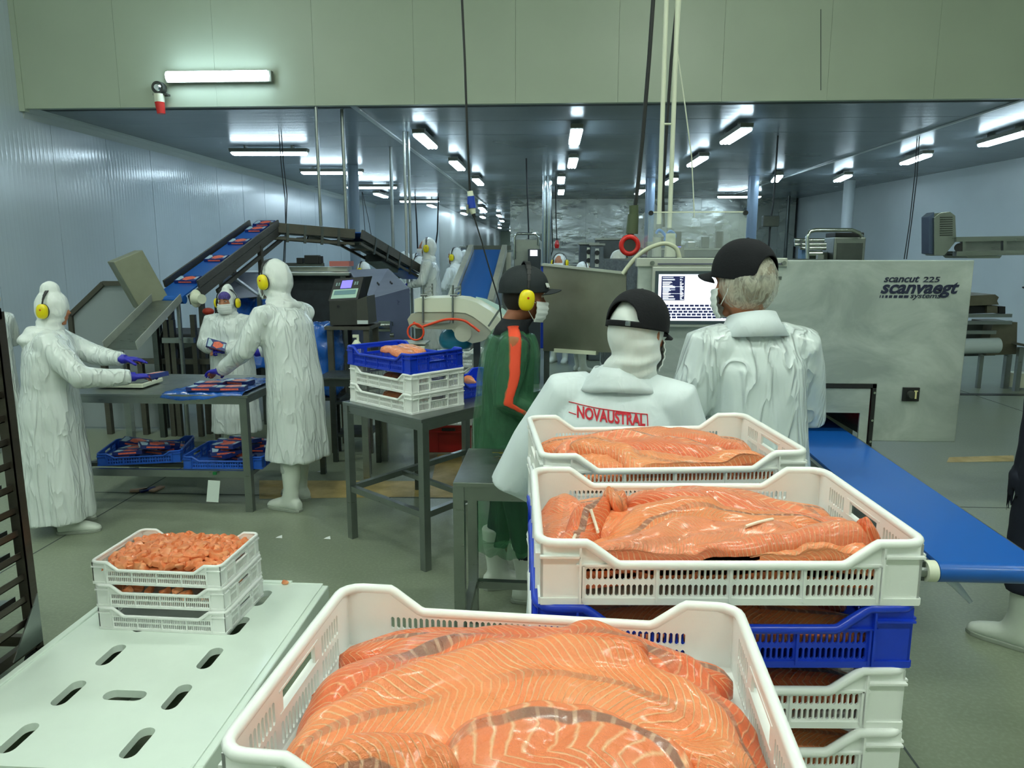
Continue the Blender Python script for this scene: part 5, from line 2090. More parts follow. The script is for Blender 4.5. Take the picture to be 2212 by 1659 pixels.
bpy.context.view_layer.update()
jk = [c_ for c_ in pg.o.children if c_.name.startswith('jacket')][0]
sh = pg.shoulder(1)
ribbon(pg, jk, [sh + Vector((-.085, .0, .085)), sh + Vector((-.02, -.005, .085)), sh + Vector((.06, -.01, .05)), sh + Vector((.11, -.012, -.06)), sh + Vector((.13, -.012, -.16)), Vector((.345, -.02, 1.13)), Vector((.325, .08, 1.06)), Vector((.27, .17, 1.02))], .075, 'orange_stripe', m_orangecloth, .012)
col_ = MB()
h = pg.hc()
col_.loft([ering((0, .03, 1.425), .105, .095), ering((0, .035, 1.47), .083, .082), ering((h.x, h.y - .03, 1.515), .076, .078)], cap=False)
pg._scale(col_)
col_.build('collar', M('black_collar', (14, 18, 26), .8), pg.o, 180, world=False, solid=.008)
cap_g = pg.cap(opening=False, brim_up=.012, tilt=R(9), zc=.048, rr_=(.104, .128, .112), m_=M('charcoal_cap', (30, 38, 42), .8, bump=.15, bscale=150))
lab_ = MB()
lab_.box(pg.loc_head(.058, .100, .075), (.045, .004, .022), pg.hrot() @ Matrix.Rotation(-.55, 3, 'Z') @ Matrix.Rotation(.5, 3, 'X'))
lb_o = lab_.build('cap_badge', M('white_badge', (216, 220, 216), .6), cap_g, world=False)
pg.eyes()
pg.mask()
pg.muffs(r=.100, bh=.170)
hr = MB()
hr.ell(pg.hc() + Vector((0, -.02, .01)), (.083, .088, .10), pg.hrot(), 20, 14)
pg._scale(hr)
hr.build('hair', m_hair, pg.o, 60, world=False)
pg.gloves(armsg, .6, m_=M('grey_green_glove', (60, 110, 90), .5))
boots(pg.o, [(a * kg, b * kg, c) for a, b, c in ftg], kg)

# worker with the red print on the back, dark cap worn over a white hood
q = V(1350, 607, 2.42)
kn = q.z / 1.80
print('nova', q, kn)
armsn = [((-.345, .04, 1.07), (-.20, .22, .96), (.4, .9, 0), (0, 0, 1)), ((.33, .06, 1.09), (.2, .26, 1.02), (-.3, .9, 0), (0, 0, 1))]
pn_ = P('worker seen from behind, red print on a white coat, dark cap over white hood', (V(1303, 900, 2.36).x, 2.36), R(-14), kn, (.05, .05), (.03, -.03, R(-26), R(-14)), shw=.98)
pn_.body(armsn, STAND, vox=.012)
trousers(pn_, STAND)
pn_.coat(armsn, .52, m_cloth, vox=.011, fold=.006, bulk=1.06, sleeve=1.16, flare=1.0, seed=31, neck=1.50,
         rings_=[(.50, .25, .19), (.75, .235, .18), (.95, .22, .165), (1.1, .215, .155), (1.22, .215, .15), (1.33, .21, .14), (1.405, .175, .12), (1.46, .11, .095), (1.51, .085, .085)])
pn_.hood(m_hood, fold=.006, seed=32, r=(.088, .106, .126), back=-.012)
pn_.cap(tilt=R(4), rr_=(.100, .120, .112))
pn_.mask(straps=False)
pn_.gloves(armsn, .3)
boots(pn_.o, [(a * kn, b * kn, c) for a, b, c in STAND], kn)
# collar flap
mb = MB()
cx, cy = pn_.c(1.43)
mb.loft([ering((cx, cy - .005, 1.505), .092, .092, 32, -.1), ering((cx, cy - .01, 1.48), .108, .102, 32, -.1), ering((cx, cy - .012, 1.452), .135, .115, 32, -.06), ering((cx, cy - .012, 1.436), .15, .12, 32)], cap=False)
pn_._scale(mb)
for i, v_ in enumerate(mb.v):
    mb.v[i] = tuple(Vector(v_) + Vector((0, 0, .012 * noise.noise(Vector(v_) * 12))))
mb.build('hood_collar', m_cloth, pn_.o, 180, world=False, solid=.006)

# tall man with a hair net under a dark cap, at the screen
q = V(1630, 506, 2.72)
kr = q.z / 1.792
print('right man', q, kr)
armsr = [((-.30, .03, 1.13), (-.15, .24, 1.05), (.4, .9, 0), (0, 0, 1)), ((.24, .10, 1.13), (.04, .3, 1.10), (-.3, .9, 0), (0, 0, 1))]
pr_m = P('tall man in crinkled white coat, dark cap over a hair net, at the screen', (V(1655, 800, 2.72).x, 2.72), R(14), kr, (-.045, .035), (-.01, -.01, R(26), R(-8)), shw=.92)
pr_m.body(armsr, STAND, m_skin, vox=.0095)
trousers(pr_m, STAND)
pr_m.coat(armsr, .45, m_crinkle, vox=.0105, fold=.009, bulk=.98, sleeve=1.10, seed=41, neck=1.47, smooth=4)
pr_m.cap(tilt=R(12), zc=.04)
hr = MB()
hr.ell(pr_m.hc() + pr_m.hrot() @ Vector((0, -.022, .012)), (.086, .094, .105), pr_m.hrot(), 24, 16)
pr_m._scale(hr)
hr.build('hair', m_haire, pr_m.o, 60, world=False)
hr = MB()
hr.ell(pr_m.hc() + pr_m.hrot() @ Vector((0, -.022, .0)), (.096, .106, .112), pr_m.hrot(), 40, 26, lambda p_: p_ * (1 + .02 * math.sin(11 * math.atan2(p_.x, p_.z + .06))))
pr_m._scale(hr)
hr.build('hair_net', m_net, pr_m.o, 60, world=False)
pr_m.mask(straps=False)
MB().tube([pr_m.loc_head(-.08, .04, -.07), pr_m.loc_head(-.094, .0, -.03), pr_m.loc_head(-.09, -.01, .0)], .0016, 6).build('mask_strap', m_mask, pr_m.o, world=False)
mb = MB()
cx, cy = pr_m.c(1.45)
mb.loft([ering((cx, cy + .0, 1.512), .080, .082, 32, -.28), ering((cx, cy - .005, 1.475), .098, .10, 32, -.2), ering((cx, cy - .008, 1.437), .128, .118, 32, -.12)], cap=False)
pr_m._scale(mb)
mb.build('collar', m_cloth, pr_m.o, 180, world=False, solid=.005)
pr_m.gloves(armsr, .3)
boots(pr_m.o, [(a * kr, b * kr, c) for a, b, c in STAND], kr)

# person cut by the right picture edge: dark trousers and white boots
q = G(2172, 1405)
pe = P('person at the right picture edge in dark navy work clothes and white rubber boots', (q.x + .19, q.y + .12), R(50), 1.0)
arme = [((-.24, -.10, 1.12), (-.12, -.24, .96), (.8, -.3, -.4), (0, 0, 1)), ((.26, -.10, 1.12), (.12, -.24, .96), (-.7, -.3, -.4), (0, 0, 1))]
fte = [(-.14, .03, .1), (.12, -.12, .2)]
pe.body(arme, fte, vox=.014)
pe.coat(arme, .80, m_trous, vox=.014, name='jacket', fold=.01, bulk=.95, seed=51)
mb = MB()
for sd, (fx, fy_, a) in zip((-1, 1), fte):
    mb.tube([(sd * .085, .0, .95), (sd * .09 * .6 + fx * .4, fy_ * .5 + .02, .52), (fx, fy_, .27)], [.12, .095, .082], 16)
pe._scale(mb)
mesh_obj(remesh(mb, .014, 2, lambda p_, n_: p_ + n_ * .01 * noise.noise(p_ * 9)), 'trousers', m_trous, pe.o, world=False)
pe.cap(opening=False)
boots(pe.o, fte, 1.0, h=.34)

# far workers along the packing lines
far = [(930, 512, 10.5, 92, .0, 'far person in a long white coat standing tall below the dark conveyor end', .24, 0),
       (872, 542, 14.0, -80, 0, 'small far hooded worker left of the two thin steel posts', 0, 1),
       (897, 546, 15.6, -100, 0, 'small far hooded worker between the two thin steel posts', 0, 1),
       (906, 552, 12.8, 60, 0, 'small far hooded worker bowing toward the tall one at the far line', 0, 1),
       (987, 534, 12.6, 70, 0, 'hooded worker left of the inclined blue belt, looking down at packs', 0, 1),
       (1003, 539, 13.4, -80, 0, 'hooded worker half hidden behind the one beside the inclined blue belt', 0, 1),
       (1211, 546, 12.2, 160, 0, 'hooded worker behind the grey steel sheet, left of the other far heads', 0, 1),
       (1257, 564, 11.2, -70, 0, 'hooded worker stooping low behind the grey steel sheet', 0, 1),
       (1335, 538, 9.5, -50, 0, 'hooded worker leaning forward behind the right part of the grey steel sheet', 0, 1),
       (787, 564, 11.6, 80, 0, 'low far hooded head behind the shiny machine cover', 0, 1),
       (826, 562, 12.4, -80, 0, 'second low far hooded head under the dark conveyor', 0, 1),
       (8, 744, 6.3, 60, 0, 'worker at the left picture edge behind the person in the long smock', 0, 1)]
for k, (px, py, Y, fa, hy, lab, zf, lod) in enumerate(far):
    q = V(px, py, Y)
    kk = (q.z - zf) / 1.775
    ln_ = (0, .02)
    if kk < .9:
        ln_ = (0, .10)
    if px == 930:
        w_ = worker(lab, (q.x, q.y), R(fa), kk, lod=1, z=zf, hem=.2, seed=k, lean=(0, .03))
    elif px == 8:
        w_ = worker(lab, (q.x - .12, q.y), R(fa), .86, lod=1, seed=k)
    else:
        w_ = worker(lab, (q.x, q.y), R(fa), max(kk, .8), lod=1, seed=k, lean=ln_, z=0)
# ================================================================ equipment of the hall
def table(name, label, corners, ztop, leg=.04, cat='table', apron=.05, group=None, rails=(), legs_in=0.0, top_t=.02, mt=None):
    """steel table over four plan corners (counter-clockwise)"""
    mt = mt or m_steel
    c = sum((Vector((x, y_, 0)) for x, y_ in corners), Vector()) / 4
    t_ = thing(name, label, cat, c, 0, group)
    P4 = [Vector((x, y_, 0)) for x, y_ in corners]
    mb = MB()
    mb.add([(p.x, p.y, ztop - top_t) for p in P4] + [(p.x, p.y, ztop) for p in P4], [(3, 2, 1, 0), (4, 5, 6, 7), (0, 1, 5, 4), (1, 2, 6, 5), (2, 3, 7, 6), (3, 0, 4, 7)])
    mb.build('table_top', mt, t_, bevel=.003)
    L = [p + (c - p).normalized() * (leg * .75 + legs_in) for p in P4]
    dx = (P4[1] - P4[0]).normalized()
    ang_ = math.atan2(dx.y, dx.x)
    for k in range(4):
        MB().box((L[k].x, L[k].y, (ztop - top_t) / 2), (leg, leg, ztop - top_t), ang_).build('leg', mt, t_)
        a, b = L[k], L[(k + 1) % 4]
        MB().bar((a.x, a.y, ztop - top_t - apron / 2), (b.x, b.y, ztop - top_t - apron / 2), .025, apron).build('apron', mt, t_)
    for z, ks in rails:
        for k in ks:
            a, b = L[k], L[(k + 1) % 4]
            MB().bar((a.x, a.y, z), (b.x, b.y, z), leg * .8, leg * .8).build('rail', mt, t_)
    return t_, P4, L


# ---- table with three crates before the green smock
A0, B0 = Vector((-1.275, 4.40, 0)), Vector((-.700, 3.915, 0))
d0 = Vector((.57, .82, 0)).normalized()
E0 = B0 + d0 * 1.15
F0 = A0 + d0 * 1.15
T0, _, _ = table('steel_table', 'steel tube table carrying a blue crate over two white crates', [(A0.x, A0.y), (B0.x, B0.y), (E0.x, E0.y), (F0.x, F0.y)], .885, .045, rails=((.33, (0, 1, 2, 3)), (.12, ())))
MB().bar(A0 + d0 * .45 + Vector((.03, 0, .33)), B0 + d0 * .45 + Vector((-.03, 0, .33)), .03, .03).build('rail', m_steel, T0)
cc, cl_, crr = G(889, 898, .885), G(744, 864, .885), G(998, 866, .885)
azc = math.atan2((cc - cl_).y, (cc - cl_).x)
exx = Vector((math.cos(azc), math.sin(azc), 0))
eyy = Vector((-exx.y, exx.x, 0))
ctr = cc - exx * .31 + eyy * .21
tb = []
for k in range(3):
    lb = ('lowest white crate on the steel tube table, dark flesh in its gap', 'white crate between the blue crate and the lowest one on the steel tube table', 'blue slotted crate with pale orange fillets, on top of two white crates')[k]
    tb.append(crate(ctr.x + (0, .004, -.006)[k], ctr.y, .885 + CH * 1.08 * k, azc + R((0, -.4, .5)[k]), lb, ('white', 'white', 'blue')[k], 'crates on the steel tube table', sc=(1.03, 1.03, 1.08)))
for k in range(3):
    zf = mound(.03, (.045, .045, .10)[k])
    fillet(tb[k], [(-.1, .03), (-.02, .045), (.07, .02), (.17, .01)], [.03, .06, .06, .03], .03, zf, ('dark salmon piece in the lowest crate of the steel tube table', 'dark salmon piece in the middle crate of the steel tube table',
           'pale orange fillet heaped in the blue crate on the steel tube table')[k], m_salmon_p, None, 0, nu=40, nv=14, seed=60 + k)
    fillet(tb[k], [(-.14, -.06), (-.03, -.04), (.07, -.06), (.2, -.09)], [.03, .055, .06, .03], .03, zf, ('front salmon piece in the lowest crate of the steel tube table', 'front salmon piece in the middle crate of the steel tube table',
           'front pale orange fillet in the blue crate, nearest its notch')[k], m_salmon, None, 0, nu=40, nv=14, seed=70 + k)

# ---- small table behind it with more crates
t2 = [G(785, 1043), G(900, 1043)]
T2, _, _ = table('steel_table', 'second steel table behind the first, its tan-looking legs showing under the crate table', [(-1.46, 5.52), (-.35, 5.52), (-.35, 6.2), (-1.46, 6.2)], .80, .05)
q = V(950, 815, 5.8)
o = crate(-.86, 5.86, .80, R(3), 'white crate behind the blue crate on the second steel table', 'white')
o = crate(-.84, 5.87, .80 + CH, R(2), 'upper white crate behind the blue crate, with a cream motor box beside', 'white')
o = crate(V(1010, 830, 4.75).x, 4.80, .885, azc + R(90), 'blue crate half hidden behind the green plastic smock', 'blue')
q = V(1012, 812, 4.7)
o = inst(chm[1], 'salmon_chunk', None, (q.x, 4.75, .885 + .08), (.2, .2, .4))
o.scale = (1.6,) * 3
tag(o, 'salmon piece in the blue crate half hidden by the green smock', 'fish')
# red and white crate on the floor
rc = V(973, 955, 6.62)
m_big = crate_meshes(lo=True, H=.24, NZ=.2, W=.46, D=.34)
o = thing('closed_crate', 'dark red closed crate on the floor under the table', 'crate', (rc.x, 6.62, 0), R(2))
MB().box((0, 0, .125), (.40, .30, .25)).build('body', m_crater, o, world=False, bevel=.008)
MB().box((0, 0, .243), (.42, .32, .018)).build('rim', m_crater, o, world=False, bevel=.004)
for x_ in (-.10, .10):
    MB().box((x_, -.153, .10), (.006, .008, .16)).build('rib', m_crater, o, world=False)
MB().box((0, -.153, .19), (.38, .008, .008)).build('rib', m_crater, o, world=False)
MB().box((0, -.1515, .215), (.12, .004, .025)).build('handle_hole', m_black, o, world=False)
crate(rc.x, 6.62, .255, R(2), 'white crate standing on the dark red crate on the floor', 'white', sc=(.72, .8, 1.0))

# ---- stool table with keys in front of the green smock
h1, h2, h3, h4 = G(978, 1042, .87), G(1153, 1046, .87), G(1156, 972, .87), G(1012, 968, .87)
TS, PS, _ = table('steel_stool_table', 'small steel side table with a bunch of keys, left of the crate stacks', [(h1.x, h1.y), (h2.x + .12, h2.y), (h3.x + .12, h3.y), (h4.x, h4.y)], .87, .045, apron=.06, rails=((.20, (0, 1, 2, 3)),))
kz = .871
kq = G(1095, 985, .872)
ks = thing('key_bunch', 'bunch of keys with a dark strap lying on the small steel table', 'keys', (kq.x, kq.y, kz))
MB().tube([kq + Vector((math.cos(a) * .018, math.sin(a) * .018, 0.003)) for a in [2 * PI * j / 14 for j in range(14)]], .0018, 6, closed=True).build('key_ring', m_chrome, ks)
for j, a in enumerate((-2.6, -2.0, -1.2, -.5, .2, 3.0)):
    d_ = Vector((math.cos(a), math.sin(a), 0))
    p0 = kq + d_ * .018 + Vector((0, 0, .004 + .002 * j))
    kb = MB()
    kb.cyl(p0 + d_ * .01 + Vector((0, 0, -.001)), p0 + d_ * .01 + Vector((0, 0, .0015)), .011, n=12)
    kb.bar(p0 + d_ * .018, p0 + d_ * .05, .006, .002)
    kb.bar(p0 + d_ * .042 + Vector((-d_.y, d_.x, 0)) * .004, p0 + d_ * .048 + Vector((-d_.y, d_.x, 0)) * .004, .004, .002)
    kb.build('key', (m_chrome, M('brass', (190, 170, 90), .3, 1.0))[j % 2], ks)
MB().tube([kq + Vector((.015, 0, .006)), kq + Vector((.05, .004, .012)), kq + Vector((.10, -.006, .008)), kq + Vector((.15, .002, .006))], .006, 8, sm=4).build('strap', m_black, ks)

# ---- small product boxes
bxm = MB().box((0, 0, 0), (.20, .105, .028)).mesh('carton', M('dark_blue_carton', (22, 44, 120), .4, coat=.3, var=.2, vscale=30))
bxl = MB()
bxl.prism([(-.045, -.028), (.0, -.046), (.055, -.012), (.062, .02), (.01, .042), (-.04, .022)], .0012, Matrix.Translation((.01, 0, .0141)))
bxl.box((0, -.053, 0), (.12, .001, .012))
bxl = bxl.mesh('salmon_picture', M('salmon_print', (240, 110, 82), .4, coat=.3, var=.25, vscale=60))
bxw = MB()
bxw.prism([(-.09, -.045), (-.055, -.045), (-.04, .01), (-.07, .045), (-.09, .045)], .0010, Matrix.Translation((0, 0, .0141)))
bxw.prism([(.068, -.02), (.092, -.02), (.092, .035), (.068, .03)], .0010, Matrix.Translation((0, 0, .0141)))
bxw.box((-.1005, 0, 0), (.001, .08, .018))
bxw = bxw.mesh('pale_print', M('pale_blue_print', (176, 206, 224), .4, coat=.3))


def carton(p, rot, label, group=None, s=1.0):
    o = thing('product_carton', label, 'box', p, 0, group)
    o.rotation_euler = rot
    o.scale = (s, s, s)
    inst(bxm, 'carton_body', o)
    inst(bxl, 'salmon_picture', o)
    inst(bxw, 'pale_print', o)
    return o


# ---- packing table with shelf
YT = 4.86
xl, xr = V(190, 840, YT).x, G(538, 1108).x + .03
ZT = .83
TP, PP, LP = table('packing_table', 'long steel packing table with cartons, a blue bag and a lower shelf', [(xl - .25, YT - .02), (xr, YT - .02), (xr + .02, YT + .82), (xl - .25, YT + .85)], ZT, .05, apron=.045)
MB().b2((xl - .22, YT, .24), (xr - .02, YT + .03, .29)).build('rail', m_steel, TP)
MB().b2((xl - .22, YT + .78, .24), (xr - .02, YT + .81, .29)).build('rail', m_steel, TP)
for k in range(3):
    MB().b2((xl - .22, YT + .16 + .2 * k, .26), (xr - .02, YT + .20 + .2 * k, .285)).build('shelf_slat', m_steel_dk, TP)
for x_ in (xl - .2, xr - .06):
    MB().b2((x_, YT, .24), (x_ + .03, YT + .8, .27)).build('rail', m_steel, TP)
# light blue shelf crates with cartons
for (px0, px1, py, yy, lab, gsd, rz_) in ((225, 372, 1010, YT + .34, 'light blue crate with cartons on the left of the lower shelf', 1, R(14)), (405, 575, 1020, YT + .26, 'light blue crate heaped with dark blue cartons on the right of the lower shelf', 2, R(2))):
    x0, x1 = V(px0, py, yy - .15).x, V(px1, py, yy - .15).x
    cr = crate((x0 + x1) / 2, yy, .291, rz_, lab, mat_=m_crateb2, ms=CML, sc=(.95, 1.15, .85))
    rg = random.Random(gsd)
    n_ = 15 if gsd == 2 else 9
    for k in range(n_):
        lay = k // 4
        wh_ = ('front', 'second', 'third', 'back')[k % 4] + ' row, ' + ('bottom', 'second', 'third', 'top')[lay] + ' layer'
        px_ = rg.uniform(-.19, .19) * (1 - .18 * lay)
        py_ = (-.13 + .09 * (k % 4)) + rg.uniform(-.02, .02)
        c_, s_ = math.cos(rz_), math.sin(rz_)
        carton(((x0 + x1) / 2 + px_ * c_ - py_ * s_, yy + px_ * s_ + py_ * c_, .291 + .035 + .036 * lay + rg.uniform(0, .012)),
               (rg.uniform(-.18, .25), rg.uniform(-.2, .2), rz_ + rg.uniform(-.6, .6)),
               'dark blue carton in the %s shelf crate, %s' % (('left', 'right')[gsd - 1], wh_), 'cartons in the %s shelf crate' % ('left', 'right')[gsd - 1])
# blue bag spread on the table with cartons on it
bg = MB()


def bagf(u, v):
    a = V(352, 846, YT - .05).lerp(V(415, 795, YT + .5), v)
    b = V(505, 852, YT - .05).lerp(V(545, 805, YT + .5), v)
    p_ = a.lerp(b, u)
    y_ = YT - .035 + (.62 * v)
    x_ = (V(350, 848, YT).x + .22 * v) * (1 - u) + (xr - .03) * u
    z_ = ZT + .014 + .012 * abs(noise.noise(Vector((x_ * 9, y_ * 9, 0)))) + .02 * noise.noise(Vector((x_ * 22, y_ * 22, 3))) ** 2
    if v < .06:
        z_ -= (.06 - v) * .6 * (1 + .5 * math.sin(u * 5))
    return Vector((x_, y_, z_))


bg.grid(bagf, 40, 26)
m_bag = M('blue_plastic_bag', (30, 96, 190), .25, var=.2, vscale=8, coat=.5, bump=.6, bscale=14, alpha=.93)
o = bg.build('plastic_bag', m_bag, None, 180, solid=.002)
tag(o, 'crumpled blue plastic bag spread over the right end of the packing table', 'bag')
for (px, py, yy, rz_, rx_, lab) in ((455, 823, YT + .22, .12, .05, 'carton with a salmon picture lying in front of the gloved hand on the blue bag'),
                                    (515, 815, YT + .30, -.2, 0, 'carton at the right edge of the blue bag beside the tall worker'),
                                    (440, 842, YT + .05, .03, 0, 'carton under the front fold of the blue bag'),
                                    (500, 840, YT + .06, .15, 0, 'carton on the front right corner of the packing table')):
    q = V(px, py, yy)
    carton((q.x, yy, ZT + .035), (0, 0, rz_), lab, 'cartons on the packing table')
hp = p1.o.matrix_world
w1 = wm(p1.o)
q = w1 @ (Vector((.17, .72, 1.135)) * p1.k)
carton((q.x, q.y, q.z), (.1, -.12, R(-50)), 'carton held in the blue glove of the left worker over the table')
w3 = wm(p3.o)
q = w3 @ (Vector((.0, .33, 1.19)) * p3.k)
o = carton((q.x, q.y, q.z), (R(60), R(20), R(30)), 'small open carton in the hands of the worker with the purple headscarf', None, .8)
# steel tray under left worker's hands
q = V(285, 800, YT + .35)
o = thing('weighing_tray', 'flat steel scale tray on the packing table below the left worker', 'scale', (q.x, YT + .3, ZT))
MB().box((q.x, YT + .3, ZT + .025), (.36, .28, .03)).build('body', m_creampl, o, bevel=.006)
MB().box((q.x, YT + .3, ZT + .046), (.34, .26, .008)).build('pan', m_steel, o, bevel=.002)
# hanging paper tag
q = V(463, 1050, YT - .03)
o = thing('paper_tag', 'white paper tag hanging by a green clip from the lower shelf rail', 'tag', (q.x, YT - .03, .29))
MB().b2((q.x - .003, YT - .035, V(0, 1010, YT).z), (q.x + .02, YT - .02, .27)).build('clip', M('green_clip', (20, 120, 60), .5), o)
zt_, zb_ = V(463, 1037, YT - .03).z, V(463, 1083, YT - .03).z
MB().add([(q.x - .04, YT - .032, zt_), (q.x + .045, YT - .032, zt_ - .004), (q.x + .03, YT - .05, zb_), (q.x - .055, YT - .05, zb_ + .004)], [(0, 1, 2, 3)]).build('sheet', M('tag_paper', (214, 226, 220), .7), o, solid=.001)
q = G(300, 1062)
for k in range(3):
    o = MB().box((q.x + .06 * k, q.y + .02 * k, .012), (.12, .05, .014), R(20 + 30 * k)).build('carton_scrap', bxm.materials[0] if k % 2 else M('cardboard_scrap', (190, 160, 140), .8), None, bevel=.002)
    tag(o, ('torn piece of carton on the floor under the packing table, leftmost', 'torn cardboard strip on the floor under the packing table, middle', 'torn carton corner on the floor under the packing table, rightmost')[k], 'scrap')

# ---- chute, tilted cabinet and frame guard at the left wall
YC = 6.9
s0, s1 = V(362, 650, 6.8), V(262, 755, 5.9)
ch = thing('steel_chute', 'sloping steel chute running down from the blue belt end to the packing table', 'chute', (s1.x, s1.y, 0))
dch = (s1 - s0)
xch, ych, _ = frame(dch)
cb = MB()
cb.bar(s0, s1, .27, .006)
cb.build('chute_floor', m_steel, ch)
for sd in (-1, 1):
    MB().bar(s0 + xch * sd * .135 + ych * .035, s1 + xch * sd * .135 + ych * .035, .006, .075).build('chute_side', m_steel_lt, ch)
MB().cyl((s1.x, s1.y, s1.z - .01), (s1.x, s1.y, 0), .02, n=10).build('leg', m_steel, ch, 40)
MB().cyl((s0.x + .1, s0.y, s0.z - .01), (s0.x + .1, s0.y, 0), .02, n=10).build('leg', m_steel, ch, 40)
tc = thing('control_cabinet', 'plain grey steel cabinet tilted over the lower end of the blue belt', 'cabinet', (V(298, 610, 6.7).x, 6.85, 0))
cc_ = V(298, 604, 6.85)
rx_c = Vector((.64, -.77, 0)).normalized()
rz_c = Vector((-.30, -.25, .9)).normalized()
rot = Matrix([rx_c, rz_c.cross(rx_c), rz_c]).transposed()
MB().box(cc_, (.34, .27, .48), rot).build('cabinet_body', M('grey_green_cabinet', (138, 142, 122), .5, .2, var=.08), tc, bevel=.006)
MB().bar(cc_ + Vector((.1, .05, -.2)), (cc_.x + .1, cc_.y + .05, 0), .05, .05).build('post', m_steel_dk, tc)
gd = thing('machine_guard', 'bent steel tube guard frame with a pale panel in front of the left wall', 'guard', (V(160, 745, 7.2).x, 7.2, 0))
gp = [V(335, 612, 7.2), V(224, 612, 7.2), V(153, 680, 7.2), V(160, 760, 7.2)]
gp.append(Vector((gp[-1].x, 7.2, .02)))
for a, b in zip(gp[:-1], gp[1:]):
    MB().bar(a, b, .045, .045).build('tube', M('dull_brown_steel', (96, 94, 84), .5, .7), gd)
MB().add([p_ + Vector((0, .01, 0)) for p_ in gp] + [Vector((gp[0].x, 7.21, .02))], [(0, 1, 2, 3, 4, 5)]).build('panel', M('pale_guard_panel', (150, 160, 164), .3), gd, solid=.004)
MB().bar(Vector((gp[0].x, 7.2, .02)), gp[0], .045, .045).build('tube', m_steel_dk, gd)

# ---- blue incline conveyor with cartons
c0, c1 = V(366, 640, 6.85), V(572, 487, 8.7)
cv_ = thing('incline_conveyor', 'long inclined conveyor with blue belt carrying cartons up over the packing line', 'conveyor', (c0.x, c0.y, 0))
xa_, ya_, da_ = frame(c1 - c0)
bw = .30
bm_ = MB().bar(c0, c1, bw, .014)
bm_.cyl(c0 - xa_ * bw / 2 - ya_ * .032, c0 + xa_ * bw / 2 - ya_ * .032, .04, n=20)
bm_.build('belt', m_bluebelt, cv_, 40)
m_frame = steel('brownish_steel_frame', (104, 102, 94), .45, .2, metal=.8)
for sd in (-1, 1):
    MB().bar(c0 + xa_ * sd * (bw / 2 + .03) + da_ * .22 + ya_ * .03, c1 + xa_ * sd * (bw / 2 + .03) + ya_ * .03, .02, .07).build('guide_rail', m_frame, cv_)
    MB().bar(c0 + xa_ * sd * (bw / 2 + .02) + da_ * .05 - ya_ * .06, c1 + xa_ * sd * (bw / 2 + .02) - ya_ * .06, .03, .09).build('side_frame', m_frame, cv_)
    MB().bar(c0 + xa_ * sd * (bw / 2 + .02) + da_ * .5 - ya_ * .17, c1 + xa_ * sd * (bw / 2 + .02) - ya_ * .17, .03, .04).build('lower_frame', m_frame, cv_)
for sd in (-1, 1):
    for f in (.12, .75):
        p_ = c0.lerp(c1, f) + xa_ * sd * (bw / 2 + .02)
        MB().bar(Vector((p_.x, p_.y, 0)), p_ - ya_ * .06, .045, .045).build('leg', m_frame, cv_)
lb = ('lowest carton riding on the inclined blue belt', 'second carton up the inclined blue belt', 'third carton up the inclined blue belt', 'fourth carton near the top of the inclined blue belt', 'topmost carton going over the hump of the blue belt')
pitch = math.atan2(da_.z, math.hypot(da_.x, da_.y))
for k, f in enumerate((.17, .45, .70, .90, 1.0)):
    p_ = c0.lerp(c1, f) + ya_ * .024
    o = carton(p_, (0, 0, 0), lb[k], 'cartons on the inclined belt', 1.15)
    o.rotation_euler = (Matrix(((xa_.x, ya_.x, 0), (xa_.y, ya_.y, 0), (xa_.z, ya_.z, 0))).transposed() and Matrix([xa_, da_, ya_]).transposed().to_euler())
mt_ = c0 + xa_ * (bw / 2 + .12) - ya_ * .02
MB().ell(mt_, (.055, .05, .085), None, 16, 12).cyl(mt_ + Vector((.0, -.02, 0)), mt_ + Vector((.10, -.09, 0)), .05, .045, 18).build('drum_motor', m_creampl, cv_, 50)
MB().ell(mt_ + Vector((.11, .0, -.12)), (.055, .045, .035), None, 14, 10).build('stop_button', M('dull_red_button', (170, 52, 30), .5), cv_, 60)
MB().bar(mt_ + Vector((.11, .02, -.14)), Vector((mt_.x + .11, mt_.y + .02, 0)), .04, .04).build('button_post', m_frame, cv_)
# hump and descending part
h0, h1_, h2_ = c1 + Vector((0, .05, -.02)), V(757, 506, 9.3), V(888, 582, 10.6)
hc = thing('overhead_conveyor', 'dark hump conveyor hanging from steel posts and descending to the right', 'conveyor', h1_)
for a, b in ((h0, h1_), (h1_, h2_)):
    xx, yy_, dd = frame(b - a)
    for sd in (-1, 1):
        MB().bar(a + xx * sd * .17, b + xx * sd * .17, .025, .11).build('side_frame', m_frame, hc)
        MB().bar(a + xx * sd * .17 - yy_ * .12, b + xx * sd * .17 - yy_ * .12, .02, .03).build('lower_rail', m_frame, hc)
    MB().bar(a + yy_ * .02, b + yy_ * .02, .30, .012).build('belt', m_bluebelt, hc)
    MB().bar(a - yy_ * .06 + dd * .1, b - yy_ * .06, .30, .01).build('drip_pan', m_steel_dk, hc)
    for f in (.2, .4, .6, .8):
        p_ = a.lerp(b, f)
        MB().bar(p_ - xx * .17 - yy_ * .10, p_ + xx * .17 - yy_ * .10, .03, .03).build('cross_bar', m_frame, hc)
        MB().bar(p_ + xx * .18 - yy_ * .16, p_ + xx * .18 + yy_ * .05, .02, .03).build('bracket', m_steel_dk, hc)
dt = (h2_ - h1_)
MB().bar(h1_ + dt * .35 + Vector((0, 0, -.13)), h1_ + dt * .62 + Vector((0, 0, -.16)), .26, .1).build('drive_or_shade_box', m_steel_dk, hc)
MB().bar(h2_ + dt * -.25 + Vector((0, 0, -.1)), h2_ + Vector((0, 0, -.12)), .3, .04).build('return_belt', m_bluebelt, hc)
MB().bar(V(665, 512, 8.9), V(735, 528, 9.2), .04, .05).build('lower_tray', m_steel_dk, hc)

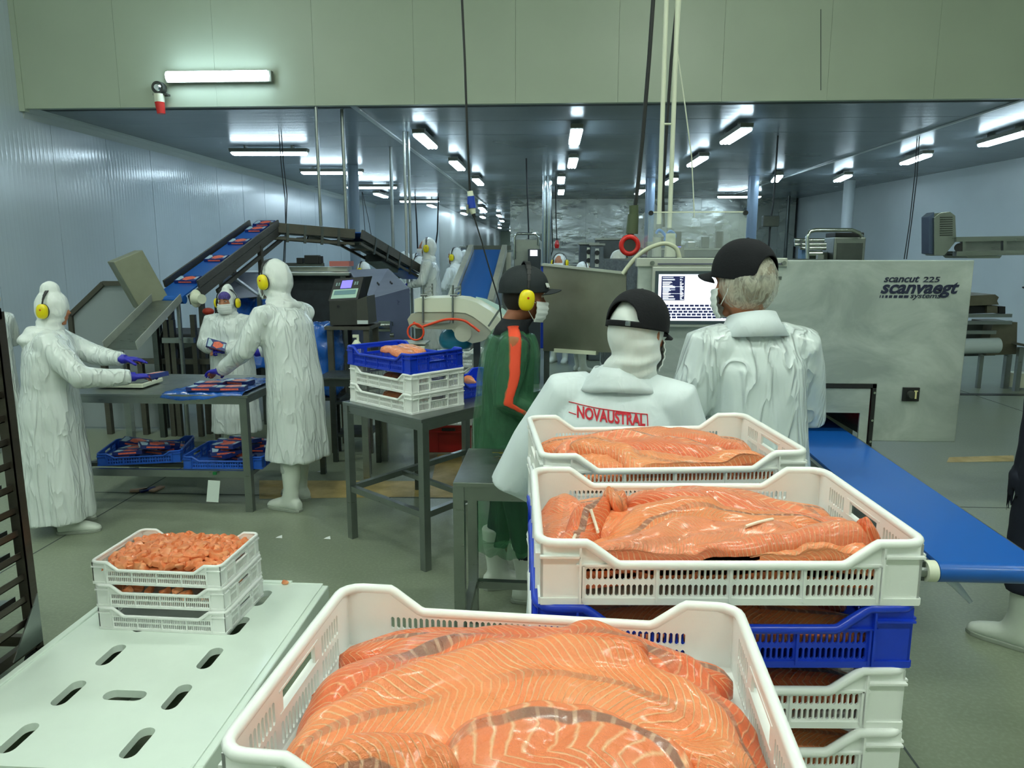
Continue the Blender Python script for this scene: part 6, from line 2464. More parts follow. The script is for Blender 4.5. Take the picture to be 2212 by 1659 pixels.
# ---- hanging posts, columns
for (px, yt, pyb, Yb, w_, lab, mt_) in ((693, 9.35, 488, 9.0, .035, 'thin steel post from the ceiling to the hump conveyor, left of the pair', m_steel),
                                        (748, 9.3, 510, 9.3, .04, 'thin steel post from the ceiling to the hump conveyor, right of the pair', m_steel),
                                        (850, 12.5, 585, 12.5, .05, 'steel post rising behind the lower end of the dark conveyor', m_steel),
                                        (879, 11.0, 600, 11.0, .035, 'left one of two close thin posts before the far workers', m_steel_lt),
                                        (888, 11.0, 600, 11.0, .035, 'right one of two close thin posts before the far workers', m_steel)):
    q = V(px, (480 if pyb < 520 else 560), Yb)
    o = MB().cyl((q.x, Yb, 0 if pyb > 520 else V(px, pyb, Yb).z), (q.x, Yb, ZC), w_ / 1.7, n=10).build('steel_post', mt_, None, 40)
    tag(o, lab, 'post', None)
for px, Y, r_, lab, mt_ in ((764, 15.0, .11, 'grey-blue column near the left wall behind the dark conveyor', M('grey_blue_column', (120, 136, 150), .4)),
                            (1176, 17.3, .05, 'polished round column before the stainless wall, left of the pair', m_chrome),
                            (1186, 17.3, .06, 'polished round column before the stainless wall, right of the pair', m_chrome),
                            (1404, 17.9, .11, 'thick blue-grey column beside the hanging pipes', M('blue_column', (122, 140, 160), .3, .2)),
                            (1626, 17.5, .12, 'thick blue-grey column above the tall man with the hair net', M('blue_column', (122, 140, 160), .3, .2)),
                            (1833, 18.7, .13, 'white painted column behind the steel device on the right', M('white_column', (200, 208, 212), .35)),
                            (1704, 23.5, .05, 'slim dark pipe column at the right end of the stainless wall', m_steel_dk)):
    q = V(px, 430, Y)
    o = MB().cyl((q.x, Y, 0), (q.x, Y, ZC - .002), r_, n=20).build('column', mt_, None, 40)
    tag(o, lab, 'column')
    
# ---- cords hanging from the ceiling
def cord(label, pts, r=.006, mt_=None, name='power_cable', sm=0):
    o = MB().tube(pts, r, 6, sm=sm).build(name, mt_ or m_cable, None, 60)
    return tag(o, label, 'cord')


def VV(l, Y):
    return [V(x, y_, Y) for x, y_ in l]


def up(pts, z=None):
    return [Vector((pts[0].x, pts[0].y, z or ZH - .002))] + pts


cord('thin black cord coming down from the high ceiling to the blue plug', up(VV([(998, 0), (1004, 130), (1009, 280), (1015, 415)], 4.3)), .0065)
cord('thin cable from the blue plug down behind the dark cap', VV([(1024, 468), (1040, 520), (1060, 590), (1078, 650), (1085, 700)], 4.3), .0045)
pl = thing('hanging_plug', 'blue and white industrial plug hanging on a black cord', 'plug', V(1018, 440, 4.3))
for a, b, r1_, r2_, mt_, nm in (((1015, 413), (1017, 424), .016, .018, m_creampl, 'gland'), ((1017, 424), (1019, 450), .020, .026, M('blue_plug', (20, 62, 170), .35), 'plug_body'),
                                ((1019, 450), (1023, 462), .022, .014, m_creampl, 'socket_collar'), ((1022, 460), (1025, 470), .012, .009, m_black, 'strain_relief')):
    MB().cyl(V(*a, 4.3), V(*b, 4.3), r1_, r2_, 16).build(nm, mt_, pl, 50)
MB().box(V(1010, 452, 4.28), (.012, .03, .05)).build('latch', m_grey, pl)
cord('thick black cable hanging from the high ceiling to the green hoist plug', up(VV([(1411, 0), (1402, 130), (1388, 300), (1378, 400), (1372, 446)], 4.2)), .011)
cord('black cable hanging between the two cream pipes', up(VV([(1463, 0), (1450, 130), (1440, 280), (1432, 420), (1434, 490)], 4.6)), .009)
cord('faint cream hose hanging right of the two pipes', up(VV([(1470, 0), (1463, 110), (1480, 230), (1494, 340), (1500, 470)], 4.7)), .004, m_creampl)
ho = thing('green_connector', 'olive green industrial connector with a red ring hanging on the thick black cable', 'connector', V(1366, 490, 4.2))
for a, b, r1_, r2_ in (((1369, 444), (1369, 463), .026, .026), ((1368, 463), (1365, 505), .030, .034), ((1364, 494), (1361, 512), .020, .018)):
    MB().cyl(V(*a, 4.2), V(*b, 4.2), r1_, r2_, 14).build('connector_body', m_green_dk, ho, 50)
rc_ = V(1360, 530, 4.15)
rg_ = MB()
rg_.tube([rc_ + Vector((math.cos(a) * .045, 0, math.sin(a) * .045)) for a in [2 * PI * j / 28 for j in range(28)]], .014, 10, closed=True)
rg_.build('red_ring', m_red, ho, 60)
MB().cyl(rc_ + Vector((0, -.006, 0)), rc_ + Vector((0, .03, 0)), .036, n=24).build('face_plate', m_dkgrey, ho, 50)
MB().cyl(rc_ + Vector((0, .0, 0)), rc_ + Vector((0.01, .06, -.005)), .05, n=24).build('ring_body', m_red, ho, 50)
hp_ = thing('hanging_pipes', 'pair of cream steel pipes hanging from the high ceiling with one cross link', 'pipe', V(1440, 300, 4.4))
for px0, px1, pyb in ((1446, 1417, 492), (1469, 1441, 500)):
    a, b = V(px0, 0, 4.4), V(px1, pyb, 4.4)
    xm = (a.x + b.x) / 2
    MB().cyl((xm, 4.4, b.z), (xm + (a.x - b.x) * .0, 4.4, ZH - .002), .013, n=12).build('pipe', m_creampl, hp_, 50)
    MB().cyl((xm, 4.4, b.z - .03), (xm, 4.4, b.z + .02), .017, n=12).build('valve', m_steel, hp_, 50)
zz = V(1440, 268, 4.4).z
xa1 = (V(1446, 0, 4.4).x + V(1417, 492, 4.4).x) / 2
xa2 = (V(1469, 0, 4.4).x + V(1441, 500, 4.4).x) / 2
MB().cyl((xa1, 4.4, zz), (xa2, 4.4, zz), .006, n=8).build('cross_link', m_creampl, hp_, 50)
for lab, px0, py0, pts, r_ in (('black cord from the low ceiling down to the far control screen', 1137, 342, [(1139, 420), (1142, 500), (1141, 560)], .02),
                               ('black cord above the tall man, hanging to a switch', 1680, 293, [(1676, 360), (1670, 440), (1664, 480), (1660, 540)], .018),
                               ('left one of two black cords at the right wall', 1981, 300, [(1976, 380), (1965, 480), (1953, 560)], .009),
                               ('right one of two black cords at the right wall', 1986, 296, [(1981, 380), (1969, 480), (1958, 560)], .009),
                               ('left one of two dark cords before the left wall', 603, 290, [(607, 350), (616, 430), (617, 480), (612, 570)], .009),
                               ('right one of two dark cords before the left wall', 608, 292, [(612, 350), (620, 420), (619, 460), (615, 570)], .009),
                               ('thin cord from the lengthwise lamp to the far line, left strand', 782, 415, [(787, 480), (794, 570)], .012),
                               ('thin cord from the lengthwise lamp to the far line, right strand', 783, 415, [(795, 470), (806, 530)], .012),
                               ('black cord hanging right of the tall far worker', 947, 440, [(945, 500), (937, 560), (935, 600)], .03),
                               ('dark cord hanging before the white back wall', 897, 440, [(900, 480), (903, 560)], .03),
                               ('black cord right of the polished columns', 1190, 400, [(1192, 480), (1194, 540), (1188, 560)], .02),
                               ('cord with a red end right of the polished columns', 1200, 400, [(1201, 470), (1203, 520)], .02)):
    q = G(px0, py0, ZC)
    Y = min(q.y, 23.5)
    o_last = cord(lab, [Vector((V(px0, py0, Y).x, Y, ZC))] + VV(pts, Y), r_ * .8)
q = V(1203, 528, 16.0)
MB().cyl(q + Vector((0, 0, .09)), q, .03, .05, 10).cyl(q, q - Vector((0, 0, .08)), .055, .04, 10).build('red_plug', m_red, o_last, 50)
q = V(1664, 478, 11.6)
tag(MB().box(q, (.24, .1, .16)).build('switch_box', m_steel_dk, None, bevel=.01), 'grey switch box on the cord above the tall man', 'box')

# ---- clear guard and hoses on top of the machine
zm = zT + .012
gx0, gx1 = V(1400, 500, YM + .3).x, V(1612, 500, YM + .3).x
gz = V(1400, 457, YM + .3).z
cg = thing('clear_guard', 'clear acrylic guard box on top of the cutting machine', 'guard', ((gx0 + gx1) / 2, YM + .3, zm))
m_acr = M('clear_acrylic_sheet', (225, 238, 235), .06, alpha=.16, coat=.4)
MB().b2((gx0, YM + .3, zm), (gx1, YM + .304, gz)).build('front_sheet', m_acr, cg)
MB().b2((gx0, YM + .3, zm), (gx0 + .004, YM + .8, gz)).build('side_sheet', m_acr, cg)
MB().b2((gx1 - .004, YM + .3, zm), (gx1, YM + .8, gz)).build('side_sheet', m_acr, cg)
MB().b2((gx0, YM + .298, gz - .006), (gx1, YM + .306, gz)).build('top_edge', m_creampl, cg)
for x_ in (gx0 + .01, gx1 - .01):
    MB().cyl((x_, YM + .285, gz - .008), (x_, YM + .30, gz - .008), .012, n=12).build('knob', m_black, cg, 50)
m_bhose = M('blue_air_hose', (40, 120, 215), .3, coat=.3)
for k, (pts, r_) in enumerate((([(1417, 505), (1424, 497), (1434, 505), (1440, 520), (1428, 528), (1420, 520)], .008), ([(1436, 520), (1446, 500), (1458, 508), (1452, 520), (1440, 524), (1424, 530)], .008),
                               ([(1418, 525), (1432, 530), (1446, 524)], .012))):
    o = MB().tube(VV(pts, YM + .45), r_, 8, sm=5).build('air_hose', m_bhose, None, 60)
    tag(o, ('left loop of blue air hose under the hanging pipes', 'right loop of blue air hose under the hanging pipes', 'short thick blue hose under the two loops')[k], 'hose', 'blue air hoses')
o = MB().tube(VV([(1345, 592), (1370, 560), (1400, 537), (1435, 526), (1460, 536), (1468, 558)], YM + .2), .011, 10, sm=6).build('vacuum_hose', M('cream_hose', (196, 200, 176), .4), None, 60)
tag(o, 'cream vacuum hose arching onto the left end of the machine', 'hose')
for px, w_, hh, nm, mt_ in ((1418, .05, .10, 'valve_block', m_steel_lt), (1447, .06, .12, 'filter_bowl', m_creampl), (1468, .05, .05, 'hose_socket', m_grey)):
    q = V(px, 556, YM + .4)
    tag(MB().cyl((q.x, YM + .4, zm), (q.x, YM + .4, zm + hh), w_ / 2, w_ / 2.4, 14).build(nm, mt_, None, 50), {'valve_block': 'small valve block under the left pipe', 'filter_bowl': 'cream filter bowl under the right pipe', 'hose_socket': 'grey socket where the cream hose ends'}[nm], 'valve')
# steel guard sheet left of the machine
g0, g1, g2, g3 = V(1174, 571, 3.95), V(1353, 590, 3.75), V(1353, 762, 3.75), V(1174, 758, 3.95)
gs = thing('steel_screen', 'plain grey steel sheet standing between the green smock and the machine', 'guard', (g0.x, 3.95, 0))
MB().add([g0, g1, g2, g3], [(0, 1, 2, 3)]).build('sheet', steel('stained_steel_sheet', (150, 150, 138), .4, .2, (1, 1, 1), .7), gs, solid=.006)
MB().bar(g0, g1, .03, .012).build('top_fold', m_steel_lt, gs)
for g_ in (g0.lerp(g1, .05), g0.lerp(g1, .95)):
    MB().bar(Vector((g_.x, g_.y + .025, 0)), g_ + Vector((0, .025, -.02)), .03, .03).build('post', m_steel_dk, gs)
MB().bar(V(1200, 756, 3.93), V(1290, 762, 3.83), .04, .02).build('lower_rail', m_creampl, gs)

# ---- inclined blue belt in the middle
b0, b1 = V(1015, 662, 6.6), V(1054, 541, 8.3)
ic = thing('inclined_belt', 'steep blue belt with bright steel side rails rising in the middle of the hall', 'conveyor', (b0.x, b0.y, 0))
xx, yy_, dd = frame(b1 - b0)
MB().bar(b0, b1, .30, .02).build('belt', m_bluebelt, ic)
for sd in (-1, 1):
    MB().bar(b0 + xx * sd * .185 + yy_ * .02, b1 + xx * sd * .185 + yy_ * .02, .055, .09).build('side_rail', m_steel_lt, ic)
    MB().bar(Vector((b1.x + sd * .18, b1.y, 0)), b1 + xx * sd * .18, .05, .05).build('leg', m_steel, ic)
    MB().bar(Vector((b0.x + sd * .18, b0.y, 0)), b0 + xx * sd * .18, .05, .05).build('leg', m_steel, ic)
MB().bar(b1 + Vector((.22, .1, -.02)), b1 + Vector((.22, .1, -.9)), .06, .06).build('strut', m_steel_lt, ic)
MB().box(b1 + Vector((.0, .15, .03)), (.5, .12, .05)).build('cross_frame', m_steel_dk, ic)

# ---- white curved out-feed with red hose
YW = 5.3


def pv(x, y_, Y=YW):
    return V(x, y_, Y)


wc = thing('curved_conveyor', 'cream plastic curved conveyor with steel side plate and two rod guides', 'conveyor', (pv(960, 700).x, YW, 0))


def plate(px_list, Y, d, nm, mt_, par):
    pts3 = [V(x, y_, Y) for x, y_ in px_list]
    n = len(pts3)
    vs = pts3 + [p_ + Vector((0, d, 0)) for p_ in pts3]
    return MB().add(vs, [tuple(range(n))[::-1], tuple(range(n, 2 * n))] + [(k, (k + 1) % n, n + (k + 1) % n, n + k) for k in range(n)]).build(nm, mt_, par, bevel=.002)


plate([(880, 690), (888, 678), (905, 674), (1018, 674), (1060, 702), (1068, 722), (1040, 738), (1020, 742), (990, 730), (976, 712), (900, 710), (884, 704)], YW, .03, 'side_plate', steel('pale_steel_plate', (188, 190, 172), .45, .06, metal=.4), wc)
cs = MB()
top = [(895, 646), (905, 645), (975, 643), (1005, 646), (1030, 654), (1060, 672), (1088, 694)]
lo = [(895, 674), (905, 674), (975, 674), (1005, 676), (1022, 684), (1046, 702), (1066, 720)]
ring = []
for (a, b) in zip(top, lo):
    A_, B_ = V(*a, YW - .01), V(*b, YW - .01)
    ring.append([A_, A_ + Vector((0, .34, .0)), B_ + Vector((0, .34, 0)), B_])
cs.loft(ring)
cs.build('channel', m_creampl, wc, 40)
cs = MB()
ring = []
for a in [(1028, 641), (1050, 646), (1078, 660), (1102, 678)]:
    A_ = V(*a, YW + .33)
    ring.append([A_, A_ + Vector((0, .02, 0)), A_ + Vector((0, .02, -.12)), A_ + Vector((0, 0, -.12))])
cs.loft(ring)
cs.build('far_side_plate', M('pale_blue_plastic', (176, 204, 204), .4), wc, 40)
for px in (914, 978):
    a, b = V(px, 616, YW - .03), V(px, 698, YW - .03)
    MB().cyl(a, b, .008, n=10).build('rod', m_steel, wc, 50)
    a2 = a + Vector((.02, .28, 0))
    MB().cyl(a2, a2 + Vector((0, 0, -.09)), .007, n=8).build('rod', m_steel, wc, 50)
    for k in range(3):
        MB().bar(a + Vector((.01, .02, -.025 - .03 * k)), a2 + Vector((0, 0, -.02 - .03 * k)), .004, .012).build('guide_rail', m_steel_lt, wc)
    MB().cyl(a + Vector((-.02, 0, -.07)), a + Vector((.03, 0, -.07)), .009, n=8).build('clamp', m_steel, wc, 50)
plate([(914, 694), (972, 692), (972, 698), (914, 700)], YW - .02, .02, 'mount_bar', m_steel_lt, wc)
MB().cyl(V(1000, 720, YW - .012), V(1000, 720, YW - .002), .062, n=28).build('drive_cover', steel('pale_steel_disc', (186, 188, 172), .45, .05, metal=.4), wc, 40)
hs = VV([(893, 696), (908, 706), (930, 700), (965, 690), (1000, 692), (1020, 704), (1036, 716)], YW - .05)
o = MB().tube(hs, .009, 8, sm=6).build('air_hose', m_orange, None, 60)
tag(o, 'red-orange air hose lying along the side plate of the cream conveyor', 'hose')
cq = V(898, 717, YW - .06)
o = MB().tube([cq + Vector((math.cos(a) * .058, 0, math.sin(a) * .058)) for a in [2 * PI * j / 24 for j in range(24)]], .007, 8, closed=True).build('hose_loop', m_orange, None, 60)
tag(o, 'round loop of the red-orange air hose below the conveyor end', 'hose')
for px, Y in ((905, YW + .2), (1030, YW + .2)):
    q = V(px, 700, Y)
    MB().bar(Vector((q.x, Y, 0)), q, .05, .05).build('leg', m_steel_dk, wc)
MB().bar(V(1085, 660, YW - .05), V(1055, 705, YW - .05), .014, .014).build('lever', m_steel, wc)
q = V(985, 735, YW + .25)
o = MB().ell(q, (.13, .11, .11), None, 20, 14, lambda p_: Vector((p_.x, p_.y, max(p_.z, -.06)))).build('motor_cover', M('turquoise_cover', (40, 150, 190), .3, coat=.4), wc, 60)
q = V(896, 745, YW + .1)
sc_o = thing('platform_scale', 'small steel platform scale behind the blue crate', 'scale', (q.x, YW + .1, 0))
MB().box(q + Vector((0, 0, .02)), (.20, .2, .012)).build('pan', m_steel_lt, sc_o, bevel=.003)
MB().box(q + Vector((0, 0, -.01)), (.18, .18, .03)).build('body', m_creampl, sc_o, bevel=.006)
MB().bar(q + Vector((0, 0, -.03)), Vector((q.x, q.y, 0)), .04, .04).build('post', m_steel_dk, sc_o)
q = V(770, 735, 5.9)
sb_ = thing('spray_bottle', 'white spray bottle standing behind the blue crate', 'bottle', (q.x, 5.9, .802))
zb0 = .802
MB().cyl((q.x, 5.9, zb0), (q.x, 5.9, V(770, 742, 5.9).z), .04, .036, 16).build('bottle_body', m_creampl, sb_, 50)
z0_ = V(770, 742, 5.9).z
MB().cyl((q.x, 5.9, z0_), (q.x, 5.9, z0_ + .03), .036, .014, 16).build('shoulder', m_creampl, sb_, 50)
MB().box((q.x - .005, 5.9, z0_ + .06), (.05, .02, .025)).box((q.x + .012, 5.9, z0_ + .04), (.018, .018, .04)).build('trigger_head', m_creampl, sb_, bevel=.003)
table('steel_table', 'narrow steel table with the spray bottle left of the crate table', [(q.x - .3, 5.75), (q.x + .12, 5.75), (q.x + .12, 6.15), (q.x - .3, 6.15)], .80, .04, mt=m_steel_dk)

# ---- date printer on its stand
YP = 6.4


def vp(x, y_):
    return V(x, y_, YP)


pt = thing('label_printer', 'charcoal date printer with a lit violet display and keypad on a dark stand', 'printer', (vp(750, 700).x, YP, 0))
plate([(711, 650), (770, 648), (771, 702), (713, 703)], YP, .32, 'lower_body', m_dkgrey, pt)
plate([(770, 648), (792, 640), (797, 700), (771, 702)], YP, .3, 'side_body', M('charcoal_side', (64, 66, 60), .5), pt)
a, b, c, d = vp(717, 603), vp(781, 598), vp(773, 648), vp(708, 651)
off = Vector((0, .08, 0))
MB().add([a + off, b + off, c, d, a + off + Vector((.03, .2, 0)), b + off + Vector((.03, .2, 0)), c + Vector((0, .3, 0)), d + Vector((0, .3, 0))],
         [(0, 1, 2, 3), (4, 5, 6, 7), (0, 1, 5, 4), (1, 2, 6, 5), (2, 3, 7, 6), (3, 0, 4, 7)]).build('head', m_black, pt, bevel=.006)


def onhead(u0, v0, u1, v1, dz, nm, mt_):
    A_, B_, C_, D_ = a + off, b + off, c, d
    def pt_(u, v):
        return A_.lerp(B_, u).lerp(D_.lerp(C_, u), v)
    n_ = (B_ - A_).cross(D_ - A_).normalized()
    if n_.y > 0:
        n_ = -n_
    vs = [pt_(u0, v0) + n_ * dz, pt_(u1, v0) + n_ * dz, pt_(u1, v1) + n_ * dz, pt_(u0, v1) + n_ * dz]
    MB().add(vs, [(0, 1, 2, 3)]).build(nm, mt_, pt, solid=.002)


onhead(.30, .12, .66, .46, .003, 'display', M('violet_display', (120, 110, 250), .4, emit=1.0))
onhead(.08, .50, .92, .90, .003, 'keypad', M('pale_keypad', (176, 210, 196), .4))
onhead(.14, .56, .86, .74, .006, 'keypad_field', M('teal_field', (96, 140, 150), .4))
for u in (.12, .2, .74, .82):
    onhead(u, .2, u + .05, .34, .004, 'key', M('pale_key', (120, 150, 150), .4))
MB().cyl(vp(731, 662) + Vector((0, -.004, 0)), vp(731, 662), .012, n=14).build('lock', m_black, pt, 50)
MB().b2((vp(772, 700).x, YP - .004, vp(772, 700).z), (vp(795, 692).x, YP - .001, vp(795, 692).z)).build('label', M('white_label', (200, 210, 210), .5), pt)
st = thing('printer_stand', 'dark steel stand under the date printer', 'stand', (vp(750, 710).x, YP, 0))
x0, x1, zt_ = vp(702, 710).x, vp(800, 710).x, vp(750, 705).z
MB().b2((x0, YP - .02, zt_ - .03), (x1, YP + .4, zt_)).build('stand_top', m_frame, st)
for x_ in (x0 + .04, x1 - .04):
    for y_ in (YP + .02, YP + .36):
        MB().b2((x_ - .025, y_ - .02, 0), (x_ + .025, y_ + .02, zt_ - .03)).build('leg', m_frame, st)
for zz in (.45, .15):
    MB().b2((x0 + .04, YP, zz), (x1 - .04, YP + .38, zz + .025)).build('shelf', m_steel_dk, st)
# blue bag hanging left of it
q = V(696, 745, 6.5)
bb_ = MB()
bb_.loft([ering((q.x, 6.6, z_), rx_, ry_, 20) for z_, rx_, ry_ in ((.50, .10, .1), (.56, .15, .14), (.8, .16, .15), (1.0, .155, .15), (1.12, .16, .15), (1.16, .13, .12))])
me = remesh(bb_, .02, 2, lambda p_, n_: p_ + n_ * .03 * noise.noise(p_ * 12))
o = mesh_obj(me, 'blue_bag', m_bag)
tag(o, 'blue bin bag hanging beside the printer stand', 'bag')
o = thing('bag_stand', 'small dark stand carrying the blue bin bag', 'stand', (q.x, 6.6, 0))
for sx_ in (-.13, .13):
    for sy_ in (-.12, .12):
        MB().b2((q.x + sx_ - .012, 6.6 + sy_ - .012, 0), (q.x + sx_ + .012, 6.6 + sy_ + .012, .49)).build('leg', m_steel_dk, o)
MB().b2((q.x - .15, 6.46, .47), (q.x + .15, 6.74, .495)).build('shelf', m_steel_dk, o)

# ---- shiny machine behind (tunnel with slanted hood) and the counter
YH = 7.6
mh = thing('tunnel_machine', 'bluish steel tunnel machine with a slanted shiny hood behind the printer', 'machine', (V(830, 700, YH).x, YH, 0))
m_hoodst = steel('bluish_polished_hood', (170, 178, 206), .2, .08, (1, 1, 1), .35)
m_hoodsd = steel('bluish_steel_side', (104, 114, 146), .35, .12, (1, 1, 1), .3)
fp = [V(800, 645, YH), V(885, 622, YH + .25), V(840, 580, YH + 1.2), V(752, 582, YH + .95)]
MB().add([fp[0], fp[1], fp[2], fp[3], fp[0] + Vector((0, .04, -.04)), fp[1] + Vector((0, .04, -.04)), fp[2] + Vector((0, 0, -.08)), fp[3] + Vector((0, 0, -.08))],
         [(0, 1, 2, 3), (4, 5, 6, 7), (0, 1, 5, 4), (1, 2, 6, 5), (2, 3, 7, 6), (3, 0, 4, 7)]).build('slanted_hood', m_hoodst, mh, bevel=.01)
lo_ = [V(806, 760, YH), V(885, 700, YH + .25)]
MB().add([fp[0], fp[1], Vector((fp[1].x, fp[1].y, .62)), Vector((fp[0].x + .02, fp[0].y, .55)), fp[3] + Vector((0, 0, -.05)), fp[2] + Vector((0, 0, -.05)), Vector((fp[2].x, fp[2].y, .6)), Vector((fp[3].x, fp[3].y, .5))],
         [(0, 1, 2, 3), (4, 5, 6, 7), (0, 4, 7, 3), (1, 5, 6, 2), (2, 6, 7, 3)]).build('side_panel', m_hoodsd, mh)
for u, v in ((.12, .42), (.42, .35), (.72, .3)):
    p_ = fp[0].lerp(fp[1], u).lerp(fp[3].lerp(fp[2], u), v)
    MB().bar(p_, p_ + (fp[3] - fp[0]) * .07, .012, .02).build('slot_catch', m_black, mh)
MB().bar(V(797, 640, YH - .02), V(806, 760, YH - .02), .03, .04).build('edge_post', m_steel_dk, mh)
for x_, y_ in ((fp[0].x + .06, YH + .1), (fp[1].x - .05, YH + .35), (fp[3].x + .05, YH + 1.0), (fp[2].x - .05, YH + 1.1)):
    MB().b2((x_ - .03, y_ - .03, 0), (x_ + .03, y_ + .03, .62)).build('leg', m_steel_dk, mh)
q = V(832, 705, YH - .15)
MB().cyl(q + Vector((-.06, 0, 0)), q + Vector((.06, 0, 0)), .06, n=20).cyl(q + Vector((.05, 0, -.09)), q + Vector((.09, 0, -.09)), .025, n=14).build('roller', m_chrome, mh, 40)
MB().bar(q, q + Vector((0, .3, 0)), .04, .04).build('roller_arm', m_steel_dk, mh)
# dark body and counter left of it
ct = thing('counter_machine', 'long dark machine with a steel counter top and small parts on it, behind the workers', 'machine', (V(650, 600, 8.4).x, 8.4, 0))
xa_c, xb_c = V(470, 600, 8.4).x, V(757, 600, 8.4).x
zc_t = V(650, 588, 8.4).z
MB().b2((xa_c, 8.35, zc_t - .04), (xb_c, 9.3, zc_t)).build('counter_top', m_steel, ct, bevel=.006)
MB().b2((xa_c + .1, 8.5, .3), (xb_c - .05, 9.2, zc_t - .04)).build('body', M('dark_machine_body', (48, 54, 60), .5, .3, var=.3), ct)
for x_ in (xa_c + .05, (xa_c + xb_c) / 2, xb_c - .08):
    MB().b2((x_ - .03, 8.38, 0), (x_ + .03, 8.44, zc_t - .04)).build('leg', m_steel_dk, ct)
MB().b2((V(590, 580, 8.9).x, 8.88, zc_t), (V(750, 580, 8.9).x, 9.1, zc_t + .05)).build('low_tray', m_steel_lt, ct)
MB().b2((V(615, 575, 8.8).x, 8.78, zc_t + .06), (V(700, 575, 8.8).x, 8.82, zc_t + .10)).build('top_rail', m_steel_dk, ct)
for px, w_, h_ in ((650, .07, .07), (676, .17, .10), (694, .03, .09)):
    q = V(px, 575, 8.8)
    MB().box((q.x, 8.8, zc_t + .09 + h_ / 2), (w_, .1, h_)).build('fitting', m_black, ct, bevel=.006)
MB().box((V(728, 578, 8.7).x, 8.9, zc_t + .09), (.24, .2, .06)).build('red_tray', M('dull_red_tray', (190, 110, 104), .5), ct)
# shiny slanted cover behind the worker with the headscarf, blue tarpaulin below
sc2 = thing('steel_hood', 'slanted shiny steel cover plate behind the worker with the purple headscarf', 'cover', (V(520, 620, 7.9).x, 7.9, 0))
pA = [V(468, 648, 7.5), V(560, 640, 7.5), V(560, 590, 8.3), V(490, 588, 8.3)]
MB().add(pA, [(0, 1, 2, 3)]).build('cover_sheet', m_hoodst, sc2, solid=.01)
MB().bar(pA[3], pA[1], .03, .03).build('brace', m_steel, sc2)
for p_ in pA[:2]:
    MB().bar(Vector((p_.x, p_.y, 0)), p_ + Vector((0, 0, -.01)), .04, .04).build('post', m_steel_dk, sc2)
tz = V(500, 648, 7.4).z
tp = MB().grid(lambda u, v: Vector((V(450, 650, 7.4).x + u * .62, 7.35 + v * .4 + .03 * math.sin(u * 17), .62 + (tz - .62) * v + .03 * noise.noise(Vector((u * 5, v * 5, 1))))), 30, 20).build('blue_tarpaulin', m_bag, None, 180, solid=.01)
tag(tp, 'dark blue plastic sheet hanging behind the worker with the headscarf', 'tarpaulin')
ub = thing('machine_stand', 'dark steel under-frame with a cross rail between the chute and the workers', 'frame', (V(400, 760, 7.0).x, 7.0, 0))
MB().bar(V(352, 735, 6.9), V(420, 735, 6.9), .04, .05).build('cross_rail', m_steel, ub)
for px in (358, 372, 418):
    q = V(px, 700, 6.95)
    MB().bar(Vector((q.x, 6.95, 0)), Vector((q.x, 6.95, 1.15 if px != 418 else 1.2)), .045, .045).build('post', m_frame, ub)
MB().bar(V(380, 752, 7.0), V(420, 742, 7.0), .03, .04).build('diagonal', m_steel_dk, ub)
dk2 = MB()
dk2.b2((V(300, 800, 7.6).x, 7.5, .35), (V(460, 800, 7.6).x, 8.2, .95))
dk2.build('motor_housing', M('dark_housing', (36, 40, 40), .6), ub, bevel=.03)
for px in (238, 285, 318):
    q = G(px, 938)
    MB().bar(Vector((q.x, 7.0, 0)), Vector((q.x, 7.0, .75)), .05, .05).build('post', m_frame, ub)
MB().bar(Vector((G(238, 938).x, 7.0, .74)), Vector((G(470, 938).x, 7.0, .74)), .05, .05).build('cross_rail', m_frame, ub)
q = V(390, 700, 7.1)
o = MB().tube(VV([(372, 690), (350, 720), (345, 760), (362, 790), (385, 770), (392, 720)], 7.0), .012, 8, sm=5).build('black_hose', m_cable, None, 60)
tag(o, 'black hose looping below the inclined conveyor', 'hose')

# ---- far middle machines before the stainless wall
fm = thing('far_bagging_machine', 'far grey machine with a small lit screen and a tube handle before the stainless wall', 'machine', (V(1150, 560, 10.2).x, 10.2, 0))
a, b = V(1113, 600, 10.2), V(1168, 540, 10.2)
MB().b2((V(1140, 600, 10.1).x, 10.1, 0), (V(1168, 538, 10.1).x, 10.4, V(1168, 538, 10.1).z)).build('cabinet', M('dark_cabinet', (44, 54, 64), .5), fm, bevel=.01)
MB().b2((V(1145, 553, 10.08).x, 10.085, V(1145, 553, 10.08).z), (V(1161, 540, 10.08).x, 10.095, V(1161, 540, 10.08).z)).build('screen', m_scr, fm)
MB().b2((V(1110, 580, 10.5).x, 10.5, 0), (V(1166, 517, 10.5).x, 10.9, V(1166, 517, 10.5).z)).build('hopper_body', m_steel, fm, bevel=.01)
MB().tube(VV([(1111, 560), (1111, 512), (1117, 505), (1157, 505), (1163, 512), (1163, 530)], 10.45), .018, 8).build('tube_handle', m_chrome, fm, 60)
MB().bar(V(1085, 560, 9.8), V(1105, 620, 9.8), .12, .05).build('strut', m_steel_lt, fm)
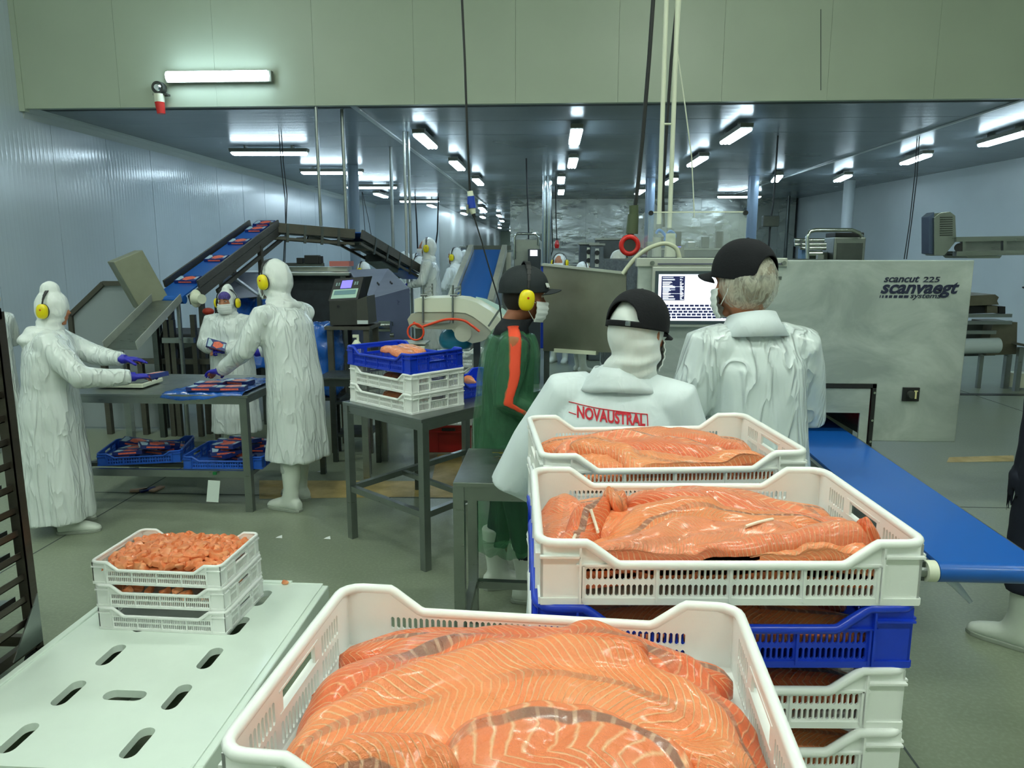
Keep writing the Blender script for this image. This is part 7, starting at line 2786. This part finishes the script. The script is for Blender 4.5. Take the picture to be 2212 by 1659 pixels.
for px, py0, py1, Y, w_, lab, c_ in ((1272, 528, 640, 12.5, .30, 'far dark cabinet with a narrow white strip, left of the red ring', (66, 74, 80)),
                                     (1290, 530, 640, 12.4, .22, 'far cabinet with two round knobs, right of the white strip', (96, 104, 108)),
                                     (1322, 518, 640, 13.0, .55, 'large far grey cabinet behind the red ring', (84, 90, 92)),
                                     (1040, 535, 640, 16.0, .9, 'far low steel unit behind the top of the inclined belt', (120, 128, 132)),
                                     (1500, 540, 640, 12.0, 1.6, 'far row of dark equipment behind the clear guard', (70, 76, 78)),
                                     (1220, 575, 640, 14, 1.2, 'far low blue bin row behind the steel sheet', (24, 60, 170))):
    q = V(px, py0, Y)
    o = thing('far_cabinet', lab, 'cabinet', (q.x, Y, 0))
    mt_ = M('cabinet_paint', c_, .45, .3, var=.15)
    MB().b2((q.x - w_ / 2, Y, 0), (q.x + w_ / 2, Y + .4, q.z)).build('body', mt_, o, bevel=.015)
    MB().b2((q.x - w_ / 2 - .02, Y - .02, q.z), (q.x + w_ / 2 + .02, Y + .42, q.z + .03)).build('lid', m_steel, o)
    if px in (1272, 1290):
        MB().b2((q.x - .03, Y - .01, q.z - .35), (q.x + .03, Y, q.z - .05)).build('strip', m_creampl if px == 1272 else m_steel_lt, o)
        for k in range(2):
            MB().cyl((q.x, Y - .03, q.z - .12 - .14 * k), (q.x, Y - .01, q.z - .12 - .14 * k), .04, n=12).build('knob', m_black, o, 50)
    if px == 1500:
        for k in range(7):
            MB().box((q.x - .7 + .22 * k, Y + .1, q.z + .08 + .04 * (k % 3)), (.12, .1, .1 + .08 * (k % 3))).build('fitting', (m_steel, m_steel_dk, m_black)[k % 3], o, bevel=.01)
        MB().box((q.x - .25, Y - .02, q.z + .02), (.07, .02, .07)).build('display', M('violet_display2', (120, 110, 240), .4, emit=.8), o)
# device with rollers and tube handle on the right
dv_ = thing('roller_device', 'steel device with bundled rollers and a bent tube handle above the machine', 'machine', (V(1820, 540, 7.0).x, 7.0, 0))
a, b = V(1795, 620, 7.0), V(1872, 512, 7.0)
MB().b2((a.x, 7.0, 0), (b.x, 7.4, b.z)).build('body', m_steel, dv_, bevel=.012)
a, b = V(1803, 600, 7.0), V(1864, 525, 7.0)
MB().b2((a.x, 6.993, a.z), (b.x, 7.0, b.z)).build('front_panel', m_steel_dk, dv_)
MB().b2((V(1800, 510, 7.1).x, 7.05, V(1795, 512, 7.0).z), (V(1862, 510, 7.1).x, 7.3, V(1800, 505, 7.1).z + .01)).build('black_top', m_black, dv_, bevel=.006)
MB().tube(VV([(1744, 600), (1744, 512), (1750, 500), (1762, 497), (1840, 497), (1856, 503), (1862, 512)], 6.95), .018, 8).build('tube_handle', m_chrome, dv_, 60)
for k, (y_, x0_, x1_) in enumerate(((519, 1716, 1780), (528, 1716, 1784), (536, 1728, 1784), (548, 1745, 1775))):
    a, b = V(x0_, y_, 7.05), V(x1_, y_, 7.05)
    MB().cyl(a, b, .018 if k < 3 else .03, n=12).build('roller', m_chrome, dv_, 50)
MB().b2((V(1728, 600, 7.1).x, 7.1, .0), (V(1742, 536, 7.1).x, 7.2, V(1742, 536, 7.1).z)).build('blue_side', M('pale_blue_plate', (110, 150, 200), .4), dv_)
MB().b2((V(1742, 600, 7.1).x, 7.12, .0), (V(1790, 545, 7.1).x, 7.35, V(1742, 545, 7.1).z)).build('carriage', m_steel_dk, dv_)

# ---- overhead conveyor with motor housing at the right
YO = 5.2


def vo_(x, y_, d=0):
    return V(x, y_, YO + d)


oc = thing('right_conveyor', 'raised steel conveyor with a louvred motor housing at the upper right', 'conveyor', (vo_(2040, 600).x, YO, 0))
plate([(2018, 470), (2030, 460), (2052, 457), (2064, 466), (2066, 520), (2040, 552), (2018, 552)], YO, .12, 'motor_housing', m_steel, oc)
plate([(2006, 468), (2018, 458), (2020, 550), (2006, 548)], YO + .02, .1, 'housing_side', M('blue_grey_side', (70, 84, 110), .4, .4), oc)
for k in range(9):
    y_ = 470 + 4.8 * k
    a, b = vo_(2030, y_), vo_(2057, y_ - .6)
    MB().bar(a + Vector((0, -.003, 0)), b + Vector((0, -.003, 0)), .004, .005).build('louvre', m_black, oc)
for y0_, y1_, nm in ((514, 520, 'top_rail'), (545, 552, 'bottom_rail')):
    a, b = vo_(2062, y0_ + 3), vo_(2330, y0_ - 1)
    MB().bar(a, b, .05, .03).build(nm, m_steel, oc)
    MB().bar(a + Vector((0, .35, 0)), b + Vector((0, .35, 0)), .05, .03).build(nm, m_steel, oc)
MB().bar(vo_(2075, 532, .36), vo_(2330, 528, .36), .01, .13).build('back_sheet', m_steel, oc)
MB().bar(vo_(2070, 548, .18), vo_(2330, 545, .18), .33, .01).build('bed', m_steel_dk, oc)
for px in (2080, 2168, 2260):
    MB().bar(vo_(px, 516), vo_(px, 550), .03, .02).build('upright', m_steel, oc)
MB().cyl(vo_(2072, 535), vo_(2072, 535, .34), .03, n=16).build('end_roller', m_black, oc, 50)
plate([(2085, 552), (2165, 552), (2160, 558), (2092, 558)], YO, .3, 'drip_tray', m_steel, oc)
for px in (2022, 2300):
    q = vo_(px, 550, .15)
    if px == 2022:
        q.x = xR - .06
    MB().bar(Vector((q.x, q.y, zT - .01 if px == 2022 else 0)), q, .04, .04).build('leg', m_steel, oc)
# machine at the right wall behind
YR = 9.9


def vr(x, y_, d=0.0):
    return V(x, y_, YR + d)


rm = thing('skinning_machine', 'brown-grey steel machine with rollers and a white drum at the right wall', 'machine', (vr(2130, 750).x, YR, 0))
m_brst = steel('tarnished_steel', (120, 116, 100), .45, .25, (1, 1, 3), .7)
plate([(2070, 640), (2150, 636), (2158, 642), (2154, 650), (2158, 658), (2070, 662)], YR, .9, 'upper_cover', m_brst, rm)
plate([(2080, 662), (2150, 660), (2150, 676), (2080, 678)], YR + .1, .7, 'dark_body', m_black, rm)
plate([(2132, 660), (2155, 660), (2155, 676), (2132, 676)], YR + .05, .2, 'gear_box', m_brst, rm)
plate([(2158, 662), (2172, 662), (2172, 678), (2158, 678)], YR + .05, .2, 'motor_end', m_black, rm)
for y_ in (682, 697, 718):
    MB().bar(vr(2070, y_), vr(2184 if y_ < 710 else 2150, y_ - .5), .05, .045).build('cross_rail', m_steel, rm)
plate([(2145, 696), (2198, 696), (2196, 765), (2130, 768)], YR + .1, .5, 'side_plate', m_brst, rm)
plate([(2070, 700), (2150, 700), (2150, 768), (2070, 770)], YR + .3, .5, 'inner_body', m_steel_dk, rm)
MB().cyl(vr(2075, 748, -.05), vr(2156, 746, -.05), .1, n=20).build('white_drum', M('drum_white', (190, 204, 206), .35), rm, 50)
for px, w_ in ((2178, .07), (2120, .05), (2075, .06)):
    q = vr(px, 765, .2)
    MB().bar(Vector((q.x, q.y, 0)), q, w_, w_).build('leg', m_steel, rm)
q = G(2113, 815)
MB().box((q.x, YR + .2, .12), (.2, .2, .2)).build('foot_block', m_creampl, rm, bevel=.01)
MB().bar(vr(2195, 742), vr(2240, 752), .4, .03).build('out_tray', m_steel, rm)
for k, px in enumerate((2205, 2240)):
    q = vr(px, 750)
    MB().bar(Vector((q.x, YR, 0)), q, .06, .06).build('leg', m_steel, rm)

# ---- tray rack at the left edge
ra, rb_ = G(60, 1445), G(98, 1438)
rk = thing('tray_rack', 'dark steel tray rack cut by the left picture edge, with angled tray rails', 'rack', (ra.x - .3, ra.y, 0))
hx_ = rb_.x
yr0, yr1 = rb_.y - .62, rb_.y - .04
xr0 = hx_ - .75
ZRK = 1.55
m_rack = steel('dark_rack_steel', (94, 88, 80), .42, .2, metal=.85)
for x_ in (hx_, xr0):
    for y_ in (yr0, yr1):
        MB().b2((x_ - .045, y_, .09), (x_, y_ + .005, ZRK)).b2((x_ - .005, y_, .09), (x_, y_ + .045, ZRK)).build('corner_post', m_rack, rk)
        MB().cyl((x_ - .04, y_ + .02, .05), (x_ - .0, y_ + .02, .05), .05, n=18).build('caster', m_black, rk, 50)
for k in range(13):
    z_ = .22 + .098 * k
    for x_ in (hx_ - .022, xr0 + .02):
        MB().b2((x_ - .022, yr0 + .01, z_), (x_ + .004, yr1, z_ + .004)).b2((x_ + .0, yr0 + .01, z_), (x_ + .004, yr1, z_ + .03)).build('tray_rail', m_rack, rk)
for z_ in (.11, ZRK - .03):
    for y_ in (yr0, yr1):
        MB().b2((xr0, y_, z_), (hx_, y_ + .03, z_ + .045)).build('cross_bar', m_rack, rk)
    for x_ in (hx_ - .03, xr0):
        MB().b2((x_, yr0, z_), (x_ + .03, yr1 + .03, z_ + .045)).build('side_bar', m_rack, rk)
MB().add([(hx_ + .001, yr1 + .04, .12), (hx_ + .001, yr1 - .14, .12), (hx_ + .001, yr1 + .04, .34)], [(0, 1, 2)]).build('gusset', m_steel, rk, solid=.006)
for k in (1, 3, 4, 6):
    z_ = .23 + .098 * k
    o = thing('wire_tray', ('lowest', 'second', 'third', 'fourth')[(1, 3, 4, 6).index(k)] + ' steel tray slid into the rack at the left picture edge', 'tray', ((hx_ + xr0) / 2, (yr0 + yr1) / 2, z_), 0, 'trays in the rack')
    MB().b2((xr0 + .05, yr0 + .03, z_ + .002), (hx_ - .05, yr1 - .02, z_ + .006)).build('tray_base', m_steel, o)
    for x_ in (xr0 + .05, hx_ - .055):
        MB().b2((x_, yr0 + .03, z_ + .006), (x_ + .005, yr1 - .02, z_ + .024)).build('tray_edge', m_steel, o)

# ---- red print on the back of the cotton coat
def on_surface(obj, origin, direction):
    inv = wm(obj).inverted()
    o_ = inv @ origin
    d_ = (inv.to_3x3() @ direction).normalized()
    ok, loc_, nrm_, _ = obj.ray_cast(o_, d_)
    return (wm(obj) @ loc_) if ok else None


bpy.context.view_layer.update()
coat_n = [c_ for c_ in pn_.o.children if c_.name.startswith('coat')][0]


def print_on(body_px0, body_px1, ybase, slope, me, ht):
    """wraps flat lettering on the coat back along its own surface"""
    xs = [v.co.x for v in me.vertices]
    ys = [v.co.y for v in me.vertices]
    x0_, wdt = min(xs), max(xs) - min(xs)
    y0_, hgt = min(ys), max(1e-6, max(ys) - min(ys))
    A_, B_ = V(body_px0, ybase, 2.15), V(body_px1, ybase + slope, 2.15)
    keep = 0
    for v in me.vertices:
        u = (v.co.x - x0_) / wdt
        w_ = (v.co.y - y0_) / hgt
        p_ = A_.lerp(B_, u) + Vector((0, 0, w_ * ht))
        h_ = on_surface(coat_n, Vector((p_.x, 1.6, p_.z)), Vector((0, 1, 0)))
        v.co = (h_ if h_ else Vector((p_.x, 2.25, p_.z))) + Vector((0, -.0025 - (.0012 if v.co.z > 0 else 0), 0))
    o = mesh_obj(me, 'red_lettering', m_redink, pn_.o)


me = text_mesh('NOVAUSTRAL', .1, bold=.003, extrude=.001)
bm0 = bmesh.new()
bm0.from_mesh(me)
bmesh.ops.subdivide_edges(bm0, edges=[e for e in bm0.edges if e.calc_length() > .03], cuts=2)
bm0.to_mesh(me)
bm0.free()
ppm = V(0, 880, 2.15).z - V(0, 881, 2.15).z
print_on(1250, 1402, 926, 10, me, ppm * 25)
for (x0_, y0_, x1_, y1_) in ((1232, 896, 1408, 911), (1408, 911, 1408, 942), (1232, 918, 1248, 920)):
    mbx = MB()
    n = 14
    P_ = []
    for j in range(n + 1):
        p_ = V(x0_ + (x1_ - x0_) * j / n, y0_ + (y1_ - y0_) * j / n, 2.15)
        h_ = on_surface(coat_n, Vector((p_.x, 1.6, p_.z)), Vector((0, 1, 0)))
        P_.append((h_ or Vector((p_.x, 2.25, p_.z))) + Vector((0, -.002, 0)))
    mbx.tube(P_, .0016, 5)
    mbx.build('red_frame_line', m_redink, pn_.o)
